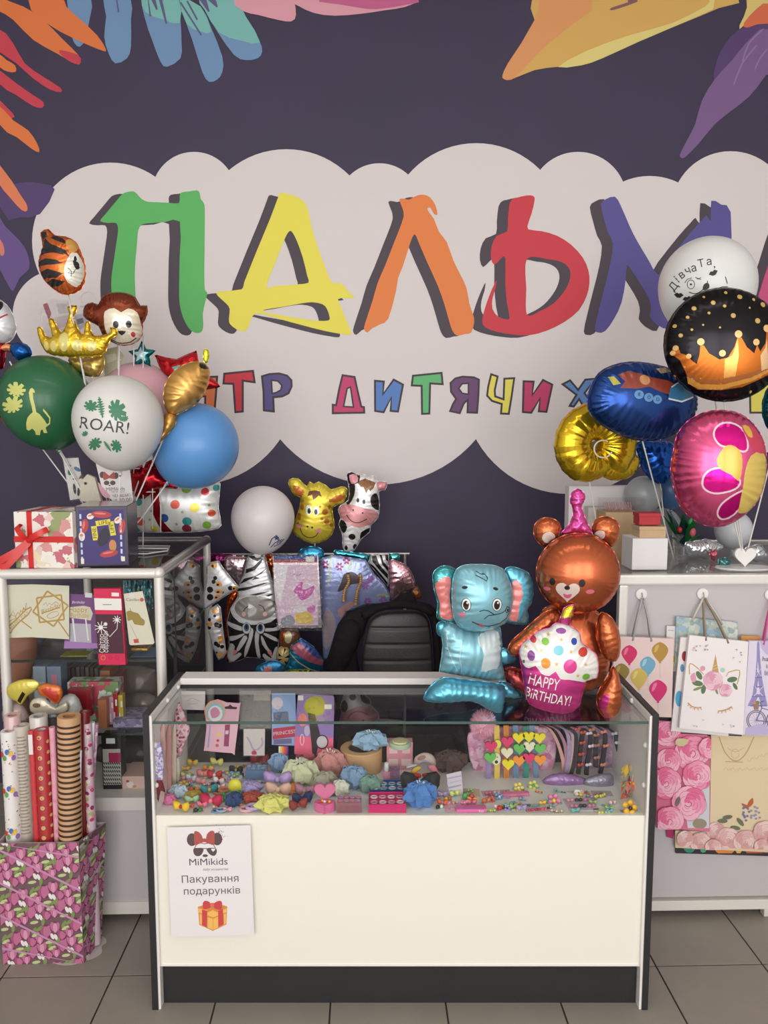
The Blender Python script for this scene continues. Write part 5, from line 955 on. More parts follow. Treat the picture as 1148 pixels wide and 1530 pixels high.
# small leafy arrangement, silver foil scraps
pt = at(1022, 812, 2.95); pt.z = RT; pf = thing('flower_arrangement', 'small foil flower arrangement with dark green leaves and a pink bud beside stacked boxes', 'decoration', pt)
for k in range(16):
    a = rnd.random()*6.28; L = .05+.09*rnd.random(); tip = Vector((math.cos(a)*L*.8, math.sin(a)*L*.4-.01, .06+.12*rnd.random())); s = Vector((-math.sin(a), math.cos(a)*.3, .2))*.018
    m = MB(); b = Vector((0, 0, .02)); mid = b.lerp(tip, .55)+Vector((0, 0, .012)); m.add([b, mid+s, tip, mid-s], [(0, 1, 2), (0, 2, 3)], foil(((24, 84, 44), (40, 120, 60), (60, 90, 84), (34, 66, 80))[k % 4], .25)); m.build('leaf', pf)
m = MB(); m.ball((.02, -.03, .09), (.012, .012, .018), plastic((206, 90, 110))).ball((-.03, -.03, .10), (.009, .009, .012), plastic((190, 40, 40))); m.tube([(0, 0, 0), (0, 0, .03)], .02, mat((150, 150, 160), .3, .5), 12); m.build('bud', pf, smooth=True)
sv = foil((196, 200, 204), .14)
for lab, px, py, w, h_, Y, mm in (('silver crumpled foil lying left of the heart weight', 1050, 830, .07, .035, 2.85, sv), ('pale silver foil cushion lying right of the heart weight', 1128, 822, .05, .03, 2.78, sv), ('teal foil scrap at the foot of the heart weight', 1082, 838, .022, .016, 2.66, foil((90, 150, 150), .2)), ('pink foil bud lying under the petal balloon', 1068, 803, .014, .02, 2.8, foil((220, 120, 140), .2))):
    F = Frame(px, py, Y); P = [(w*math.cos(a)*(1+.2*math.sin(3*a+px)), h_*math.sin(a)*(1+.15*math.cos(5*a))) for a in [i*.35 for i in range(18)]]
    t = thing('foil_balloon', lab, 'balloon', (F.O.x, F.O.y, RT+h_*1.0)); inflate('skin', P, h_*.7, mm, (), t, step=.005, puck=.6, lam=.014, pw=.03)
hw = thing('balloon_weight', 'white heart-shaped balloon weight on an oval base, right cabinet top', 'stand', (STR.x, STR.y, RT))
m = MB(); m.lathe([(0, 0), (.098, 0), (.102, .004), (.098, .008), (0, .008)], mat((226, 224, 222), .3), 40, sq=.55); m.build('base', hw, smooth=True)
MB().plate(heart(0, .046, .038, 30, -1), -.006, .006, mat((236, 232, 228), .35)).build('heart', hw)
rbox('flat grey tray at the right edge behind the heart weight', [(1040, 840), (1180, 850), (1180, 890), (1060, 880)], S8, 2.95, mat((176, 176, 182), .3), .2, name='tray', cat='tray')
for lab, px, py, Y, s in (('clear cellophane bundle on the right cabinet, left of the silver foil', 1010, 848, 2.80, .05), ('small clear cellophane twist beside the white cube carton', 1003, 838, 2.7, .03)):
    p = at(px, py, Y); m = MB(); m.lathe([(s*.6, 0), (s, s*.4), (s*.7, s*1.1), (s*.15, s*1.4), (s*.5, s*1.9)], film(), 14, wob=lambda t, z: .18*math.sin(5*t+z*90)); m.build('cellophane_bundle', None, (p.x, p.y, RT), label=lab, cat='wrapping')
# ---- rack near the wall with the deflated foils
ry = RAILY+.02; ra = at(236, 829, ry); rb_ = at(612, 829, ry); dr = thing('hanging_rack', 'thin dark rail on posts behind the chair holding flat foil balloons', 'rack', (ra.x, ry, 0))
MB().tube([(0, 0, ra.z), (rb_.x-ra.x, 0, ra.z)], .006, alu, 8).build('rail', dr, smooth=True)
for x in (.02, rb_.x-ra.x-.02):
    MB().tube([(x, 0, .012), (x, 0, ra.z)], .007, alu, 8).build('post', dr, smooth=True); MB().box((x-.02, -.12, 0), (x+.02, .1, .012), black_lam).build('foot', dr)
SA = (230, 820, 5.467); SB = (400, 820, 4.783)
def flatfoil(name, label, pts, cr, Y, base, layers=(), T=.012, cat='foil balloon', smooth=2, bump=True, **k):
    c = crop(pts, *cr); F = Frame(sum(p[0] for p in c)/len(c), sum(p[1] for p in c)/len(c), Y); t = thing(name, label, cat, F.O)
    foil_part(F, 'skin', pts, T, base, layers, t, cr, smooth=smooth, step=.006, puck=.3, **k)
    hk = F.q([(0, 0)], *cr)[0]; 
    return t
wf_ = mat((206, 204, 206), .3, .35, coat=.3, bump=.5, bs=14); bf_ = mat((38, 34, 36), .25, .4, bump=.3, bs=14); gf_ = mat((136, 130, 124), .28, .4, bump=.6, bs=14)
crk = lambda c, r=.16: mat(c, r, .9, 1.1, bump=1.0, bs=26)
zo = [(770, 60), (840, 52), (905, 55), (940, 180), (985, 330), (992, 420), (1040, 500), (1045, 600), (1018, 740), (1005, 935), (960, 940), (900, 905), (850, 890), (760, 885), (690, 915), (620, 925), (602, 880), (618, 780), (600, 600), (625, 490), (690, 390), (680, 330), (740, 200)]
Z = lambda *p: (sm(list(p), 2), wf_)
zl = [(zo, bf_), ([(770, 55), (905, 50), (985, 330), (992, 425), (840, 400), (680, 430), (640, 480), (680, 330), (740, 200)], wf_)]
for p in ([(770, 60), (880, 55), (885, 75), (850, 100), (810, 85)], [(900, 60), (880, 110), (830, 170), (750, 200), (755, 165), (820, 140)], [(930, 150), (880, 200), (800, 240), (700, 290), (740, 240), (840, 215)], [(870, 235), (830, 245), (806, 248), (830, 222)], [(942, 270), (860, 300), (750, 335), (680, 345), (690, 322), (800, 300), (900, 272)], [(958, 338), (900, 360), (840, 375), (780, 372), (860, 352)], [(985, 365), (940, 385), (915, 378), (950, 366)]): zl.append((sm(p, 1), bf_))
zl += [Z((625, 500), (680, 420), (830, 395), (970, 420), (1035, 510), (960, 590), (820, 610), (700, 590)), (ell(835, 478, 172, 100), gf_)]
zl += [Z((608, 590), (640, 600), (730, 630), (735, 660), (670, 650), (610, 620)), Z((610, 715), (680, 700), (750, 680), (720, 710), (650, 745), (612, 745)), Z((1040, 620), (980, 640), (915, 640), (915, 665), (990, 665), (1040, 655)), Z((1020, 760), (960, 730), (900, 690), (920, 680), (1000, 720)),
       Z((790, 640), (815, 645), (815, 700), (770, 840), (740, 885), (750, 800), (780, 720)), Z((830, 700), (850, 640), (870, 660), (860, 760), (875, 880), (850, 885), (835, 800)), Z((740, 700), (770, 720), (720, 800), (690, 830), (680, 810)), Z((880, 700), (900, 720), (930, 790), (970, 850), (940, 840), (890, 770)),
       Z((605, 880), (625, 770), (665, 790), (650, 870), (700, 840), (720, 860), (650, 920), (610, 922)), Z((1005, 935), (940, 930), (890, 870), (910, 850), (960, 890), (985, 820), (1010, 800)), (sm([(650, 875), (655, 810), (690, 835)], 1), PNK), (sm([(970, 890), (930, 840), (960, 820)], 1), PNK)]
zl += [(ell(763, 640, 36, 48, 20), wf_), (line(ell(763, 640, 36, 46, 20)+[(799, 640)], 4), bf_), (ell(763, 632, 22, 32, 16), fprint((60, 80, 120))), (ell(763, 628, 12, 20, 14), bf_), (ell(877, 640, 36, 48, 20), wf_), (line(ell(877, 640, 36, 46, 20)+[(913, 640)], 4), bf_), (ell(875, 634, 22, 32, 16), fprint((60, 80, 120))), (ell(875, 630, 12, 20, 14), bf_),
       (line(sm([(735, 520), (750, 480), (790, 450)], 3, False), 6), bf_), (line(sm([(860, 448), (895, 465), (912, 505)], 3, False), 6), bf_), (ell(740, 525, 17, 19), fprint((206, 160, 160))), (ell(912, 525, 17, 19), fprint((206, 160, 160))), ([(775, 430), (850, 480), (840, 520), (775, 555)], mat((190, 186, 184), .2, .5, bump=.6, bs=20))]
flatfoil('zebra_foil', 'black and white zebra foil balloon hanging head-down behind the counter', zo, SA, 3.30, wf_, zl, .022, smooth=1)
flatfoil('crumpled_foil', 'magenta crumpled foil hanging left, behind the spotted foil', [(420, 60), (500, 40), (600, 45), (700, 60), (690, 150), (600, 160), (520, 150), (440, 110)], SA, 3.38, crk((120, 40, 90)), (), .012)
flatfoil('crumpled_foil', 'silvery pink crumpled foil left of the zebra neck', [(580, 80), (640, 55), (700, 62), (772, 70), (765, 170), (735, 260), (700, 300), (640, 230), (585, 190)], SA, 3.36, crk((222, 190, 200)), (), .02)
oc = crk((222, 96, 40)); 
for lab, pts in (('orange foil strip left of the zebra cheek', [(640, 340), (685, 330), (690, 400), (630, 480), (610, 600), (600, 800), (620, 900), (590, 890), (590, 500)]), ('orange foil strip between zebra neck and card pack', [(905, 60), (975, 60), (985, 140), (965, 260), (940, 200)]), ('orange foil tuft below the card pack', [(1000, 800), (1040, 640), (1085, 640), (1060, 720), (1020, 790), (1010, 820)])):
    flatfoil('foil_strip', lab, pts, SA, 3.37, oc, (), .012)
og2 = fprint((226, 160, 84)); sp1 = []
for x, y, r in ((505, 235, 17), (492, 265, 17), (462, 330, 26), (462, 392, 27), (628, 318, 20), (566, 352, 10), (527, 440, 14), (575, 405, 12)): sp1.append((ell(x, y, r), bf_))
for x, y, rx, ry, a in ((490, 135, 28, 24, 0), (535, 285, 30, 20, 30), (520, 390, 26, 18, -30), (535, 345, 34, 18, 10), (662, 320, 22, 18, 0)): sp1.append((ell(x, y, rx, ry, 16, a), og2)); sp1.append((ell(x-8, y+4, rx*.4, ry*.5, 10), bf_))
flatfoil('spotted_foil', 'white foil with black and orange round blots, upper wide one', [(430, 140), (470, 110), (530, 100), (560, 150), (625, 230), (692, 312), (640, 350), (560, 400), (500, 440), (410, 495), (405, 380), (430, 260)], SA, 3.22, wf_, sp1, .012, smooth=1)
sp2 = [(ell(x, y, r), bf_) for x, y, r in ((457, 575, 14), (500, 545, 12), (455, 640, 16), (515, 615, 20), (540, 625, 18), (540, 590, 10), (510, 770, 18), (530, 785, 16), (560, 795, 16), (515, 845, 9), (555, 870, 8))]+[(ell(x, y, rx, ry, 14), og2) for x, y, rx, ry in ((500, 505, 28, 20), (535, 575, 16, 22), (462, 610, 20, 22), (548, 730, 22, 26), (545, 860, 22, 26), (545, 760, 14, 12))]
flatfoil('spotted_foil', 'narrow lower white foil with black and orange blots', [(450, 500), (520, 455), (545, 480), (560, 640), (590, 850), (565, 890), (530, 905), (480, 800), (450, 690), (430, 600)], SA, 3.21, wf_, sp2, .012, smooth=1)
# card pack
t, F_ = card('card_pack', 'silver-edged pink card pack with blue-red header hanging beside the zebra', 'pack', [(40, 50), (362, 50), (388, 565), (75, 565), (48, 300)], SB, 3.26, foil((206, 190, 196), .2), [([(42, 50), (355, 50), (356, 80), (44, 80)], paper((40, 70, 140))), ([(42, 78), (356, 78), (356, 98), (44, 98)], paper((170, 50, 50))), ([(272, 55), (335, 55), (335, 92), (272, 92)], WHp), ([(52, 115), (356, 115), (362, 545), (80, 548), (60, 300)], paper((226, 196, 214))), ([(52, 115), (150, 115), (90, 400), (60, 300)], paper((240, 232, 238))), (sm([(185, 300), (240, 230), (258, 235), (245, 290), (300, 280), (335, 260), (320, 320), (250, 370), (210, 330)], 2), paper((206, 90, 170))), (sm([(195, 480), (240, 440), (300, 450), (325, 520), (260, 540), (205, 520)], 2), paper((232, 196, 80))), (ell(230, 430, 50, 26), paper((232, 222, 226))), (sm([(280, 430), (330, 400), (340, 440), (310, 465)], 2), paper((206, 110, 180))), (sm([(100, 500), (160, 470), (195, 510), (180, 545), (100, 545)], 2), paper((150, 150, 166))), (line([(165, 175), (180, 190), (200, 178), (215, 192), (240, 180)], 5), gr_)], film_over=True)
lav = mat((150, 160, 206), .2, .35, 1.0, coat=.6, bump=.9, bs=18)
fl = []
for x, y in ((515, 125), (415, 110), (565, 80), (715, 375), (825, 365), (735, 215), (700, 260)):
    for k in range(6): a = k*math.pi/3; fl.append((ell(x+17*math.cos(a), y+20*math.sin(a), 12, 8, 10, math.degrees(a)), fprint((150, 40, 100) if x < 760 and y < 200 else (150, 90, 160))))
fl += [(line(sm(p, 3, False), 9), fprint((170, 190, 90))) for p in ([(460, 50), (440, 120), (450, 200), (430, 250)], [(600, 80), (590, 110), (575, 140)], [(780, 330), (830, 325), (870, 340)])]
br = []
flatfoil('flower_foil', 'lavender-blue foil print with magenta flowers and two tan braids beside the chair', [(380, 70), (470, 45), (560, 60), (700, 80), (760, 180), (830, 250), (880, 330), (870, 390), (700, 400), (560, 450), (500, 620), (470, 760), (400, 800), (385, 400), (372, 200)], SB, 3.33, lav, fl+[(sm([(545, 180), (600, 160), (650, 190), (660, 240), (600, 250), (540, 290), (500, 300), (530, 230)], 2), fprint((54, 40, 44))), (sm([(500, 440), (540, 400), (600, 370), (620, 400), (560, 450), (520, 490)], 2), fprint((196, 150, 150))), (sm([(395, 480), (440, 430), (485, 500), (480, 590), (440, 700), (395, 690)], 2), fprint((176, 160, 170)))], .014, smooth=1)
for lab, P in (('left tan braid printed foil strand', [(575, 190), (580, 240), (555, 290), (545, 340), (545, 375)]), ('right tan braid printed foil strand', [(665, 190), (665, 240), (645, 290), (635, 340), (630, 400)])):
    par = [o for o in COL.objects if o.get('label', '').startswith('lavender-blue')][0]; m = MB()
    for i, (x, y) in enumerate(sm(P, 4, False)):
        p = at(*crop([(x, y)], *SB)[0], 3.295)-par.location; m.ball(p, (.008, .005, .0055), fprint((176, 130, 76)), 8, 6)
    m.build('braid', par, smooth=True)
flatfoil('teal_foil', 'teal crumpled foil at the top of the rack, right part', [(480, 10), (560, 20), (640, 30), (722, 45), (715, 100), (690, 90), (620, 62), (560, 55), (485, 50)], SB, 3.36, crk((80, 176, 190)), (), .012)
flatfoil('blue_foil', 'round sky-blue foil top behind the card pack', [(215, 50), (240, 5), (300, -15), (360, -10), (400, 20), (395, 90), (300, 100), (220, 90)], SB, 3.36, foil((60, 150, 196)), (), .02)
flatfoil('teal_foil', 'little teal shimmering foil corner at the rack end', [(868, 35), (940, 35), (945, 95), (870, 95)], SB, 3.39, crk((90, 180, 184)), (), .008, smooth=1)
zb2 = [(720, 100), (740, 40), (865, 40), (872, 230), (860, 265), (790, 180)]
flatfoil('striped_foil', 'zebra-striped foil piece hanging at the rack right of the flowers', zb2, SB, 3.35, wf_, [(sm(p, 1), bf_) for p in ([(745, 50), (775, 45), (800, 110), (860, 180), (860, 215), (800, 150), (750, 90)], [(800, 42), (815, 42), (830, 90), (862, 130), (862, 160), (820, 110)], [(840, 42), (862, 42), (862, 90), (845, 75)], [(725, 100), (760, 120), (820, 190), (858, 240), (855, 262), (790, 190)])], .014, smooth=0)
flatfoil('crumpled_foil', 'pale pink crumpled foil fan hanging nearest the chair', [(868, 90), (930, 90), (1000, 130), (1040, 200), (1050, 270), (960, 310), (890, 365), (875, 250)], SB, 3.31, crk((214, 166, 176), .2), [(sm([(1048, 262), (990, 300), (930, 330), (890, 362), (940, 360), (1000, 320), (1050, 290)], 1), wf_)], .02)
flatfoil('spotted_foil', 'brown and orange animal-print foil edge peeping past the pink fan', [(1030, 280), (1075, 270), (1102, 350), (1050, 355), (1020, 330)], SB, 3.36, fprint((120, 70, 40)), [(ell(1060, 310, 14, 16), fprint((222, 150, 70)))], .01)
flatfoil('paw_foil', 'round brown foil paw with cream pad below the card pack', [(80, 600), (130, 570), (200, 575), (232, 630), (210, 690), (150, 712), (90, 700)], SB, 3.30, fprint((112, 70, 44)), [(ell(150, 625, 26, 42), fprint((190, 180, 140))), (sm([(110, 690), (100, 620), (125, 590)], 1), oc)], .022)
flatfoil('paw_foil', 'tan foil paw with dark stripes under the zebra ear', [(72, 720), (120, 700), (158, 730), (155, 800), (110, 838), (75, 825)], SB, 3.29, fprint((206, 176, 116)), [(sm(p, 1), bf_) for p in ([(80, 740), (110, 760), (80, 760)], [(75, 780), (110, 780), (78, 800)], [(120, 705), (115, 745), (135, 715)], [(158, 750), (122, 770), (156, 775)], [(150, 815), (120, 790), (135, 830)])], .02)
sb_ = foil((50, 140, 184), .2)
flatfoil('rainbow_foil', 'sky-blue foil with pink and navy bands hanging low beside the jacket', [(160, 700), (240, 640), (330, 700), (400, 800), (395, 850), (350, 915), (200, 915), (100, 890), (150, 800)], SB, 3.28, sb_, [([(160, 700), (230, 660), (400, 800), (398, 835), (300, 800), (200, 740)], fprint((176, 90, 110))), ([(225, 660), (260, 620), (380, 730), (384, 790), (330, 760)], fprint((60, 80, 150))), (line([(160, 740), (220, 800), (300, 850), (380, 880)], 8), fprint((180, 190, 140)))], .02, smooth=1)
flatfoil('blue_foil', 'sky-blue foil bag with a coral squiggle at the lowest left of the rack', [(-70, 840), (20, 800), (110, 820), (100, 915), (-60, 925), (-85, 880)], SB, 3.24, foil((60, 130, 176), .25), [(sm([(-30, 850), (20, 830), (35, 860), (20, 890), (0, 870), (-25, 870)], 2), fprint((190, 110, 110)))], .015)
flatfoil('striped_foil', 'olive green foil with black bars just above the counter rail', [(95, 880), (160, 865), (310, 862), (325, 915), (320, 960), (90, 960)], SB, 3.26, foil((120, 130, 40), .3), [([(x, 865), (x+22, 865), (x+22, 960), (x, 960)], bf_) for x in (225, 262, 297)], .012, smooth=1)
# ---- office chair with a jacket over it
S10 = (320, 680, 3.189); Fc = Frame(592, 960, 2.92, 0)
ch = thing('office_chair', 'black padded office chair with ribbed backrest behind the counter', 'chair', (Fc.O.x, Fc.O.y, 0)); dz = Fc.O.z
bkq = sm([(705, 1200), (702, 1050), (705, 930), (722, 850), (742, 785), (790, 748), (880, 738), (965, 740), (1012, 768), (1030, 830), (1040, 950), (1045, 1060), (1045, 1200)], 3)
lea = mat((52, 48, 50), .42, bump=.2, bs=120); o = inflate('backrest', Fc.q(bkq, *S10), .04, lea, (), ch, loc=(0, 0, dz), step=.006, puck=0, rim=0, flatness=.22)
for v in o.data.vertices:
    if v.co.y < -.004: v.co.y += .0065*max(0, math.cos((v.co.z)*2*math.pi/.064))**14
m = MB(); m.box((-.03, .03, .40), (.03, .06, dz-.05), black_lam, bev=.005); m.build('back_bar', ch)
m = MB(); m.box((-.23, -.42, .42), (.23, .04, .50), lea, bev=.03); m.build('seat', ch, smooth=True)
m = MB(); m.tube([(0, -.19, .1), (0, -.19, .42)], .025, black_lam, 14); m.build('gas_column', ch)
for k in range(5):
    a = math.radians(90+72*k); m = MB(); m.tube([(0, -.19, .1), (.26*math.cos(a), -.19+.26*math.sin(a), .07)], [.022, .014], black_lam, 8); m.build('leg', ch); m = MB(); m.ball((.26*math.cos(a), -.19+.26*math.sin(a), .03), (.03, .03, .03), black_lam, 12, 8); m.build('caster', ch, smooth=True)
jm = mat((30, 27, 30), .95, bump=.5, bs=40, spec=.15)
jo = sm([(480, 1200), (500, 1100), (530, 1000), (560, 900), (592, 800), (640, 750), (700, 722), (780, 705), (850, 700), (905, 655), (950, 660), (965, 690), (1010, 700), (1058, 735), (1072, 820), (1080, 900), (1085, 1040), (1090, 1200), (1050, 1200), (1048, 1000), (1036, 830), (1016, 762), (965, 732), (880, 730), (785, 740), (735, 782), (714, 850), (680, 930), (700, 1050), (700, 1200)], 2)
jk = thing('jacket', 'black jacket draped over the shoulders of the office chair', 'jacket', Fc.O)
inflate('body', Fc.q(jo, *S10), .045, jm, (), jk, loc=(0, -.005, 0), step=.008, puck=0, rim=0, flatness=.4)
foil_part(Fc, 'sleeve', [(560, 900), (600, 800), (660, 770), (700, 800), (690, 880), (640, 1000), (600, 1100), (590, 1200), (500, 1200), (520, 1060)], .05, jm, (), jk, S10, y=-.03, puck=.3, lam=.05, rim=0, step=.008)
foil_part(Fc, 'collar', [(700, 740), (780, 700), (880, 685), (980, 695), (1045, 730), (1030, 760), (960, 728), (860, 722), (780, 738), (720, 775)], .03, jm, (), jk, S10, y=-.03, puck=.2, lam=.04, rim=0, step=.006)
# ================================================================ hair things inside the counter showcase
def spot(px, py, z=SH): return atz(px, py, z+.0005)
def ppm(p): return (p-CAM).dot(FWD)/FPX
def small(name, label, px, py, az=None, z=SH, cat=None, group=None):
    p = spot(px, py, z); t = thing(name, label, cat or name.split('_')[-1].replace('scrunchie', 'hair tie'), p, math.radians(az if az is not None else rnd.uniform(-25, 25)), group); return t, ppm(p)
def wobball(m, c, r, mm, n=16, k=10, amp=.18, fr=5, seed=0):
    vs = []
    for i in range(k+1):
        for j in range(n):
            a, b = math.pi*i/k, 2*math.pi*j/n; q = 1+amp*math.sin(fr*b+seed+2*a)*math.sin(a)+amp*.5*math.sin(7*a+seed+3*b)
            vs.append((c[0]+r[0]*q*math.sin(a)*math.cos(b), c[1]+r[1]*q*math.sin(a)*math.sin(b), c[2]-r[2]*q*math.cos(a)))
    m.add(vs, [(i*n+j, i*n+(j+1) % n, (i+1)*n+(j+1) % n, (i+1)*n+j) for i in range(k) for j in range(n)], mm)
def kbow(label, px, py, w, c1, c2=None, satin_=False, name='hair_bow'):
    t, u = small(name, label, px, py, cat='hair bow'); R = w*u/2; h_ = R*.55; m1 = mat(c1, .35 if satin_ else .7, 0, 1.05, coat=.2 if satin_ else 0)
    for s in (-1, 1):
        m = MB(); P = [(0, h_*.25), (R*.35, h_*.75), (R*.8, h_*1.0), (R, h_*.7), (R*.95, -h_*.2), (R*.7, -h_*.75), (R*.35, -h_*.55), (0, -h_*.22)]
        n = len(P); vs = [(s*x, -R*.28*math.sin(math.pi*min(x/R, 1)), z+h_) for x, z in P]+[(s*x, R*.28*math.sin(math.pi*min(x/R, 1)), z+h_) for x, z in P]+[(s*R*.5, -R*.42, h_*1.05), (s*R*.5, R*.42, h_)]
        fs = []
        for i in range(n): j = (i+1) % n; fs += [(i, j, 2*n), (j+n, i+n, 2*n+1), (i, i+n, j+n, j)]
        m.add(vs, fs, m1); m.build('loop', t, smooth='all')
    m = MB(); m.ball((0, -R*.1, h_), (R*.2, R*.22, R*.22), mat(c2 or c1, .5), 8, 6); m.build('knot', t, smooth='all')
def kpuff(label, px, py, w, h_, c, core=None, name='tulle_scrunchie', fr=7, alpha=1.0):
    t, u = small(name, label, px, py, cat='hair tie'); R = w*u/2; H = h_*u/2; m = MB(); mm = mat(c, .8, 0, 1.0, bump=.6, bs=150, sss=.1)
    wobball(m, (0, 0, H*.9), (R, R*.75, H), mm, 22, 12, .22, fr, px); m.build('ruffle', t, smooth=True)
    for i in range(5):
        a = i*1.256+px; m = MB(); wobball(m, (R*.45*math.cos(a), R*.35*math.sin(a)-R*.1, H*1.35), (R*.42, R*.16, H*.5), mm, 10, 6, .25, 3, i); m.build('petal', t, smooth=True)
    if core:
        m = MB()
        for i in range(7): a = i*.9; m.tube([(0, -R*.1, H*1.3), (R*.28*math.cos(a), -R*.1-R*.1*math.sin(a), H*(1.95+.2*math.sin(a*3)))], R*.035, plastic(core), 5)
        m.build('stamens', t, kind='stuff')
def kclip(label, px, py, w, c1, c2, shape='flower', name='hair_clip'):
    t, u = small(name, label, px, py, cat='hair clip'); R = w*u/2; a_ = plastic(c1); b_ = plastic(c2)
    m = MB(); m.box((-R*.9, -R*.12, 0), (R*.9, R*.12, R*.12), mat((190, 190, 196), .3, .8)); m.build('bar', t)
    m = MB()
    if shape == 'flower':
        for k in range(5): a = 2*math.pi*k/5; m.ball((R*.5*math.cos(a), -R*.15+R*.25*math.sin(a), R*.45+R*.42*math.sin(a)), (R*.34, R*.2, R*.3), a_, 8, 5)
        m.ball((0, -R*.3, R*.45), (R*.24, R*.2, R*.24), b_, 8, 5)
    elif shape == 'fruit':
        m.ball((-R*.35, 0, R*.4), (R*.45, R*.35, R*.38), a_, 10, 6); m.ball((R*.4, 0, R*.35), (R*.4, R*.3, R*.34), b_, 10, 6); m.ball((0, -R*.1, R*.75), (R*.2, R*.15, R*.15), plastic((90, 150, 70)), 8, 5)
    elif shape == 'leaf':
        for k in (-1, 0, 1): m.ball((k*R*.45, k*R*.1, R*.25), (R*.55, R*.3, R*.14), a_ if k else b_, 10, 5)
    else:
        for k in range(5): m.ball((R*(-.7+.35*k), R*.1*math.sin(k*2), R*.28), (R*.2, R*.2, R*.2), a_ if k % 2 else b_, 8, 5)
    m.build('ornament', t, smooth='all')
def kring(label, px, py, w, cols, name='hair_elastic'):
    t, u = small(name, label, px, py, cat='hair tie'); R = w*u/2
    for i, c in enumerate(cols):
        m = MB(); o = (i-(len(cols)-1)/2)*R*.55; m.tube([(o+R*.6*math.cos(a), R*.45*math.sin(a), R*.13+i*R*.16) for a in [j*math.pi/8 for j in range(16)]], R*.15, cloth(c), 6, closed=True); m.build('ring', t, smooth='all')
def kcard(label, px, py, w, d, base, cols, name='clip_card'):
    t, u = small(name, label, px, py, az=rnd.uniform(-8, 8), cat='hair clips'); W_ = w*u/2; D_ = d*u*1.4/2
    MB().box((-W_, -D_, 0), (W_, D_, .0012), paper(base)).build('card_sheet', t)
    for i, c in enumerate(cols):
        m = MB(); x = -W_*.6+1.2*W_*(i % 3)/2; y = -D_*.5+D_*(i//3); r = W_*.26
        m.ball((x-r*.5, y, r*.5), (r*.6, r*.5, r*.5), plastic(c), 7, 5).ball((x+r*.5, y, r*.5), (r*.6, r*.5, r*.5), plastic(c), 7, 5); m.build('clip', t, smooth='all')
bows = [('yellow bow near the back left corner of the showcase', 288, 1144, 18, (226, 190, 60), (230, 120, 60)), ('pale yellow butterfly bow in the back row', 324, 1144, 22, (232, 222, 120), (240, 230, 170)), ('black bow in the back row by the jar', 353, 1156, 22, (40, 36, 40), (190, 170, 90)), ('crimson long bow behind the jar of elastics', 388, 1144, 34, (140, 34, 48), (120, 30, 40)),
  ('powder blue and white bow among the left clips', 286, 1168, 20, (206, 216, 224), (170, 190, 210)), ('coral pink bow left of the white one', 303, 1161, 20, (232, 130, 130), (240, 180, 170)), ('rose bow just below the coral pink one', 300, 1172, 18, (224, 150, 160), None), ('red and white bow in the middle of the left clips', 321, 1164, 24, (190, 50, 60), (240, 230, 230)), ('white bow left of the duck bag', 327, 1172, 20, (236, 222, 224), (220, 120, 120)),
  ('teal bow with yellow knot left of the duck bag foot', 313, 1186, 26, (60, 140, 150), (230, 190, 60)), ('mint green bow in the front left rows', 287, 1200, 22, (170, 204, 160), (210, 220, 130)), ('yellow spotted bow pair at the front left', 271, 1212, 28, (236, 194, 40), (170, 40, 30)), ('large crimson dotted bow at the front left', 316, 1205, 36, (190, 30, 70), (240, 120, 140)), ('peach bow over the yellow tulle puff', 416, 1190, 40, (226, 180, 160), (240, 200, 180)),
  ('big lilac satin bow in the middle left', 415, 1176, 44, (178, 150, 206), (190, 166, 216)), ('mauve pink bow above the navy one', 456, 1190, 34, (176, 120, 140), (190, 140, 150)), ('navy bow left of the heart box', 452, 1201, 32, (34, 46, 96), (50, 60, 120)), ('rust brown bow below the navy one', 446, 1210, 30, (140, 50, 44), None), ('black bow beneath the white sunglasses', 628, 1186, 60, (44, 40, 42), (30, 30, 32)), ('small pink bow right of the crimson dotted one', 340, 1213, 14, (226, 150, 170), None)]
for b in bows: kbow(*b[1:1] if 0 else (b[0], b[1], b[2], b[3], b[4], b[5]), satin_='satin' in b[0])
m0 = mat((232, 210, 210), .5)
for b in [('powder blue tulle flower behind the lilac satin bow', 418, 1152, 30, 28, (140, 166, 200)), ('rose red pointed tulle flower in the back row', 462, 1146, 34, 30, (196, 100, 120)), ('cream and mint tulle flower with a small silver crown', 450, 1170, 50, 38, (204, 206, 170), (220, 222, 226)), ('dusty pink tulle flower with white stamens', 495, 1158, 46, 40, (206, 140, 136), (240, 238, 232)), ('sage tulle puff between cream flower and blue tulle', 486, 1176, 34, 24, (176, 170, 150)), ('powder blue tulle flower in front of the kraft tape roll', 530, 1176, 40, 34, (128, 156, 186)),
          ('sage green tulle scrunchie right of the blue tulle', 553, 1182, 34, 26, (120, 150, 136)), ('mauve tulle scrunchie left of the white rose', 490, 1188, 26, 18, (160, 130, 150)), ('big lemon tulle scrunchie at the front', 408, 1210, 46, 24, (222, 216, 120)), ('lavender scrunchie behind the rust braid one', 372, 1186, 38, 20, (168, 150, 200)), ('rust braided scrunchie above the pink bands', 377, 1197, 34, 14, (176, 76, 56)), ('pink pompon at the front left corner', 254, 1201, 18, 16, (226, 120, 170)), ('orange scrunchie below the cream flower', 440, 1184, 24, 14, (232, 140, 70)),
          ('navy blue textured scrunchie in the front left rows', 350, 1204, 24, 22, (44, 66, 110)), ('olive scrunchie in the left rows', 288, 1193, 26, 12, (176, 150, 60)), ('cornflower blue scrunchie around a white fabric rose', 628, 1203, 46, 38, (84, 130, 196), (236, 230, 220)), ('white fabric rose scrunchie with a price tag', 509, 1188, 24, 24, (236, 232, 214)), ('silver blue fluffy flower at the left front', 267, 1191, 26, 20, (186, 200, 214)), ('white pompon among the right clip cards', 863, 1188, 9, 9, (236, 236, 232)), ('brown beaded puff hat behind the card strips', 672, 1150, 50, 30, (92, 70, 66))]: kpuff(*b)
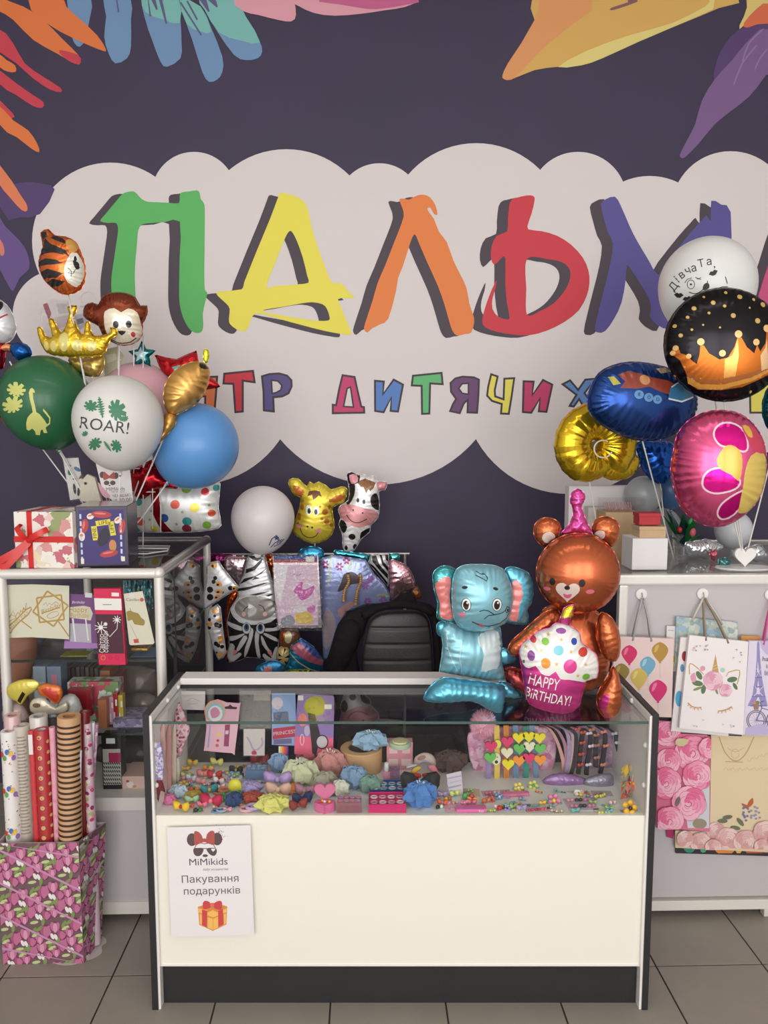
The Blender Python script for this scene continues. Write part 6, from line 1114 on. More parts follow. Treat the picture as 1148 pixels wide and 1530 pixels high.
kpuff('light blue tulle with white stamens lying on the kraft tape roll', 566, 1128, 44, 26, (150, 180, 206), (244, 240, 232)); tl_ = [o for o in COL.objects if o.get('label', '').startswith('light blue tulle')][0]
tp_ = spot(540, 1152); u_ = ppm(tp_); tl_.location = (tp_.x+.03, tp_.y+.01, SH+.074)
tr = thing('tape_roll', 'wide kraft-coloured tape roll lying in the middle of the showcase', 'tape roll', (tp_.x, tp_.y+.02, SH))
kt = mat((206, 162, 116), .6, bump=.1, bs=60); m = MB(); m.lathe([(.042, .002), (.066, .0), (.069, .003), (.069, .07), (.066, .073), (.044, .073), (.042, .07), (.042, .002)], kt, 40); m.build('tape', tr, smooth=True)
m = MB(); m.lathe([(.039, .001), (.0418, .001), (.0418, .072), (.039, .072), (.039, .001)], mat((120, 96, 76), .8), 36); m.build('core', tr, smooth=True)
clips = [('orange leaf clip in the back left corner', 276, 1150, 22, (226, 130, 50), (236, 170, 60), 'leaf'), ('amber leaf clip below the orange leaf', 276, 1157, 20, (230, 190, 70), (222, 150, 60), 'leaf'), ('orange and yellow fruit clip left of the butterfly bow', 311, 1152, 24, (236, 150, 50), (236, 200, 60), 'fruit'), ('pale yellow beaded clip below the butterfly bow', 334, 1154, 18, (226, 206, 110), (240, 230, 170), 'beads'), ('pink oval clip at the left side', 271, 1166, 18, (230, 130, 150), (240, 170, 180), 'fruit'),
  ('sunny flower clip under the pink oval one', 274, 1176, 18, (240, 200, 60), (220, 120, 50), 'flower'), ('row of pink beads on a clip', 312, 1174, 18, (236, 160, 170), (244, 210, 210), 'beads'), ('orange-red fruit clip in the left rows', 290, 1184, 24, (226, 90, 50), (240, 150, 60), 'fruit'), ('black and green fruit clip at the front left', 296, 1213, 18, (40, 44, 40), (70, 120, 60), 'fruit'), ('red and green flower clip by the navy scrunchie', 332, 1196, 22, (70, 160, 90), (220, 60, 60), 'flower'), ('violet beaded clip in the middle left row', 395, 1170, 16, (170, 140, 190), (220, 200, 226), 'beads'),
  ('gold leaf clip right of the bow pair', 283, 1158, 14, (220, 180, 70), (240, 220, 120), 'leaf'), ('lilac flower clip in the left rows', 262, 1180, 16, (186, 160, 206), (240, 220, 130), 'flower'), ('small cherry fruit clip beside the coral bow', 312, 1182, 14, (206, 60, 60), (230, 100, 90), 'fruit'), ('light pink beaded clip by the white bow', 340, 1166, 16, (236, 190, 200), (226, 150, 170), 'beads'), ('green bead clip in front of the mint bow', 305, 1196, 14, (130, 180, 90), (220, 214, 110), 'beads'),
  ('sky blue flower clip behind the spotted bows', 255, 1188, 14, (130, 180, 210), (240, 230, 230), 'flower'), ('black and white fruit clip by the pink bead strip', 657, 1208, 16, (40, 36, 38), (236, 230, 230), 'fruit'), ('green and red fruit clip over the pink brush', 700, 1194, 24, (90, 170, 90), (214, 80, 90), 'fruit'), ('orange-red fruit clip left of the blue flower clip', 727, 1199, 20, (220, 100, 60), (230, 120, 110), 'fruit'), ('blue flower clip between the fruit clips', 745, 1193, 18, (120, 150, 190), (230, 226, 220), 'flower'), ('ladybird red and black fruit clip', 750, 1210, 20, (200, 40, 40), (34, 30, 32), 'fruit'), ('lime green bead clip at the front', 733, 1213, 18, (176, 196, 70), (210, 220, 120), 'beads'),
  ('yellow flower clip under the blue headbands', 775, 1180, 20, (230, 210, 110), (240, 230, 170), 'flower'), ('yellow and green flower clip right of its twin', 797, 1177, 20, (210, 214, 110), (110, 170, 90), 'flower'), ('large pink flower clip with a yellow centre', 828, 1200, 26, (222, 130, 160), (244, 206, 50), 'flower'), ('lilac bead clip at the front right', 832, 1214, 20, (180, 150, 200), (230, 210, 120), 'beads'), ('yellow-brown sunflower clip at the right front', 940, 1212, 30, (240, 180, 40), (60, 40, 24), 'flower'), ('lime comb-shaped clip on the right cards', 897, 1192, 24, (210, 206, 60), (220, 214, 90), 'beads')]
for c in clips: kclip(*c)
for c in [('lilac and white elastics in the left middle', 350, 1166, 26, [(190, 170, 206), (220, 210, 226)]), ('blue grey elastics at the front left', 328, 1213, 24, [(110, 140, 170), (150, 170, 190)]), ('pink and white elastics below the rust braid', 374, 1210, 34, [(230, 170, 180), (190, 170, 210)]), ('copper elastics on a pack beside the duck bag', 332, 1184, 28, [(196, 110, 80), (206, 130, 100)]), ('lilac striped elastics above the lavender scrunchie', 376, 1176, 30, [(176, 150, 196), (206, 190, 220)])]: kring(*c)
for c in [('pink and black clip card in the right front field', 868, 1202, 44, 26, (206, 186, 196), [(214, 140, 160), (60, 50, 54), (190, 120, 150), (210, 150, 160), (70, 60, 64), (200, 140, 160)]), ('crimson bow clip card right of the ladybird', 801, 1208, 34, 20, (214, 196, 196), [(196, 60, 100), (176, 40, 80), (206, 90, 120), (60, 110, 100)]), ('green and yellow clip card left of the crimson card', 773, 1208, 24, 20, (220, 210, 200), [(150, 190, 150), (226, 190, 80), (150, 180, 150)]), ('lemon clip card beside the sunflower', 906, 1213, 34, 14, (226, 224, 190), [(210, 210, 120), (150, 190, 150)]), ('pink bead clip card by the lilac strip', 676, 1206, 24, 24, (222, 196, 204), [(214, 110, 140), (224, 150, 170), (206, 120, 140), (230, 170, 180), (214, 110, 140)]),
          ('beige sticker card lying behind the green-red clip', 700, 1184, 34, 16, (204, 184, 160), [(150, 110, 90), (170, 130, 100)]), ('pink mottled clip card under the headbands', 742, 1185, 44, 12, (210, 170, 180), [(200, 110, 130), (226, 200, 190), (190, 120, 140)]), ('grey rose clip card at the far right back', 900, 1186, 30, 12, (196, 170, 180), [(170, 120, 140), (150, 110, 130)]), ('white mouse-grey clip card in front of the black bow', 650, 1190, 18, 16, (220, 206, 210), [(206, 120, 150), (50, 46, 50)])]: kcard(*c)
# boxes, jars, brush
def kbox(label, px, py, w, h_, c, d=None, name='box', cat='box', az=0, z=SH, lidc=None, fill=None, trans=False):
    t, u = small(name, label, px, py, az=az, z=z, cat=cat); W_ = w*u/2; D_ = (d or w)*u; H = h_*u
    m = MB()
    if trans or fill:
        th = .002; mm = film() if trans else plastic(c)
        m.box((-W_, 0, 0), (W_, D_, th), mm).box((-W_, 0, th), (W_, th, H), mm).box((-W_, D_-th, th), (W_, D_, H), mm).box((-W_, th, th), (-W_+th, D_-th, H), mm).box((W_-th, th, th), (W_, D_-th, H), mm); m.build('tray', t)
        n = 0
        for i in range(4):
            for j in range(2):
                a = MB(); x = -W_*.7+i*W_*.47; y = D_*.28+j*D_*.42; r = min(W_*.17, D_*.2); a.tube([(x+r*math.cos(q), y+r*.8*math.sin(q), H*.8+.001) for q in [k*math.pi/5 for k in range(10)]], r*.3, plastic(fill[(i+j) % len(fill)]), 5, closed=True); a.build('ring', t, smooth='all')
        a = MB(); a.box((-W_+th, th, th), (W_-th, D_-th, H*.72), plastic(c if not trans else fill[0])); a.build('insert', t)
    else:
        m.box((-W_, 0, 0), (W_, D_, H), mat(c, .4), bev=.0015); m.build('body', t)
    return t, u, W_, D_, H
kbox('magenta tray of pink rings at the front middle', 579, 1215, 56, 14, (206, 40, 110), 40, name='ring_tray', cat='tray', fill=[(222, 150, 170), (236, 200, 206)])
kbox('blue tray of silver beads behind the magenta tray', 580, 1190, 56, 10, (30, 76, 150), 34, name='bead_tray', cat='tray', fill=[(190, 196, 206), (150, 160, 180)])
kbox('clear box of pink and lilac elastics right of the heart box', 522, 1216, 38, 22, (200, 180, 190), 24, name='clear_box', fill=[(222, 130, 150), (180, 150, 200)], trans=True)
kbox('clear jar-like box of blue elastics in the back left rows', 382, 1166, 32, 20, (200, 200, 206), 20, name='clear_box', fill=[(120, 160, 210), (170, 180, 190)], trans=True)
kbox('left small clear box of violet clips beside the nail bottle', 589, 1165, 18, 18, (150, 120, 150), 14, name='clear_box', fill=[(170, 110, 150), (110, 80, 130)], trans=True)
for lab, x in (('left pink carton under the round tin', 588), ('right pink carton under the round tin', 607)):
    t, u, W_, D_, H = kbox(lab, x, 1150, 20, 42, (226, 150, 164), 18)
    m = MB(); m.flat([Rct(-W_*.7, H*.15, W_*.7, H*.4)], -.0004, paper((236, 206, 206))).flat([Rct(-W_*.6, H*.6, W_*.6, H*.85)], -.0004, paper((240, 196, 200))); m.build('print', t)
t, u = small('tin', 'round pale green tin with cream top on the pink cartons', 598, 1150, az=0, cat='tin'); t.location.z = SH+.081
m = MB(); m.lathe([(0, 0), (.034, 0), (.036, .002), (.036, .012), (.033, .015), (0, .015)], mat((186, 200, 170), .35), 28); m.build('body', t, smooth=True); m = MB(); m.lathe([(0, .0155), (.026, .0155), (.024, .02), (0, .021)], mat((220, 206, 160), .6, bump=.5, bs=200), 22); m.build('filling', t, smooth=True)
t, u = small('nail_polish_bottle', 'small white-capped pink bottle left of the clear box', 578, 1165, az=0, cat='bottle'); m = MB(); m.box((-.011, 0, 0), (.011, .018, .026), plastic((222, 150, 176)), bev=.003); m.build('body', t, smooth=True); m = MB(); m.lathe([(.007, .026), (.0085, .028), (.007, .052), (0, .053)], plastic((236, 232, 232)), 14, axis=(0, .009, 0)); m.build('cap', t, smooth=True)
t, u = small('heart_box', 'pink heart-shaped plastic box with open lid', 485, 1217, az=0, cat='box'); pc = plastic((226, 110, 160))
M_ = Matrix.Translation((0, .018, 0)) @ Matrix.Rotation(math.pi/2, 4, 'X')
m = MB(); hq = heart(0, 0, .031, 30, -1); m.plate([(x, z*.75) for x, z in hq], -.026, 0, pc, X=Matrix.Translation((0, .022, 0)) @ Matrix.Rotation(-math.pi/2, 4, 'X')); m.build('base', t)
m = MB(); m.plate(heart(0, .052, .031, 30, -1), .036, .046, plastic((222, 120, 160))); m.build('lid', t)
for i in range(5): m = MB(); m.ball((-.014+.007*i, .02+.005*(i % 2), .030), (.005, .005, .004), plastic(((206, 60, 90), (240, 170, 60), (230, 220, 220))[i % 3]), 8, 5); m.build('bead', t, smooth='all')
t, u = small('duck_bag', 'yellow smiling pouch on a green foot in the left clips', 352, 1190, az=0, cat='pouch'); m = MB(); wobball(m, (0, 0, .034), (.021, .012, .022), mat((222, 210, 60), .5), 14, 9, .05, 3); m.build('head', t, smooth=True); m = MB(); m.plate([(-.020, .0), (.014, .0), (.022, .014), (.012, .026), (-.018, .022)], -.008, .008, mat((90, 170, 80), .5)); m.build('foot', t)
t, u = small('hair_brush', 'flat pink plastic brush at the front of the right half', 705, 1215, az=0, cat='brush'); m = MB(); m.box((-.045, 0, 0), (.045, .03, .012), plastic((226, 110, 170)), bev=.006); m.build('body', t, smooth=True); m = MB(); put_text(m, 'fits', .012, .028, .006, -.0006, paper((240, 220, 230))); m.build('lettering', t)
t, u = small('hair_brush', 'rose pink plastic comb lying behind the crimson clip card', 768, 1191, az=4, cat='brush'); m = MB(); m.box((-.05, 0, 0), (.05, .02, .010), plastic((222, 120, 160)), bev=.004); m.build('body', t, smooth=True)
# white sunglasses and headband stand
F = Frame(626, 1166, 2.25); sg = thing('sunglasses', 'white-rimmed toy sunglasses standing above the blue scrunchie', 'glasses', F.O)
for cx_, cy_ in ((314, 500), (468, 498)):
    m = MB(); e_ = F.q(ell(cx_, cy_, 52, 24, 22), 560, 1080, 5.74); m.tube([(x, 0, z) for x, z in e_], .0018, plastic((238, 236, 232)), 6, closed=True); m.build('rim', sg, smooth='all'); MB().flat([e_], .0, mat((66, 30, 40), .1)).build('lens', sg)
m = MB(); e_ = F.q([(362, 498), (390, 490), (420, 498)], 560, 1080, 5.74); m.tube([(x, 0, z) for x, z in e_], .0018, plastic((238, 236, 232)), 6)
for s, q in ((-1, (262, 495)), (1, (520, 492))): x, z = F.q([q], 560, 1080, 5.74)[0]; m.tube([(x, 0, z), (x, .05, z+.004)], .0015, plastic((238, 236, 232)), 5)
m.build('frame', sg, smooth='all')
F = Frame(632, 1140, 2.33)
def stand_item(name, label, cat, pts, cr, Y, m_, layers=(), T=.012): 
    c = crop(pts, *cr); F = Frame(sum(p[0] for p in c)/len(c), sum(p[1] for p in c)/len(c), Y); t = thing(name, label, cat, F.O); foil_part(F, 'body', pts, T, m_, layers, t, cr, puck=.1, rim=0, step=.004); return t
K5 = (560, 1080, 5.74)
stand_item('sleep_mask', 'round beige character cushion behind the white sunglasses', 'toy', [(335, 340), (350, 290), (420, 255), (490, 270), (525, 320), (520, 380), (480, 360), (440, 340), (400, 350), (350, 380)], K5, 2.35, mat((196, 176, 166), .7), [(ell(430, 320, 28, 18), mat((176, 160, 190), .6)), (ell(400, 290, 40, 18, 16, -20), mat((150, 110, 100), .7))])
stand_item('headband', 'pink soft headband to the right of the white sunglasses', 'headband', [(455, 370), (510, 360), (540, 400), (565, 470), (545, 510), (510, 470), (480, 420)], K5, 2.31, cloth((222, 130, 150)), T=.008)
stand_item('headband', 'grey oval headband arch over the red clips', 'headband', [(262, 378), (300, 360), (360, 352), (370, 365), (330, 382), (280, 392)], K5, 2.30, cloth((186, 180, 180)), T=.006)
stand_item('hair_clip', 'bright red feathery clip under the sunglasses arch, left one', 'hair clip', [(275, 440), (330, 430), (390, 435), (395, 470), (330, 480), (280, 470)], K5, 2.29, cloth((214, 60, 46)), T=.008)
stand_item('hair_clip', 'bright red feathery clip under the pink headband', 'hair clip', [(410, 435), (480, 430), (510, 455), (490, 475), (420, 470)], K5, 2.29, cloth((206, 60, 50)), T=.008)
stand_item('hair_clip', 'yellow and grey curled clip above the red feathers', 'hair clip', [(310, 420), (340, 385), (390, 370), (400, 395), (370, 420), (330, 440)], K5, 2.295, cloth((216, 180, 70)), T=.006)
card('card_strip', 'tall lilac-striped card strip leaning in the middle of the showcase', 'card', [(615, 440), (742, 412), (765, 665), (650, 690)], K5, 2.24, paper((206, 196, 204)), [([(620, 470+i*40), (742, 445+i*40), (744, 456+i*40), (622, 484+i*40)], paper(c)) for i, c in enumerate(((170, 160, 190), (190, 176, 206), (150, 150, 180), (206, 170, 190)))], th=.002)
# headbands with hearts
K6 = (740, 1080, 4.99); ht = {'p': (222, 60, 110), 'c': (232, 222, 190), 'y': (236, 216, 50), 'g': (110, 186, 90), 'o': (242, 150, 60)}
bags_b = [([(-210, 120), (-160, 60), (0, 30), (300, 20), (420, 60), (460, 200), (420, 380), (330, 440), (0, 440), (-150, 400)], 2.40)]
pinkdot = cells([(214, 160, 184), (222, 172, 194), (214, 160, 184), (196, 120, 160), (226, 190, 206), (206, 140, 170)], 70, rough=.35)
stand_item('bag', 'pink dotted glossy bag behind the heart headbands', 'bag', bags_b[0][0], K6, 2.415, pinkdot, T=.012)
for lab, x, c, y0, y1, hs in [('lilac headband with a magenta and a green heart', -52, (150, 130, 170), 250, 440, [(-38, 152, 'p'), (-46, 232, 'g')]), ('yellow headband with a white bear charm', 12, (222, 190, 90), 20, 450, []), ('orange headband with magenta, cream and yellow hearts', 82, (206, 130, 60), 20, 450, [(82, 118, 'p'), (78, 195, 'c'), (85, 278, 'y')]),
        ('slate blue headband with yellow, green and orange hearts, left one', 152, (110, 136, 166), 20, 450, [(165, 88, 'y'), (170, 166, 'g'), (165, 250, 'o')]), ('teal headband with yellow, cream and magenta hearts', 228, (60, 140, 130), 30, 440, [(240, 80, 'y'), (243, 150, 'c'), (236, 232, 'p')]), ('slate blue headband with yellow, green and orange hearts, right one', 292, (116, 140, 170), 20, 440, [(318, 88, 'y'), (320, 165, 'g'), (320, 246, 'o')])]:
    F = Frame(*crop([(x, 235)], *K6)[0], 2.355); t = thing('headband', lab, 'headband', F.O, group=None); lean = -18 if x > 250 else 0
    P = F.q([(x+lean*(k/8-.5)*-2, y0+(y1-y0)*k/8) for k in range(9)], *K6); m = MB(); vs = []
    for k, (u, v) in enumerate(P):
        b_ = .012*math.sin(math.pi*k/8); w_ = .0085
        vs += [(u-w_, -b_, v), (u+w_, -b_, v), (u+w_, -b_+.003, v), (u-w_, -b_+.003, v)]
    m.add(vs, [(4*k+a, 4*k+(a+1) % 4, 4*k+4+(a+1) % 4, 4*k+4+a) for k in range(8) for a in range(4)]+[(0, 1, 2, 3), (35, 34, 33, 32)], cloth(c)); m.build('band', t)
    for i, (hx, hy, hc) in enumerate(hs):
        q = F.q(heart(hx, hy, 45, 30), *K6); m = MB(); m.plate(q, -.026-.003*i, -.017-.003*i, mat(ht[hc], .35), ); m.build('heart', t)
    if 'bear' in lab:
        q = F.q(ell(0, 250, 34, 44), *K6); m = MB(); m.plate(q, -.02, -.015, mat((232, 224, 200), .5)); m.build('bear_charm', t); m = MB()
        for a, b_, r in ((-12, 238, 4), (10, 236, 4), (2, 272, 12)): m.flat([F.q(ell(a, b_, r), *K6)], -.0203, mat((40, 34, 34), .5))
        m.build('face', t); q = F.q(ell(12, 140, 26, 30), *K6); m = MB(); m.plate(q, -.02, -.015, mat((230, 222, 90), .5)); m.build('smiley_charm', t)
def fluff(label, px, py, Y, rx, rz, c, n=900):
    F = Frame(px, py, Y); t = thing('pompon', label, 'pompon', F.O); m = MB(); m.ball((0, 0, 0), (rx*.8, .02, rz*.8), cloth(c)); m.build('core', t, smooth='all'); m = MB(); mm = mat(c, .9, 0, 1.1)
    for i in range(n):
        a = rnd.random()*6.283; b_ = math.acos(rnd.uniform(-1, 1)); d = Vector((math.sin(b_)*math.cos(a), math.sin(b_)*math.sin(a), math.cos(b_))); p = Vector((d.x*rx*.75, d.y*.02, d.z*rz*.75)); e = Vector((d.x*rx*(1+.15*rnd.random()), d.y*.032, d.z*rz*(1+.15*rnd.random()))); s = d.orthogonal().normalized()*.0012
        m.add([p-s, p+s, e], [(0, 1, 2)], mm)
    m.build('fur', t, kind='stuff')
fluff('fluffy pink pompon under the glass top left of the heart headbands', 722, 1082, 2.36, .042, .05, (232, 172, 190))
for i, (lab, col_, pts) in enumerate([('salmon headband arch right of the hearts', (222, 170, 160), [(345, 20), (400, 40), (450, 110), (500, 250), (515, 370)]), ('dusty rose headband arch in the bundle', (176, 130, 150), [(400, 20), (470, 60), (520, 160), (530, 260), (520, 370)]), ('silvery lilac headband arch in the bundle', (170, 150, 180), [(440, 20), (520, 50), (550, 130), (545, 260), (530, 370)]), ('pale pink headband arch at the bundle front', (214, 176, 186), [(470, 20), (570, 80), (575, 160), (560, 280), (540, 370)]),
   ('black headband at the left of the dark bundle', (60, 54, 56), [(550, 40), (600, 80), (600, 200), (590, 290), (565, 380)]), ('black headband with red berries', (54, 44, 44), [(590, 30), (650, 60), (640, 180), (630, 300), (620, 380)]), ('black headband with white bows', (58, 50, 54), [(650, 40), (710, 90), (705, 200), (690, 300), (680, 390)]), ('black headband with flowers beside the white-bow one', (62, 54, 58), [(700, 30), (750, 80), (752, 200), (750, 330)]), ('black headband with sweets charms', (56, 50, 54), [(760, 30), (820, 80), (815, 200), (800, 300), (785, 380)]), ('black headband with grey blossoms at the right end', (64, 60, 66), [(840, 40), (900, 90), (910, 160), (930, 240), (945, 290)])]):
    F = Frame(*crop([pts[2]], *K6)[0], 2.37-.006*(i % 3)); t = thing('headband', lab, 'headband', F.O); P = F.q(sm(pts, 3, False), *K6); m = MB(); vs = []; n_ = len(P); w_ = .005 if i < 4 else .0058
    for u, v in P: vs += [(u-w_, 0, v), (u+w_, -.006, v), (u+w_, .004, v), (u-w_, .008, v)]
    m.add(vs, [(4*k+a, 4*k+(a+1) % 4, 4*k+4+(a+1) % 4, 4*k+4+a) for k in range(n_-1) for a in range(4)], cloth(col_)); m.build('band', t)
    dec = {5: ((190, 70, 60), 5), 6: ((226, 210, 220), 3), 7: ((180, 120, 100), 4), 8: ((226, 130, 120), 3), 9: ((190, 196, 210), 3)}.get(i)
    if dec:
        for k in range(dec[1]):
            u, v = P[int((k+.6)/dec[1]*n_*.8)]; m = MB()
            for s_ in (-1, 1): m.ball((u+s_*.005, -.012, v+.001*s_), (.0065, .003, .0055), plastic(dec[0]), 8, 5)
            m.ball((u, -.015, v), (.003, .003, .003), plastic((240, 180, 90) if i == 8 else dec[0]), 6, 5); m.build('ornament', t, smooth='all')
lil = cells([(176, 140, 170), (190, 156, 186), (160, 124, 158), (206, 176, 196)], 60, rough=.3)
stand_item('bag', 'mauve patterned bag behind the dark headband bundle', 'bag', [(560, 30), (900, 60), (960, 200), (900, 380), (560, 380)], K6, 2.425, lil, T=.008)
t = stand_item('plastic_bag', 'purple clear bag of bands lying right of the headbands', 'bag', [(350, 430), (420, 385), (520, 375), (640, 400), (700, 440), (640, 475), (500, 490), (400, 470)], K6, 2.31, mat((150, 110, 160), .2, .2, bump=.8, bs=60), T=.016)
t = stand_item('plastic_bag', 'grey shiny plastic bag at the right of the purple one', 'bag', [(660, 430), (740, 390), (860, 375), (885, 420), (870, 500), (780, 520), (680, 480)], K6, 2.30, mat((140, 132, 150), .15, .3, bump=.9, bs=60), T=.016)
# flowers at the right end
pt = spot(944, 1192); ff = thing('leaf_spray', 'spray of colourful artificial leaves in the right corner of the showcase', 'decoration', pt)
for k in range(40):
    a = rnd.uniform(0, 6.28); L = .022+.03*rnd.random(); b_ = Vector((rnd.uniform(-.032, .022), rnd.uniform(-.01, .03), rnd.uniform(.0, .075))); e = b_+Vector((L*math.cos(a)*.5, -.01, L*math.sin(a))); s = Vector((-math.sin(a), .3, math.cos(a)*.5))*.007; md = b_.lerp(e, .5)
    m = MB(); m.add([b_, md+s, e, md-s], [(0, 1, 2, 3)], paper(((232, 100, 60), (100, 180, 90), (236, 190, 70), (226, 130, 120), (180, 60, 80), (110, 190, 110))[k % 6])); m.build('leaf', ff)
m = MB(); m.tube([(-.02, 0, 0), (-.005, -.01, .05), (.0, -.01, .08)], .0015, paper((210, 190, 160)), 5); m.build('stem', ff)
card('card_pack', 'clear pack with a brown strap leaning in the right corner', 'pack', [(930, 300), (1050, 180), (1120, 230), (1060, 440), (980, 380)], K6, 2.36, mat((170, 146, 146), .4, alpha=.6), [([(1025, 120), (1045, 115), (1140, 210), (1135, 235)], mat((60, 48, 46), .5)), ([(985, 310), (1005, 300), (1020, 325), (1005, 335)], mat((60, 50, 56), .5))])
# ---- cards hanging behind at the back of the showcase
K7 = (220, 1010, 3.703); Y7 = 2.445
card('accessory_card', 'plain white square card in the back left corner of the showcase', 'card', [(188, 82), (322, 84), (320, 188), (188, 185)], K7, Y7, paper((226, 216, 214)), [(line([(220, 140), (250, 120), (290, 138)], 3), paper((206, 170, 170))), (line([(225, 155), (280, 152)], 3), paper((206, 170, 170)))])
t, F_ = card('accessory_card', 'tilted pink unicorn lip-gloss card with a rainbow top', 'card', sm([(340, 150), (390, 128), (440, 145), (512, 150), (514, 170), (486, 415), (470, 425), (330, 412), (316, 400), (330, 280), (320, 200)], 2), K7, Y7-.02, paper((230, 178, 194)), [(ell(378, 195, 60, 64, 24), paper((226, 170, 140))), (ell(378, 200, 50, 54, 24), paper((150, 190, 206))), (ell(378, 206, 40, 44, 24), paper((232, 226, 226))), (sm([(350, 190), (380, 170), (405, 200), (390, 225), (360, 230)], 2), paper((214, 140, 170))), (sm([(430, 168), (450, 165), (460, 155), (475, 168), (500, 170), (495, 182), (432, 180)], 1), paper((60, 40, 46))),
    ([(432, 268), (460, 266), (452, 388), (425, 386)], paper((150, 60, 100))), ([(434, 300), (452, 299), (450, 320), (432, 320)], paper((226, 190, 200))), (star(398, 322, 16), paper((240, 200, 80))), (ell(392, 355, 8), paper((206, 60, 80))), (ell(388, 382, 9), paper((206, 90, 90))), (line([(350, 270), (338, 395)], 8), paper((150, 160, 200)))], th=.003)
card('accessory_card', 'white card with a bead bracelet in a clear sleeve', 'card', [(534, 292), (652, 292), (650, 440), (534, 440)], K7, Y7-.015, paper((228, 214, 210)), [(line(sm([(552, 335), (570, 365), (588, 405), (620, 400), (640, 370), (632, 340)], 3, False), 8), paper((190, 160, 196))), (sm([(578, 420), (592, 410), (606, 420), (604, 434), (582, 434)], 2), paper((206, 60, 90)))], film_over=True)
card('clear_bag', 'empty crumpled clear bag hanging above the bracelet card', 'bag', [(512, 80), (685, 80), (685, 290), (512, 290)], K7, Y7-.005, mat((186, 178, 170), .3, alpha=.35), [([(590, 100), (680, 100), (680, 135), (590, 135)], mat((200, 190, 180), .4, alpha=.7))], film_over=True)
card('accessory_card', 'blue card with a red ribbon reading PRINCESS', 'card', [(690, 95), (820, 95), (828, 385), (690, 380)], K7, Y7-.01, paper((140, 164, 206)), [(ell(720, 150, 32, 34), paper((210, 196, 206))), ([(700, 200), (780, 195), (785, 250), (700, 255)], paper((96, 104, 130))), ([(695, 290), (822, 275), (826, 335), (695, 350)], paper((178, 50, 76))), ([(700, 350), (800, 345), (800, 372), (700, 378)], paper((110, 100, 140)))], texts=[('PRINCESS', 22, 760, 313, paper((226, 190, 200)), dict(ang=7, sx=1.0, bold=.01))])
card('accessory_card', 'small rainbow striped tag under the blue card', 'card', [(728, 388), (782, 388), (782, 440), (728, 440)], K7, Y7-.018, paper((90, 60, 140)), [([(728+i*9, 388), (737+i*9, 388), (737+i*9, 440), (728+i*9, 440)], paper(c)) for i, c in enumerate(((226, 220, 226), (236, 200, 80), (236, 150, 70), (226, 90, 80), (200, 60, 100), (90, 60, 140)))])
card('accessory_card', 'purple and pink blister card with a yellow-green toy and compact', 'card', sm([(835, 105), (860, 98), (1030, 105), (1036, 120), (1030, 420), (1020, 436), (830, 430), (814, 420), (820, 280)], 1), K7, Y7-.012, paper((142, 116, 176)), [([(818, 330), (1030, 340), (1028, 436), (816, 430)], paper((232, 100, 130))), (sm([(870, 160), (900, 115), (960, 112), (985, 150), (975, 205), (930, 215), (880, 200)], 2), paper((160, 156, 50))), ([(890, 200), (930, 210), (960, 330), (935, 440), (915, 440), (905, 320)], paper((44, 36, 38))), (ell(968, 362, 36, 40), paper((60, 44, 50))), (ell(968, 362, 29, 33), paper((200, 190, 196))), ([(835, 105), (865, 105), (865, 132), (835, 132)], WHp), ([(982, 155), (1022, 155), (1022, 180), (982, 180)], WHp), (ell(860, 240, 26, 36), paper((226, 130, 120))), (line(ell(858, 350, 10, 30)+[(868, 350)], 4), paper((232, 200, 206))), (ell(885, 300, 16, 30), paper((190, 170, 200)))], th=.004)
# packs hanging on the left lining
for lab, pts, c, Y in (('pink patterned hair pieces hanging at the left lining', [(170, 150), (190, 165), (230, 270), (235, 310), (200, 400), (190, 440), (150, 440), (130, 380), (150, 250)], cells([(206, 140, 156), (226, 190, 200), (150, 60, 80), (230, 200, 206)], 110, rough=.4), 2.34), ):
    stand_item('hair_extension', lab, 'hair piece', pts, K7, Y, c, T=.008)
K4 = (0, 980, 4.415)
stand_item('hair_extension', 'purple-white ribbon bunch hanging at the front left of the showcase', 'hair piece', [(1010, 590), (1060, 570), (1075, 640), (1085, 780), (1060, 830), (1020, 820), (1005, 700)], K4, 2.15, cells([(150, 130, 190), (206, 196, 220), (170, 150, 200), (226, 220, 230)], 160, rough=.5), T=.006)
stand_item('hair_bow', 'dark red bow tails below the purple ribbon bunch', 'hair bow', [(1020, 830), (1060, 800), (1088, 880), (1085, 900), (1060, 890), (1045, 965), (1030, 900)], K4, 2.15, cloth((120, 26, 40)), T=.006)
for k, (lab, x0, x1, c) in enumerate((('pale pink satin strip hanging in the left corner, front one', 238, 247, (206, 160, 156)), ('rose satin strip hanging in the left corner, middle one', 248, 256, (196, 140, 140)), ('cream satin strip hanging in the left corner, back one', 257, 263, (222, 200, 180)))):
    stand_item('hair_extension', lab, 'hair piece', [(x0, 1095), (x1, 1080), (x1+1, 1150), (x1-1, 1195), (x0+1, 1200), (x0-1, 1150)], (0, 0, 1), 2.20+k*.05, mat(c, .5), T=.004)
stand_item('hair_roller', 'white puffy stick roller, left of the pair in the back left corner', 'roller', [(252, 1145), (256, 1135), (260, 1145), (260, 1175), (256, 1180), (252, 1172)], (0, 0, 1), 2.32, cloth((226, 214, 196)), T=.005)
stand_item('hair_roller', 'white puffy stick roller, right of the pair in the back left corner', 'roller', [(261, 1140), (265, 1130), (269, 1142), (268, 1165), (264, 1170), (261, 1160)], (0, 0, 1), 2.34, cloth((230, 220, 204)), T=.005)

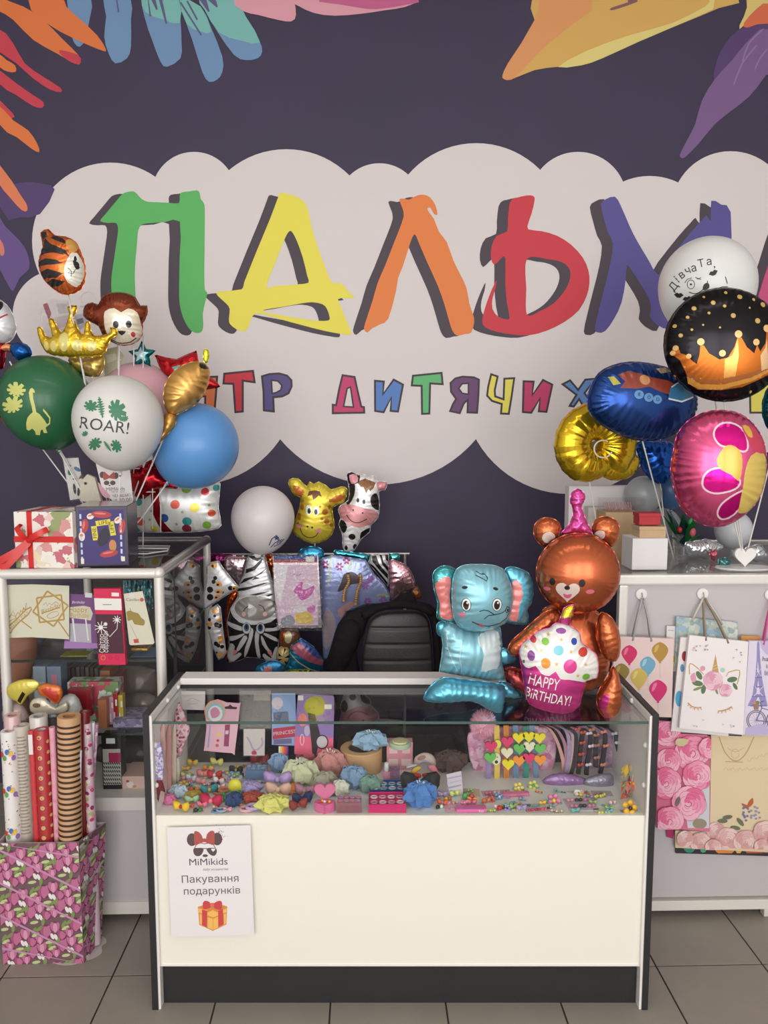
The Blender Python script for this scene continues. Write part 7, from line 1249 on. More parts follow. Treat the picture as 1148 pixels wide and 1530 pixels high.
# the many tiny clips between the larger hair things
pal_ = [(226, 90, 60), (240, 190, 60), (226, 120, 150), (150, 190, 110), (180, 150, 206), (120, 170, 206), (206, 50, 80), (236, 206, 200), (60, 56, 60), (236, 150, 70), (222, 214, 120), (110, 180, 170)]
PN = ['orange', 'amber', 'pink', 'leaf green', 'lilac', 'sky blue', 'crimson', 'cream', 'charcoal', 'peach', 'lemon', 'mint']; used_ = set()
def scatter(n, x0, x1, y0, y1, label, group):
    for k in range(n):
        x, y = rnd.uniform(x0, x1), rnd.uniform(y0, y1); w = rnd.uniform(10, 17); sh_ = 'bow' if k % 3 == 0 else ('flower', 'fruit', 'bead', 'leaf')[k % 4]
        while True:
            i, j = rnd.sample(range(12), 2)
            if (i, j, sh_) not in used_: break
        used_.add((i, j, sh_)); a, b = pal_[i], pal_[j]; lab = 'tiny %s and %s %s clip %s' % (PN[i], PN[j], sh_, label)
        n0 = len(COL.objects)
        if k % 3 == 0: kbow(lab, x, y, w, a, b)
        else: kclip(lab, x, y, w, a, b, ('flower', 'fruit', 'beads', 'leaf')[k % 4])
        t = [o for o in COL.objects[n0:] if o.parent is None][0]; t['group'] = group; t['category'] = 'hair clip'; t.name = 'hair_clip'
scatter(44, 252, 372, 1146, 1212, 'in the left half of the showcase', 'tiny hair clips in the left half of the showcase')
scatter(16, 640, 720, 1176, 1214, 'by the pink brush', 'tiny hair clips in the middle of the showcase')
scatter(34, 712, 925, 1182, 1215, 'below the headbands', 'tiny hair clips below the headbands')
# ================================================================ left cabinet contents, paper rolls, bags
SC = (0, 860, 4.783); YC = 2.56; crm = paper((226, 216, 196)); gdm = mat((190, 150, 80), .4, .3)
card('cake_topper', 'cream card with a gold script cake topper, left of the pair', 'cake topper', [(0, 68), (228, 62), (228, 440), (40, 445)], SC, YC, crm, [(line([(60, 365), (120, 310), (190, 240), (222, 225), (226, 240), (200, 280), (140, 330), (90, 385), (80, 410), (55, 395)], 10), gdm), (line([(55, 300), (85, 280), (120, 300), (60, 330)], 5), gdm), (line([(150, 320), (228, 378)], 8), gdm), (line([(70, 300), (95, 250), (115, 300)], 5), gdm), (line(sm([(115, 290), (130, 260), (140, 280), (150, 245), (160, 265), (170, 225), (180, 250), (190, 195)], 2, False), 5), gdm)], texts=[('HAPPY DAY', 28, 140, 320, gdm, dict(ang=42, sx=.9, bold=.03))])
def frame_sq(cx, cy, r, rot, w):
    return [([(cx+q*math.cos(math.radians(rot+90*i)), cy+q*math.sin(math.radians(rot+90*i))) for i in (0, 1) for q in (r, r-w)][:2]+[(cx+(r-w)*math.cos(math.radians(rot+90)), cy+(r-w)*math.sin(math.radians(rot+90))), (cx+r*math.cos(math.radians(rot+90)), cy+r*math.sin(math.radians(rot+90)))])]
sq = []
for r, rot in ((128, -10), (125, 38)):
    P = [(362+r*math.cos(math.radians(rot+90*i)), 236+r*math.sin(math.radians(rot+90*i))) for i in range(4)]
    for i in range(4): sq.append((line([P[i], P[(i+1) % 4]], 12), gdm))
card('cake_topper', 'cream card with gold crossed squares cake topper', 'cake topper', [(228, 62), (495, 72), (495, 455), (228, 440)], SC, YC, crm, sq+[(line([(415, 320), (495, 435)], 9), gdm), (line([(300, 268), (360, 250), (430, 225)], 9), gdm), (line([(310, 210), (330, 190), (340, 215), (355, 195), (370, 210), (400, 185), (420, 200)], 4), gdm), (line(ell(380, 280, 45, 20, 14, -20), 4), gdm)], texts=[('Birthday', 34, 362, 236, gdm, dict(ang=22, bold=.03, shear=.4))])
card('birthday_pack', 'purple Happy Birthday candle pack beside the cream cards', 'pack', [(497, 130), (700, 140), (718, 520), (458, 520), (462, 462), (497, 455)], SC, YC+.01, paper((120, 70, 130)), [([(462, 468), (716, 485), (718, 520), (458, 520)], paper((170, 120, 186))), ([(610, 122), (660, 126), (658, 158), (608, 154)], WHp), ([(500, 340), (650, 345), (655, 480), (500, 470)], paper((186, 176, 190))), (sm([(498, 225), (600, 215), (645, 225), (665, 270), (650, 320), (600, 312), (500, 300)], 1), paper((214, 206, 180))), ([(515, 305), (528, 305), (545, 470), (535, 472)], WHp), ([(608, 305), (618, 305), (637, 462), (628, 464)], WHp)], texts=[('Happy', 42, 560, 243, gdm, dict(bold=.04, sx=.9)), ('Birthday', 36, 572, 285, gdm, dict(bold=.04, sx=.8)), ('Birthday', 20, 560, 190, WHp, dict(shear=.3, bold=.03))])
crd = paper((206, 30, 76)); mar = paper((70, 26, 44)); spk = []
for x, y, r in ((735, 360, 44), (850, 305, 30), (770, 335, 14)):
    for k in range(9): a = k*.7; spk.append((line([(x, y), (x+r*math.cos(a), y+r*math.sin(a))], 5), WHp))
    spk.append((ell(x, y, r*.35), WHp))
card('sparkler_box', 'magenta and maroon heart-sparkler box standing on the upper shelf', 'box', [(683, 85), (875, 85), (912, 625), (722, 625)], SC, YC-.01, crd, [([(695, 265), (884, 268), (902, 545), (716, 545)], mar), ([(688, 152), (880, 156), (884, 238), (693, 235)], WHp), (line([(750, 198), (812, 198)], 5), gr_), ([(812, 112), (864, 114), (864, 140), (812, 138)], WHp), (line([(750, 375), (790, 415), (800, 425), (822, 400), (850, 370), (856, 310)], 4), WHp), (line(ell(752, 575, 15)+[(767, 575)], 4), gdm), (line(ell(805, 575, 12)+[(817, 575)], 3), paper((170, 20, 60))), (line(ell(850, 575, 13)+[(863, 575)], 3), paper((170, 20, 60)))]+spk, th=.02, texts=[('Світло', 38, 745, 472, WHp, dict(ang=90, bold=.03, sx=.85)), ('сердець', 34, 772, 460, WHp, dict(ang=90, bold=.03, sx=.85))])
card('candle_card', 'tilted cream blister card with a gold unicorn candle', 'card', [(885, 130), (1020, 110), (1105, 478), (1095, 490), (935, 497), (925, 488)], SC, YC-.015, crm, [(sm([(905, 260), (930, 250), (960, 262), (990, 270), (1010, 300), (1035, 320), (1030, 355), (990, 352), (960, 345), (945, 315), (915, 325), (910, 295)], 2), mat((160, 136, 70), .3, .6)), (line([(930, 230), (938, 255)], 3), gr_), (ell(1015, 172, 14), paper((206, 80, 70))), ([(955, 455), (990, 450), (995, 480), (960, 482)], paper((200, 70, 50))), (star(940, 140, 26, 14, 6), WHp), (line([(930, 345), (990, 470)], 2), gr_)], texts=[('Candles', 22, 950, 172, gr_, dict(bold=.02))])
sh = cells([(40, 110, 120), (90, 190, 206), (180, 220, 226), (30, 80, 96), (120, 200, 210)], 60, metal=.9, rough=.2, stretch=(3, 3, .6), foilbump=.8)
c = crop([(878, 35), (1085, 35), (1085, 225), (890, 225)], *SC); F = Frame(210, 888, 2.62)
m = MB(); q = F.q(c)
for i in range(26):
    x = q[0][0]+(q[1][0]-q[0][0])*i/26; w_ = (q[1][0]-q[0][0])/26; b_ = .006*math.sin(i*2.3); z1_ = q[0][1]; z0_ = q[2][1]+.02*math.sin(i*1.9)
    m.add([(x, b_, z0_), (x+w_, b_+.004, z0_), (x+w_, -b_*.5, z1_), (x, -b_*.5+.003, z1_)], [(0, 1, 2, 3)], sh)
t = thing('tinsel_curtain', 'teal shimmering tinsel behind the unicorn candle card', 'tinsel', F.O); m.build('strips', t, kind='stuff')
# on and under the shelves
def shbox(name, label, cat, px0, px1, pytop, z, Y, m, dep=.1, layers=()):
    a = at(px0, 900, Y); b = at(px1, 900, Y); H = at((px0+px1)/2, pytop, Y).z-z; t = thing(name, label, cat, (a.x, Y, z)); MB().box((0, 0, 0), (b.x-a.x, dep, H), m, bev=.002).build('body', t)
    if layers:
        mm = MB(); W_ = b.x-a.x
        for i, (p, c) in enumerate(layers): mm.flat([[(u*W_, v*H) for u, v in p]], -.0004-.00003*i, paper(c))
        mm.build('print', t)
    return t
rq = lambda a, b, c, d: [(a, b), (c, b), (c, d), (a, d)]
shbox('flat_box', 'long pale blue box lying on the upper shelf', 'box', 191, 232, 982, z1, 2.58, mat((150, 176, 216), .4), .12, [(rq(.02, .35, .98, .5), (120, 140, 190)), (rq(.9, 0, 1, 1), (60, 60, 110))])
shbox('clear_box', 'clear box of gold sweets on top of the blue box', 'box', 193, 218, 969, z1+.016, 2.60, mat((190, 150, 50), .2, .5, bump=1, bs=90), .05)
shbox('candle_pack', 'yellow candle pack lying on the upper shelf', 'pack', 86, 127, 981, z1, 2.60, mat((206, 196, 70), .4), .06, [(rq(0, .2, .3, .6), (120, 90, 40)), (rq(.35, .5, .98, .9), (226, 216, 110))])
kb = cells([(136, 96, 76), (150, 108, 84), (128, 88, 72)], 8, rough=.6)
dk_ = mat((72, 62, 62), .35, .1, bump=.8, bs=18); dk2 = mat((104, 88, 80), .3, .1, bump=.9, bs=16)
def sack(label, pts, Y, mm, T=.03, name='packed_bag'): 
    c = pts; F = Frame(sum(p[0] for p in c)/len(c), sum(p[1] for p in c)/len(c), Y); t = thing(name, label, 'bag', F.O); foil_part(F, 'body', pts, T, mm, (), t, puck=.3, lam=.04, rim=0, step=.01)
sack('large brown-red bag standing at the left of the cabinet', [(5, 940), (55, 950), (50, 1000), (42, 1040), (46, 1078), (8, 1082)], 2.72, mat((150, 92, 70), .5, bump=.3, bs=14), .05)
sack('dark glossy bag lying on the upper shelf behind the candle pack', [(55, 985), (70, 950), (110, 952), (150, 960), (180, 970), (182, 988)], 2.78, dk_)
sack('dark grey crumpled bag on the lower shelf under the pale blue box', [(150, 1085), (150, 1000), (180, 995), (232, 1000), (234, 1050), (230, 1080)], 2.9, dk2, .05)
sack('brown film-wrapped bag on the lower shelf in the middle', [(92, 1000), (150, 996), (158, 1040), (140, 1085), (95, 1085)], 2.95, mat((120, 84, 66), .35, bump=.6, bs=14), .05)
sack('dark bag stuffed under the lower shelf', [(148, 1112), (230, 1112), (232, 1150), (150, 1150)], 2.85, dk_, .04)
for k in range(8): 
    tag(shbox('comb_pack', 'dark ribbed sleeve in the row on the lower shelf right of the jar boxes', 'sleeve', 88+k*7, 93+k*7, 996+abs(k-4), z2, 2.80, mat((96, 84, 80) if k % 2 else (70, 62, 62), .4), .1), group='dark ribbed sleeves on the lower shelf')
shbox('jar_box', 'pale blue jar-shaped box on the lower shelf, left one', 'box', 44, 63, 996, z2, 2.70, mat((150, 164, 184), .5), .06, [(rq(.1, .0, .9, .7), (190, 200, 214))])
shbox('jar_box', 'pale blue box with a white pink-capped jar picture, right one', 'box', 65, 86, 996, z2, 2.70, mat((130, 146, 170), .5), .06, [(rq(.15, .02, .85, .55), (216, 220, 226)), (rq(.3, .6, .7, .85), (206, 130, 146))])
shbox('box', 'brown kraft box under the sparkler box', 'box', 145, 160, 1002, z2, 2.75, mat((150, 90, 60), .6), .1)
shbox('box', 'dark red box right of the brown kraft box', 'box', 161, 172, 1012, z2, 2.75, mat((130, 50, 46), .5), .1)
lx_ = cells([(128, 118, 150), (150, 144, 176), (170, 160, 180), (110, 100, 136)], 60, rough=.4)
shbox('box', 'flat lilac-grey patterned box at the front of the lower shelf', 'box', 162, 216, 1075, z2, 2.60, lx_, .12)
gfl = cells([(196, 206, 190), (206, 214, 200), (120, 150, 100), (196, 80, 100), (200, 210, 196)], 50, rough=.4)
shbox('box', 'pale green floral box on the lower shelf behind the paper rolls', 'box', 95, 172, 1019, z2, 2.66, gfl, .06)
shbox('ribbon_box', 'copper round ribbon box beside the colourful ribbons', 'box', 140, 153, 1046, z2, 2.60, mat((176, 110, 76), .4), .04)
for k, (lab, x, c) in enumerate((('red and white ribbon reel pack', 166, (176, 40, 44)), ('yellow and silver ribbon reel pack', 174, (206, 180, 60)), ('pink and lilac ribbon reel pack', 160, (206, 160, 186)))):
    t = shbox('ribbon_pack', lab+' standing behind the lilac-grey box', 'ribbon', x-3, x+4, 1036+k*3, z2, 2.63, mat(c, .3, .1, coat=.4), .03, [(rq(.1, .1, .4, .4), (220, 220, 220)), (rq(.5, .6, .9, .8), (230, 226, 226))])
shbox('ribbon_pack', 'red glossy pack lying in front of the green floral box', 'ribbon', 95, 130, 1030, z2+.035, 2.62, mat((150, 30, 44), .25, coat=.5), .03)
sack('dark brown film bag behind the jar boxes on the lower shelf', [(20, 1080), (24, 1010), (60, 990), (100, 992), (104, 1080)], 3.0, mat((84, 62, 54), .4, bump=.7, bs=14), .05)
sack('crumpled clear-grey bag above the lilac-grey box', [(170, 1072), (178, 1045), (205, 1035), (232, 1040), (234, 1072)], 2.82, mat((128, 116, 108), .25, .2, bump=1, bs=22), .04)
sack('white frilled clear bag behind the left paper rolls', [(84, 1072), (88, 1048), (104, 1036), (118, 1044), (122, 1072)], 2.56, mat((206, 200, 196), .3, .1, bump=1, bs=40), .02)
sack('pink and white clear bag at the left edge above the rolls', [(4, 1078), (8, 1052), (28, 1050), (40, 1062), (42, 1078)], 2.56, mat((206, 176, 176), .3, .1, bump=1, bs=40), .02)
# mask-shaped party packs leaning over the rolls
stand_item('party_pack', 'yellow spotted party pack over the paper rolls, left', 'pack', [(48, 800), (100, 760), (170, 740), (250, 745), (285, 780), (260, 820), (200, 860), (150, 930), (120, 900), (60, 870)], SC, 2.52, fprint((206, 190, 80)), [(sm([(130, 890), (170, 820), (190, 840), (150, 910)], 1), BLK), (sm([(150, 930), (210, 880), (270, 840), (260, 870), (200, 940)], 2), fprint((150, 40, 36))), (sm([(205, 770), (260, 755), (280, 780), (240, 800)], 2), fprint((230, 220, 110)))])
stand_item('party_pack', 'orange mask-shaped party pack over the paper rolls, right', 'pack', [(270, 800), (310, 770), (370, 775), (430, 790), (450, 840), (430, 900), (390, 920), (350, 880), (300, 860), (275, 840)], SC, 2.50, fprint((206, 110, 40)), [(sm([(300, 810), (380, 800), (430, 850), (410, 900), (370, 880)], 2), fprint((190, 60, 40)))])
stand_item('party_pack', 'cream lidded cup pack beneath the orange mask pack', 'pack', [(210, 940), (225, 890), (270, 870), (330, 880), (400, 940), (470, 900), (490, 950), (440, 990), (250, 990)], SC, 2.53, fprint((206, 196, 176)), [(ell(270, 920, 30, 16), fprint((120, 90, 60)))])
# lower compartment
shbox('straw_pack', 'black pack of striped paper straws with a red label', 'pack', 143, 173, 1099, z3, 2.60, mat((36, 32, 34), .4), .05, [(rq(.05, .08, .95, .75), (190, 186, 180)), (rq(.35, .5, .95, .68), (176, 40, 90)), (rq(.25, .85, .7, .95), (230, 230, 230))]+[([(.05+.11*i, .12+.075*j), (.13+.11*i, .08+.075*j), (.16+.11*i, .10+.075*j), (.08+.11*i, .14+.075*j)], (30, 26, 28)) for i in range(8) for j in range(6)])
shbox('box', 'pale pink box with little drawn pets on the bottom shelf', 'box', 172, 236, 1160, z3, 2.60, mat((214, 176, 166), .5), .12, [(ell(.2, .35, .09, .26), (226, 214, 206)), (ell(.14, .62, .04, .1), (190, 60, 60)), (ell(.85, .42, .10, .28), (222, 160, 150)), (ell(.3, .2, .05, .1), (200, 140, 90))])
shbox('box', 'large dim grey carton at the back of the bottom shelf', 'box', 150, 236, 1112, z3, 3.0, mat((96, 86, 82), .7), .2)
# ---- tulip carton with rolls of wrapping paper
f0 = atz(5, 1441, 0); f1 = atz(124, 1441, 0); CWd = f1.x-f0.x; f2 = atz(150, 1404, 0); CDp = f2.y-f1.y; TH_ = at(60, 1259, f0.y).z
tb = thing('paper_bin', 'tall carton in pink tulip wrapping paper holding the paper rolls', 'bin', (f0.x, f0.y, 0)); DX = f2.x-f1.x-CDp*0
tb_m = paper((196, 176, 186)); m = MB(); th = .003
DX = f2.x-f1.x; FL = .03; m.box((0, 0, 0), (CWd, th, TH_), tb_m).plate([(0, 0), (CWd+DX, 0), (CWd+DX+FL, TH_), (0, TH_)], CDp, CDp+th, tb_m).box((0, th, 0), (th, CDp, TH_), tb_m).box((0, 0, 0), (CWd, CDp, .003), tb_m)
sf = lambda x, z, y: (CWd-y+(DX+FL*z/TH_)*x/CDp, x, z); N_ = 8
for k in (0, th): m.add([sf(CDp*i/N_, TH_*j/N_, k) for i in range(N_+1) for j in range(N_+1)], [(i*9+j, i*9+9+j, i*9+10+j, i*9+j+1) for i in range(N_) for j in range(N_)], tb_m)
m.build('carton', tb)
tul = [paper((122, 50, 84)), paper((164, 84, 122)), paper((190, 110, 146)), paper((214, 150, 176))]; grn = paper((126, 146, 84)); lgr = paper((190, 200, 140)); wpt = paper((232, 226, 222)); rib_ = paper((196, 140, 176)); dkg = paper((112, 86, 92))
def tulips(mb, W_, H, fmap, y0=0):
    def clipq(p): return [(min(max(x, 0), W_), min(max(z, 0), H)) for x, z in p]
    base = [([(0, 0), (W_, 0), (W_, H), (0, H)], dkg)]; L = []
    for r in range(-1, 7):
        for c_ in range(-2, 4):
            ox = c_*.095+(r % 2)*.045-.0; oz = r*.068+c_*.022
            for (x, z, s, k) in ((.0, .02, .022, 0), (.030, .034, .018, 1), (.050, .008, .016, 0), (-.020, -.008, .014, 1), (.066, .026, .013, 0)):
                X, Zz = ox+x, oz+z
                L += [(ell(X, Zz, s*.95, s*1.15, 12), tul[0]), (ell(X-s*.35, Zz+s*.1, s*.5, s*.95, 10, 14), tul[1+k]), (ell(X+s*.35, Zz+s*.1, s*.45, s*.9, 10, -14), tul[2]), (ell(X, Zz-s*.1, s*.38, s*.95, 10), tul[3 if k else 2])]
            for x, z in ((.020, .004), (.031, .001)): L.append((ell(ox+x, oz+z, .0055, .011, 10, 20), wpt))
            for x, z, a in ((.062, .032, 30), (.07, .02, 100), (.058, .045, 60), (-.02, .03, 40), (.01, -.016, 10), (.038, -.014, 80)): L.append((ell(ox+x, oz+z, .014, .0055, 8, a), grn if a > 35 else lgr))
    for k in range(-1, 6): z = k*.112; L.append(([(-.02, z+.06), (-.02, z+.052), (W_+.02, z-.092), (W_+.02, z-.084)], rib_))
    n = 0
    for p, mm in base+L:
        q = clipq(p); 
        if abs(area(q)) < 2e-6: continue
        n += 1; mb.flat([q], -.0003-.000004*n, mm, f=fmap)
m = MB(); tulips(m, CWd, TH_, lambda x, z, y: (x, y, z)); m.build('tulip_print', tb)
m = MB(); tulips(m, CDp, TH_, lambda x, z, y: sf(x, z, y-.0012)); m.build('tulip_print', tb)
dots = mat((172, 44, 50), .4)
def roll(label, x0, x1, pytop, Y, m_, lean=0.0, r=None, deco=None, hollow=True, inner=(150, 140, 130), tag_=None):
    a = at(x0, pytop, Y); b = at(x1, pytop, Y); r = (b.x-a.x)/2; top = Vector(((a.x+b.x)/2, Y, a.z)); L = top.z-.02
    t = thing('paper_roll', label, 'wrapping paper', (top.x-lean*L, Y, .006)); R = Matrix.Rotation(math.atan(lean), 4, 'Y'); L = L/math.cos(math.atan(lean))
    m = MB(); m.lathe([(r*.55, L-.06), (r*.55, L), (r*.95, L+.0005), (r, L-.002), (r, 0)], m_, 28, X=R); m.build('paper', t, smooth=True)
    m = MB(); m.lathe([(r*.549, L-.059), (r*.549, L-.001), (r*.52, L-.001), (r*.52, L-.059)], mat(inner, .8), 24, X=R); m.build('tube', t, smooth=True)
    if deco:
        m = MB(); fm = lambda u, v, y: tuple(R @ Vector(((r+.0003-y)*math.sin(u/r), -(r+.0003-y)*math.cos(u/r), L-v)))
        for i, (p, mm) in enumerate(deco(r, L)): shell_print(m, [p], mm, lambda u, v: fm(u, v, -.00003*i), .008)
        m.build('print', t)
    if tag_: m = MB(); m.flat([Rct(-r*.7, L-.075, r*.7, L-.01)], -r-.001, WHp, X=R); m.build('label', t)
    return t
def d_conf(r, L):
    o = []; rr = random.Random(3)
    for i in range(60): o.append((ell(rr.uniform(-r*1.3, r*1.3), rr.uniform(.02, L*.7), .0022, .0022, 6), paper(((60, 70, 110), (206, 70, 60), (90, 140, 180), (230, 180, 70))[i % 4])))
    for z in (.07, .19, .33):
        for k, c_ in enumerate(((214, 60, 54), (110, 160, 90), (70, 110, 180), (236, 190, 60), (150, 110, 180))): o.append((ell((-.6+.35*k)*r, z+.012*math.sin(k*2), r*.26, r*.36, 12), paper(c_)))
    return o
def d_news(r, L): return [(Rct(-r*1.1+(.15*r*(k % 3)), .03+.011*k, r*(.7+.2*(k % 2)), .035+.011*k), paper((150, 142, 130))) for k in range(30)]
def d_dot(r, L): return [(ell(0, .02+.0165*2*k, .007, .007, 14), paper((206, 176, 120))) for k in range(12)]+[(ell(x*r*1.15, .036+.0165*2.1*k, .006, .006, 10), paper((206, 176, 120))) for k in range(11) for x in (-1, 1)]
def d_str(r, L): return [(Rct(-r*1.5, 0.024+.0178*k, r*1.5, .0315+.0178*k), paper((70, 46, 30))) for k in range(22)]
def d_mag(r, L):
    o = []; rr = random.Random(5)
    for k in range(40): x, z = rr.uniform(-r, r), .02+k*.010; o.append((ell(x, z, r*.5, r*.4, 10, rr.uniform(0, 180)), paper(((190, 60, 110), (130, 40, 80), (226, 206, 200), (170, 176, 90), (220, 140, 170))[k % 5])))
    return o
def d_heart(r, L): return [(heart(rnd.uniform(-r*.5, r*.5), .04+.05*k, .008, 14), paper((214, 130, 146))) for k in range(8)]
yr = f0.y+.05; yb = f0.y+CDp-.035
roll('white paper roll with confetti, bears and balloons, leftmost front', 1, 25, 1085, yr, mat((226, 222, 218), .5), .0, deco=d_conf, inner=(196, 170, 180))
roll('grey-beige newsprint paper roll right of the confetti one', 20, 43, 1077, yr+.02, mat((190, 182, 168), .5), .0, deco=d_news, inner=(206, 200, 190))
roll('thin plain red roll with a white label', 42, 51, 1085, yr-.01, mat((200, 60, 66), .4), .0, tag_=True)
roll('dark red paper roll with gold dots', 51, 73, 1083, yr-.005, dots, 0, deco=d_dot, inner=(206, 200, 200))
roll('pale pink roll printed with hearts', 73, 82, 1080, yr-.01, mat((224, 160, 176), .4), 0, deco=d_heart)
roll('thin violet floral roll beside the brown-striped one', 81, 87, 1084, yr+.01, cells([(150, 100, 150), (176, 130, 170), (120, 80, 130)], 90), 0)
roll('widest kraft roll with dark brown stripes', 86, 120, 1063, yr-.005, mat((200, 156, 116), .55), .03, deco=d_str, inner=(176, 126, 86))
roll('magenta and lime flower paper roll at the right', 123, 137, 1074, f0.y+CDp*.74, mat((206, 180, 190), .4), 0, deco=d_mag, inner=(210, 196, 200))
roll('thin white roll at the right corner', 136, 142, 1073, f0.y+CDp*.82, mat((226, 222, 224), .4), .09)
roll('thin pink and lilac roll at the far right corner', 141, 147, 1076, f0.y+CDp*.93, cells([(206, 150, 176), (226, 200, 210), (180, 130, 170)], 80), .10)
roll('short pale blue striped roll in front of the flower roll', 119, 122.5, 1115, f0.y+CDp*.35, mat((190, 206, 220), .4), .075)
roll('clear-wrapped pink roll at the back left', 6, 30, 1062, yb, mat((206, 170, 170), .3, coat=.5), 0, inner=(190, 150, 150))
roll('clear-wrapped white roll at the back middle', 44, 70, 1063, yb, mat((200, 196, 190), .3, coat=.5), 0, inner=(170, 166, 160))
roll('dark red capped roll behind the striped one', 119, 134, 1056, yb+.005, mat((120, 30, 36), .4), .05)
# cloud sticker on the floor
P = [atz(x, y, .0006) for x, y in sm([(82, 1436), (90, 1442), (108, 1442), (120, 1438), (140, 1432), (152, 1424), (152, 1414), (159, 1408), (156, 1400), (144, 1399), (130, 1404), (100, 1415)], 3)]
m = MB(); o_ = P[0]; m.add([(p.x-o_.x, p.y-o_.y, 0) for p in P], [tuple(range(len(P)))[::-1]], mat((196, 190, 186), .5)); m.build('floor_sticker', None, o_, label='pale cloud-shaped sticker on the floor under the tulip bin corner', cat='sticker')
# ---- gift bags on the end of the right cabinet
S8b = (880, 850, 3.4); hk_m = plastic((232, 228, 226)); chm = mat((190, 190, 190), .25, .9)
hooks = []
for x, y, lab in ((267, 128, 'left'), (578, 126, 'middle'), (922, 130, 'right')):
    F = Frame(*crop([(x, y)], *S8b)[0], RY+.010); t = thing('adhesive_hook', '%s white round adhesive hook on the grey cabinet end' % lab, 'hook', F.O)
    m = MB(); m.lathe([(0, 0), (.019, 0), (.020, .002), (.018, .005), (0, .006)], hk_m, 24, X=Matrix.Rotation(math.pi/2, 4, 'X')); m.build('disc', t, smooth=True)
    m = MB(); m.tube([(0, -.006, .006), (0, -.012, .0), (0, -.013, -.010), (0, -.020, -.014), (0, -.026, -.008)], .0016, chm, 8); m.build('hook', t, smooth='all'); hooks.append(F.O)
def gbag(label, quad, Y, base, layers=(), hook=None, hcol=(150, 136, 124), pts=None, texts=(), th=.012, hx=(.3, .62), fold=None):
    t, F = card('gift_bag', label, 'gift bag', quad, S8b, Y, base, layers, th=th, texts=texts)
    if hook is not None:
        q = F.q(quad, *S8b); e = Vector((hook.x-F.O.x, hook.y-.016-F.O.y, hook.z-.012-F.O.z)); tl, tr = Vector((q[0][0], -th-.001, q[0][1])), Vector((q[1][0], -th-.001, q[1][1]))
        for dy in (0, 1):
            a = tl.lerp(tr, hx[0])+Vector((0, dy*th*.9, -.012)); b = tl.lerp(tr, hx[1])+Vector((0, dy*th*.9, -.012)); e2 = e+Vector((0, dy*.003, -.001))
            m = MB(); m.tube([a, a.lerp(e2, .5)+Vector((-.004, -.003, 0)), e2+Vector((-.003, 0, 0)), e2+Vector((.003, 0, 0)), b.lerp(e2, .5)+Vector((.004, -.003, 0)), b], .0034, cloth(hcol), 7); m.build('handle', t, smooth='all')
    return t, F
def bln(x, y, r, c, c2): return [(sm([(x, y-r*1.15), (x+r*.85, y-r*.6), (x+r*.95, y+r*.1), (x+r*.4, y+r*.95), (x, y+r*1.25), (x-r*.4, y+r*.95), (x-r*.95, y+r*.1), (x-r*.85, y-r*.6)], 3), paper(c)), (sm([(x-r*.5, y-r*.7), (x-r*.1, y-r*.8), (x-r*.35, y-r*.1), (x-r*.7, y+r*.1)], 2), paper(c2)), ([(x-5, y+r*1.2), (x+5, y+r*1.2), (x+6, y+r*1.4), (x-6, y+r*1.4)], paper(c)), (line([(x, y+r*1.4), (x+1, y+r*3.2)], 1.5), paper((190, 170, 170)))]
# back layer first
gbag('white bag with yellow stars peeping right of the balloon bag', [(400, 372), (462, 372), (452, 520), (400, 520)], RY+.004, paper((232, 226, 220)), [(star(432, 400, 12), paper((236, 200, 70))), (star(430, 460, 22), paper((236, 190, 60))), (star(428, 500, 12), paper((236, 206, 90)))], th=.003)
mg_ = paper((206, 34, 104)); 
gbag('pale pink gift bag printed with magenta, gold and blue balloons', [(128, 338), (425, 350), (414, 748), (100, 735)], RY-.018, paper((226, 200, 196)), bln(200, 428, 40, (206, 34, 96), (230, 110, 150))+bln(355, 415, 42, (176, 136, 60), (206, 170, 90))+bln(293, 485, 40, (110, 166, 190), (160, 200, 214))+bln(248, 548, 44, (206, 176, 90), (226, 200, 120))+bln(345, 610, 46, (206, 40, 110), (230, 120, 160))+bln(160, 520, 40, (140, 120, 50), (176, 150, 80))+bln(236, 650, 28, (90, 140, 170), (140, 180, 200)), hooks[0], (176, 170, 170))
black_b = paper((46, 38, 42)); 
gbag('mint floral gift bag top showing behind the unicorn bag', [(443, 240), (755, 270), (750, 500), (436, 480)], RY-.004, cells([(176, 186, 176), (190, 200, 190), (150, 170, 170), (206, 206, 196), (150, 180, 200)], 60, rough=.6), (), hooks[1], (206, 200, 190), hx=(.25, .75), th=.004)
gbag('small white bag corner left of the mint bag', [(395, 288), (440, 290), (438, 420), (392, 420)], RY+.002, paper((222, 216, 212)), [(line([(402, 310), (430, 312)], 3), paper((150, 150, 160)))], th=.003)
gbag('dark bag with a thin light line behind the unicorn bag', [(540, 355), (800, 372), (775, 848), (468, 835)], RY-.014, black_b, [([(470, 826), (775, 838), (775, 842), (470, 830)], paper((150, 140, 140)))], th=.004)
gbag('white party-print gift bag directly behind the unicorn bag', [(462, 345), (700, 350), (705, 846), (414, 818)], RY-.024, paper((232, 224, 222)), [(ell(482, 440, 14, 26), paper((150, 40, 60))), (ell(470, 500, 10, 20), paper((80, 150, 180))), (ell(455, 655, 20, 40), paper((80, 160, 200))), (ell(480, 720, 6), paper((200, 170, 140)))], None, th=.008)
lf = paper((96, 120, 84)); lf2 = paper((130, 150, 80)); gl2 = paper((196, 156, 96)); pr = [paper((212, 146, 172)), paper((230, 176, 196)), paper((222, 156, 180)), paper((236, 200, 210))]
def lea_(x, y, L, w_, a, c): return (ell(x, y, L, w_, 14, a), c)
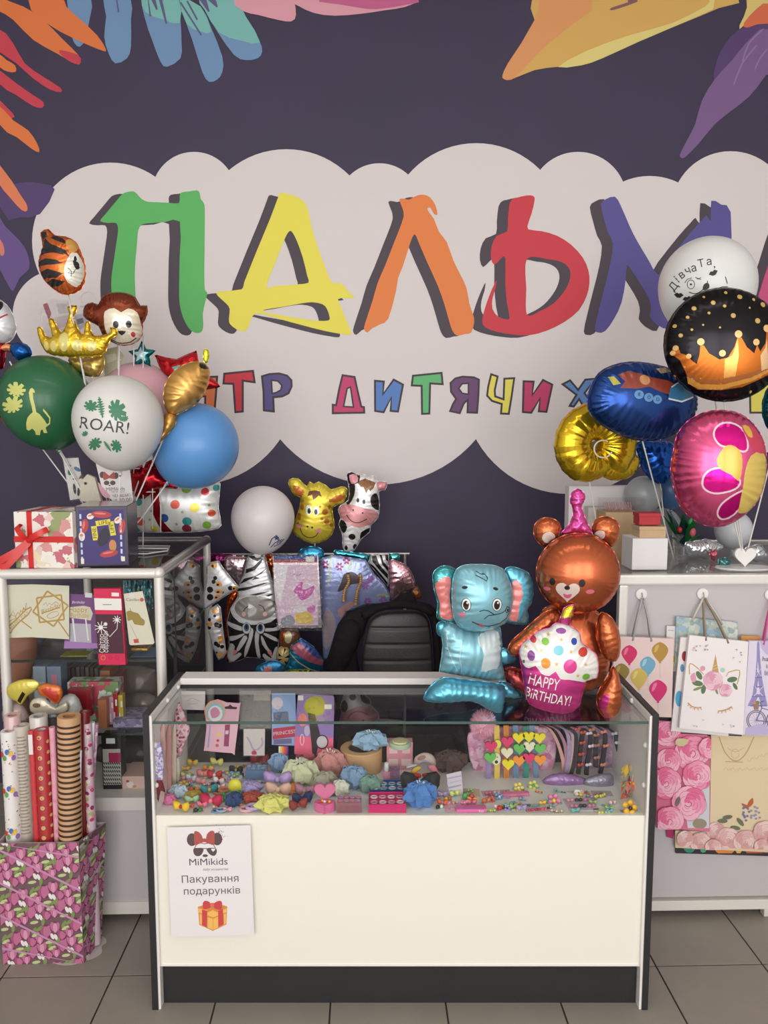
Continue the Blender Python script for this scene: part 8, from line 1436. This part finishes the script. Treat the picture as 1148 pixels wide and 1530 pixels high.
uni = [([(618, 515), (636, 428), (652, 520)], gl2), (line([(626, 490), (648, 478)], 2), paper((236, 214, 170))), (line([(624, 505), (652, 494)], 2), paper((236, 214, 170))), (line(sm([(505, 530), (506, 475), (548, 500)], 3, False), 5), gl2), (line(sm([(700, 520), (758, 510), (745, 580)], 3, False), 5), gl2), (line([(548, 500), (575, 530)], 4), gl2), (line([(700, 520), (690, 540)], 4), gl2)]
uni += [lea_(553, 535, 24, 13, 60, lf), lea_(545, 575, 28, 14, 10, lf), lea_(575, 605, 24, 12, 100, lf), lea_(545, 602, 24, 7, -20, lf2), lea_(720, 556, 26, 14, -10, lf), lea_(735, 590, 20, 9, 60, lf), lea_(640, 612, 20, 6, 70, lf2), (sm([(508, 540), (530, 520), (538, 560), (520, 570)], 2), pr[2]), (ell(571, 500, 13), pr[2]), (ell(672, 508, 12), paper((176, 206, 206)))]
uni += rose(623, 562, 46, pr, .4)+rose(686, 610, 30, pr, 1.1)
uni += [(line(sm([(495, 672), (515, 690), (545, 698), (562, 694)], 3, False), 5), gl2), (line(sm([(648, 714), (670, 712), (695, 705), (716, 692)], 3, False), 5), gl2)]
for x, y, dx, dy in ((502, 680, -8, 6), (515, 690, -8, 9), (530, 696, -3, 12), (545, 698, 2, 13), (558, 696, 6, 12), (652, 714, -6, 12), (668, 712, -3, 14), (684, 708, 2, 13), (700, 700, 8, 12), (712, 694, 9, 8)): uni.append((line([(x, y), (x+dx, y+dy)], 3), gl2))
for k in range(26): x, y = rnd.choice([(rnd.uniform(480, 750), rnd.uniform(745, 800)), (rnd.uniform(700, 780), rnd.uniform(400, 470)), (rnd.uniform(520, 600), rnd.uniform(380, 410))]); uni.append((star(x, y, 5, 3), paper(((170, 150, 160), (206, 180, 150), (222, 190, 200))[k % 3])))
gbag('white gift bag with a unicorn face of gold horn, pink flowers and lashes', [(505, 332), (803, 366), (775, 836), (453, 802)], RY-.038, paper((238, 230, 230)), uni, hooks[1], (150, 134, 118), hx=(.28, .66))
lilc = paper((222, 212, 230)); lv = paper((150, 140, 190)); lv2 = paper((120, 116, 170)); gy = paper((90, 86, 100))
tw = [([(846, 372), (852, 360), (858, 372), (862, 450), (870, 540), (888, 640), (900, 690), (872, 690), (852, 640), (830, 690), (798, 690), (822, 640), (838, 540), (844, 450)], lv), ([(852, 560), (862, 630), (842, 630)], lilc), ([(850, 460), (856, 520), (846, 520)], lilc)]+[(line([(836-8*k, 545+48*k), (872+8*k, 545+48*k)], 6), lv2) for k in range(4)]+[(line([(842, 500), (866, 540)], 2), lilc), (line([(866, 500), (840, 545)], 2), lilc), (line([(834, 590), (876, 640)], 3), lilc), (line([(878, 590), (830, 640)], 3), lilc)]
for r_ in (48, 40): tw.append((line(ell(842, 762, r_, r_+2, 26)+[(842+r_, 762)], 4), gy))
for k in range(12): a = k*.5236; tw.append((line([(842, 762), (842+44*math.cos(a), 762+44*math.sin(a))], 1.5), paper((170, 166, 180))))
tw += [(line([(842, 762), (900, 770), (940, 720), (870, 700), (842, 762)], 6), lv2), (line([(870, 700), (862, 670), (880, 664)], 5), gy), (sm([(825, 676), (858, 674), (852, 708), (830, 708)], 1), paper((150, 120, 110))), (ell(832, 672, 12, 8), paper((206, 130, 130))), (ell(848, 670, 10, 7), paper((120, 130, 90))), ([(860, 362), (1000, 362), (1000, 400), (895, 430), (870, 400)], paper((196, 180, 216))), ([(790, 800), (860, 780), (1000, 800), (1000, 838), (785, 836)], paper((190, 176, 214))), (line(ell(940, 760, 46, 48, 24)+[(986, 760)], 4), gy)]
gbag('lilac gift bag with an iron tower and a bicycle, at right frame edge', [(806, 362), (1010, 362), (1010, 842), (775, 836)], RY-.022, lilc, tw, hooks[2], (206, 90, 150), texts=[('hap', 26, 896, 452, gy), ('is', 24, 900, 488, gy), ('life', 26, 902, 524, gy)], hx=(.36, .8))
gbag('kraft orange bag strip above the lilac tower bag', [(772, 338), (868, 340), (868, 370), (772, 368)], RY-.006, paper((200, 140, 80)), th=.003)
# lower row
gbag('black gift bag with a gold inner line in the lower row', [(355, 745), (652, 760), (648, 1155), (420, 1150)], RY+.001, black_b, [(line([(640, 840), (640, 1142), (560, 1140)], 3), paper((170, 130, 90)))], th=.004)
rp_ = [paper((196, 74, 116)), paper((226, 110, 150)), paper((236, 150, 180)), paper((240, 180, 200))]
rl = [([(345, 900), (480, 850), (613, 850), (610, 1000), (500, 1320), (345, 1310)], paper((210, 110, 140))), ([(480, 1180), (610, 1080), (608, 1325), (500, 1325)], paper((206, 206, 214))), (ell(560, 1290, 36, 26), paper((150, 140, 120)))]
for x, y, r, a in ((400, 830, 66, .2), (520, 930, 84, 1.1), (400, 970, 60, 2.0), (545, 1045, 72, .6), (385, 1080, 76, 1.6), (500, 1180, 82, 2.4), (400, 1270, 70, .9), (600, 900, 50, 2.2)): rl += rose(x, y, r, rp_, a)
rl += [(sm([(440, 850), (500, 858), (470, 890), (430, 880)], 2), paper((206, 190, 150))), (ell(442, 1170, 10, 26, 12, 20), paper((110, 110, 90)))]
def clipL(L, x0, y0, x1, y1): return [([(min(max(x, x0), x1), min(max(y, y0), y1)) for x, y in p], mm) for p, mm in L]
def okL(L): return [(p, mm) for p, mm in L if abs(area(p)) > 1]
gbag('bright pink rose-print gift bag in the lower row', [(350, 768), (470, 775), (613, 850), (612, 1330), (340, 1310)], RY-.010, paper((214, 120, 150)), okL(clipL(rl, 342, 772, 611, 1312)), th=.006)
cr1 = [paper((190, 146, 146)), paper((222, 178, 176)), paper((232, 200, 196)), paper((214, 160, 160))]
cl2 = [(line(sm([(658, 850), (690, 930), (740, 972), (790, 940), (835, 850)], 4, False), 6), paper((190, 160, 110))), (line([(690, 975), (780, 978)], 5), paper((190, 164, 120))), (line(sm([(700, 905), (740, 925), (785, 905)], 3, False), 3), paper((200, 176, 130))), (line(ell(740, 935, 20, 24, 14), 3), paper((200, 176, 130)))]
for k in range(7): x = 680+k*36; cl2.append((line(sm([(x, 1020+5*math.sin(k)), (x+12, 1005), (x+24, 1020), (x+36, 1010)], 3, False), 3), paper((206, 186, 146))))
for k in range(4): x = 800+k*36; cl2.append((line(sm([(x, 960-12*k), (x+12, 975-12*k), (x+26, 955-12*k), (x+36, 965-12*k)], 3, False), 3), paper((206, 186, 146))))
cl2 += [(sm([(770, 1185), (800, 1195), (806, 1180), (828, 1158), (832, 1185), (812, 1205), (790, 1212)], 2), paper((186, 96, 60)))]
for k in range(24): a = rnd.uniform(-1, 1); cl2.append((ell(790+a*28+(k % 2)*50, 1270-rnd.random()*70+abs(a)*20, 7, 6, 8), paper(((120, 116, 160), (150, 146, 180))[k % 2])))
for x, y, a in ((675, 1275, 0), (700, 1256, -10), (765, 1280, 50), (740, 1310, 10), (860, 1330, 30), (690, 1400, 70), (800, 1420, 20), (905, 1345, -60)): cl2.append(lea_(x, y, 26, 11, a, paper((110, 112, 92))))
for x, y, r, a in ((640, 1330, 46, .3), (700, 1370, 60, 1.2), (790, 1380, 58, 2.1), (885, 1330, 56, .8), (560, 1380, 50, 1.9), (480, 1360, 40, .4), (870, 1400, 40, 2.6), (960, 1370, 60, 1.0), (620, 1400, 40, 2.5)): cl2 += rose(x, y, r, cr1, a)
gbag('large cream gift bag with gold crown ornament, butterfly and dusty roses', [(618, 840), (1010, 840), (1010, 1440), (437, 1412), (437, 1325), (612, 1330)], RY-.003, paper((222, 202, 166)), okL(clipL(cl2, 440, 842, 1008, 1412)), th=.006)
cb = [(ell(x, y, r), paper(c)) for x, y, r, c in ((510, 1410, 30, (60, 140, 120)), (580, 1425, 14, (80, 170, 120)), (690, 1400, 56, (226, 140, 70)), (840, 1410, 50, (190, 90, 60)), (760, 1430, 14, (220, 180, 90)), (900, 1440, 20, (120, 60, 90)))]
gbag('dark bag with coloured circles showing below the cream bag', [(437, 1380), (1010, 1400), (1010, 1460), (440, 1442)], RY+.006, paper((52, 44, 52)), okL(clipL(cb, 440, 1392, 1008, 1442)), th=.003)
gbag('small magenta bag tail below the pink rose bag', [(392, 1320), (440, 1325), (425, 1368), (396, 1360)], RY+.006, paper((170, 50, 100)), th=.003)
# ---- repeats share a group phrase
GR = {'balloon': 'latex balloons on sticks', 'round_balloon': 'foil balloons on sticks', 'headband': 'headbands standing in the showcase', 'hair_bow': 'hair bows lying in the showcase', 'hair_clip': 'hair clips lying in the showcase', 'tulle_scrunchie': 'tulle scrunchies and puffs in the showcase', 'accessory_card': 'accessory cards hanging in the showcase', 'clip_card': 'clip cards lying in the showcase', 'hair_elastic': 'hair elastics in the showcase', 'paper_roll': 'wrapping paper rolls in the tulip bin', 'gift_bag': 'gift bags hung on the cabinet end', 'adhesive_hook': 'hooks on the cabinet end', 'carton': 'cartons on the right cabinet', 'crumpled_foil': 'flat foils hanging on the rack', 'foil_strip': 'orange foil strips on the rack', 'card_pack': 'hanging clear card packs', 'packed_bag': 'bags stuffed in the left cabinet', 'party_pack': 'party packs over the paper rolls', 'ribbon_pack': 'ribbon packs on the lower shelf', 'hair_extension': 'hair pieces hanging at the left lining', 'clear_box': 'small clear boxes of hair things', 'cake_topper': 'cake topper cards in the left cabinet', 'foil_balloon': 'foil scraps on the right cabinet'}
for o in list(COL.objects):
    b = o.name.split('.')[0]
    if o.parent is None and o.get('category') and b in GR and not o.get('group'): o['group'] = GR[b]
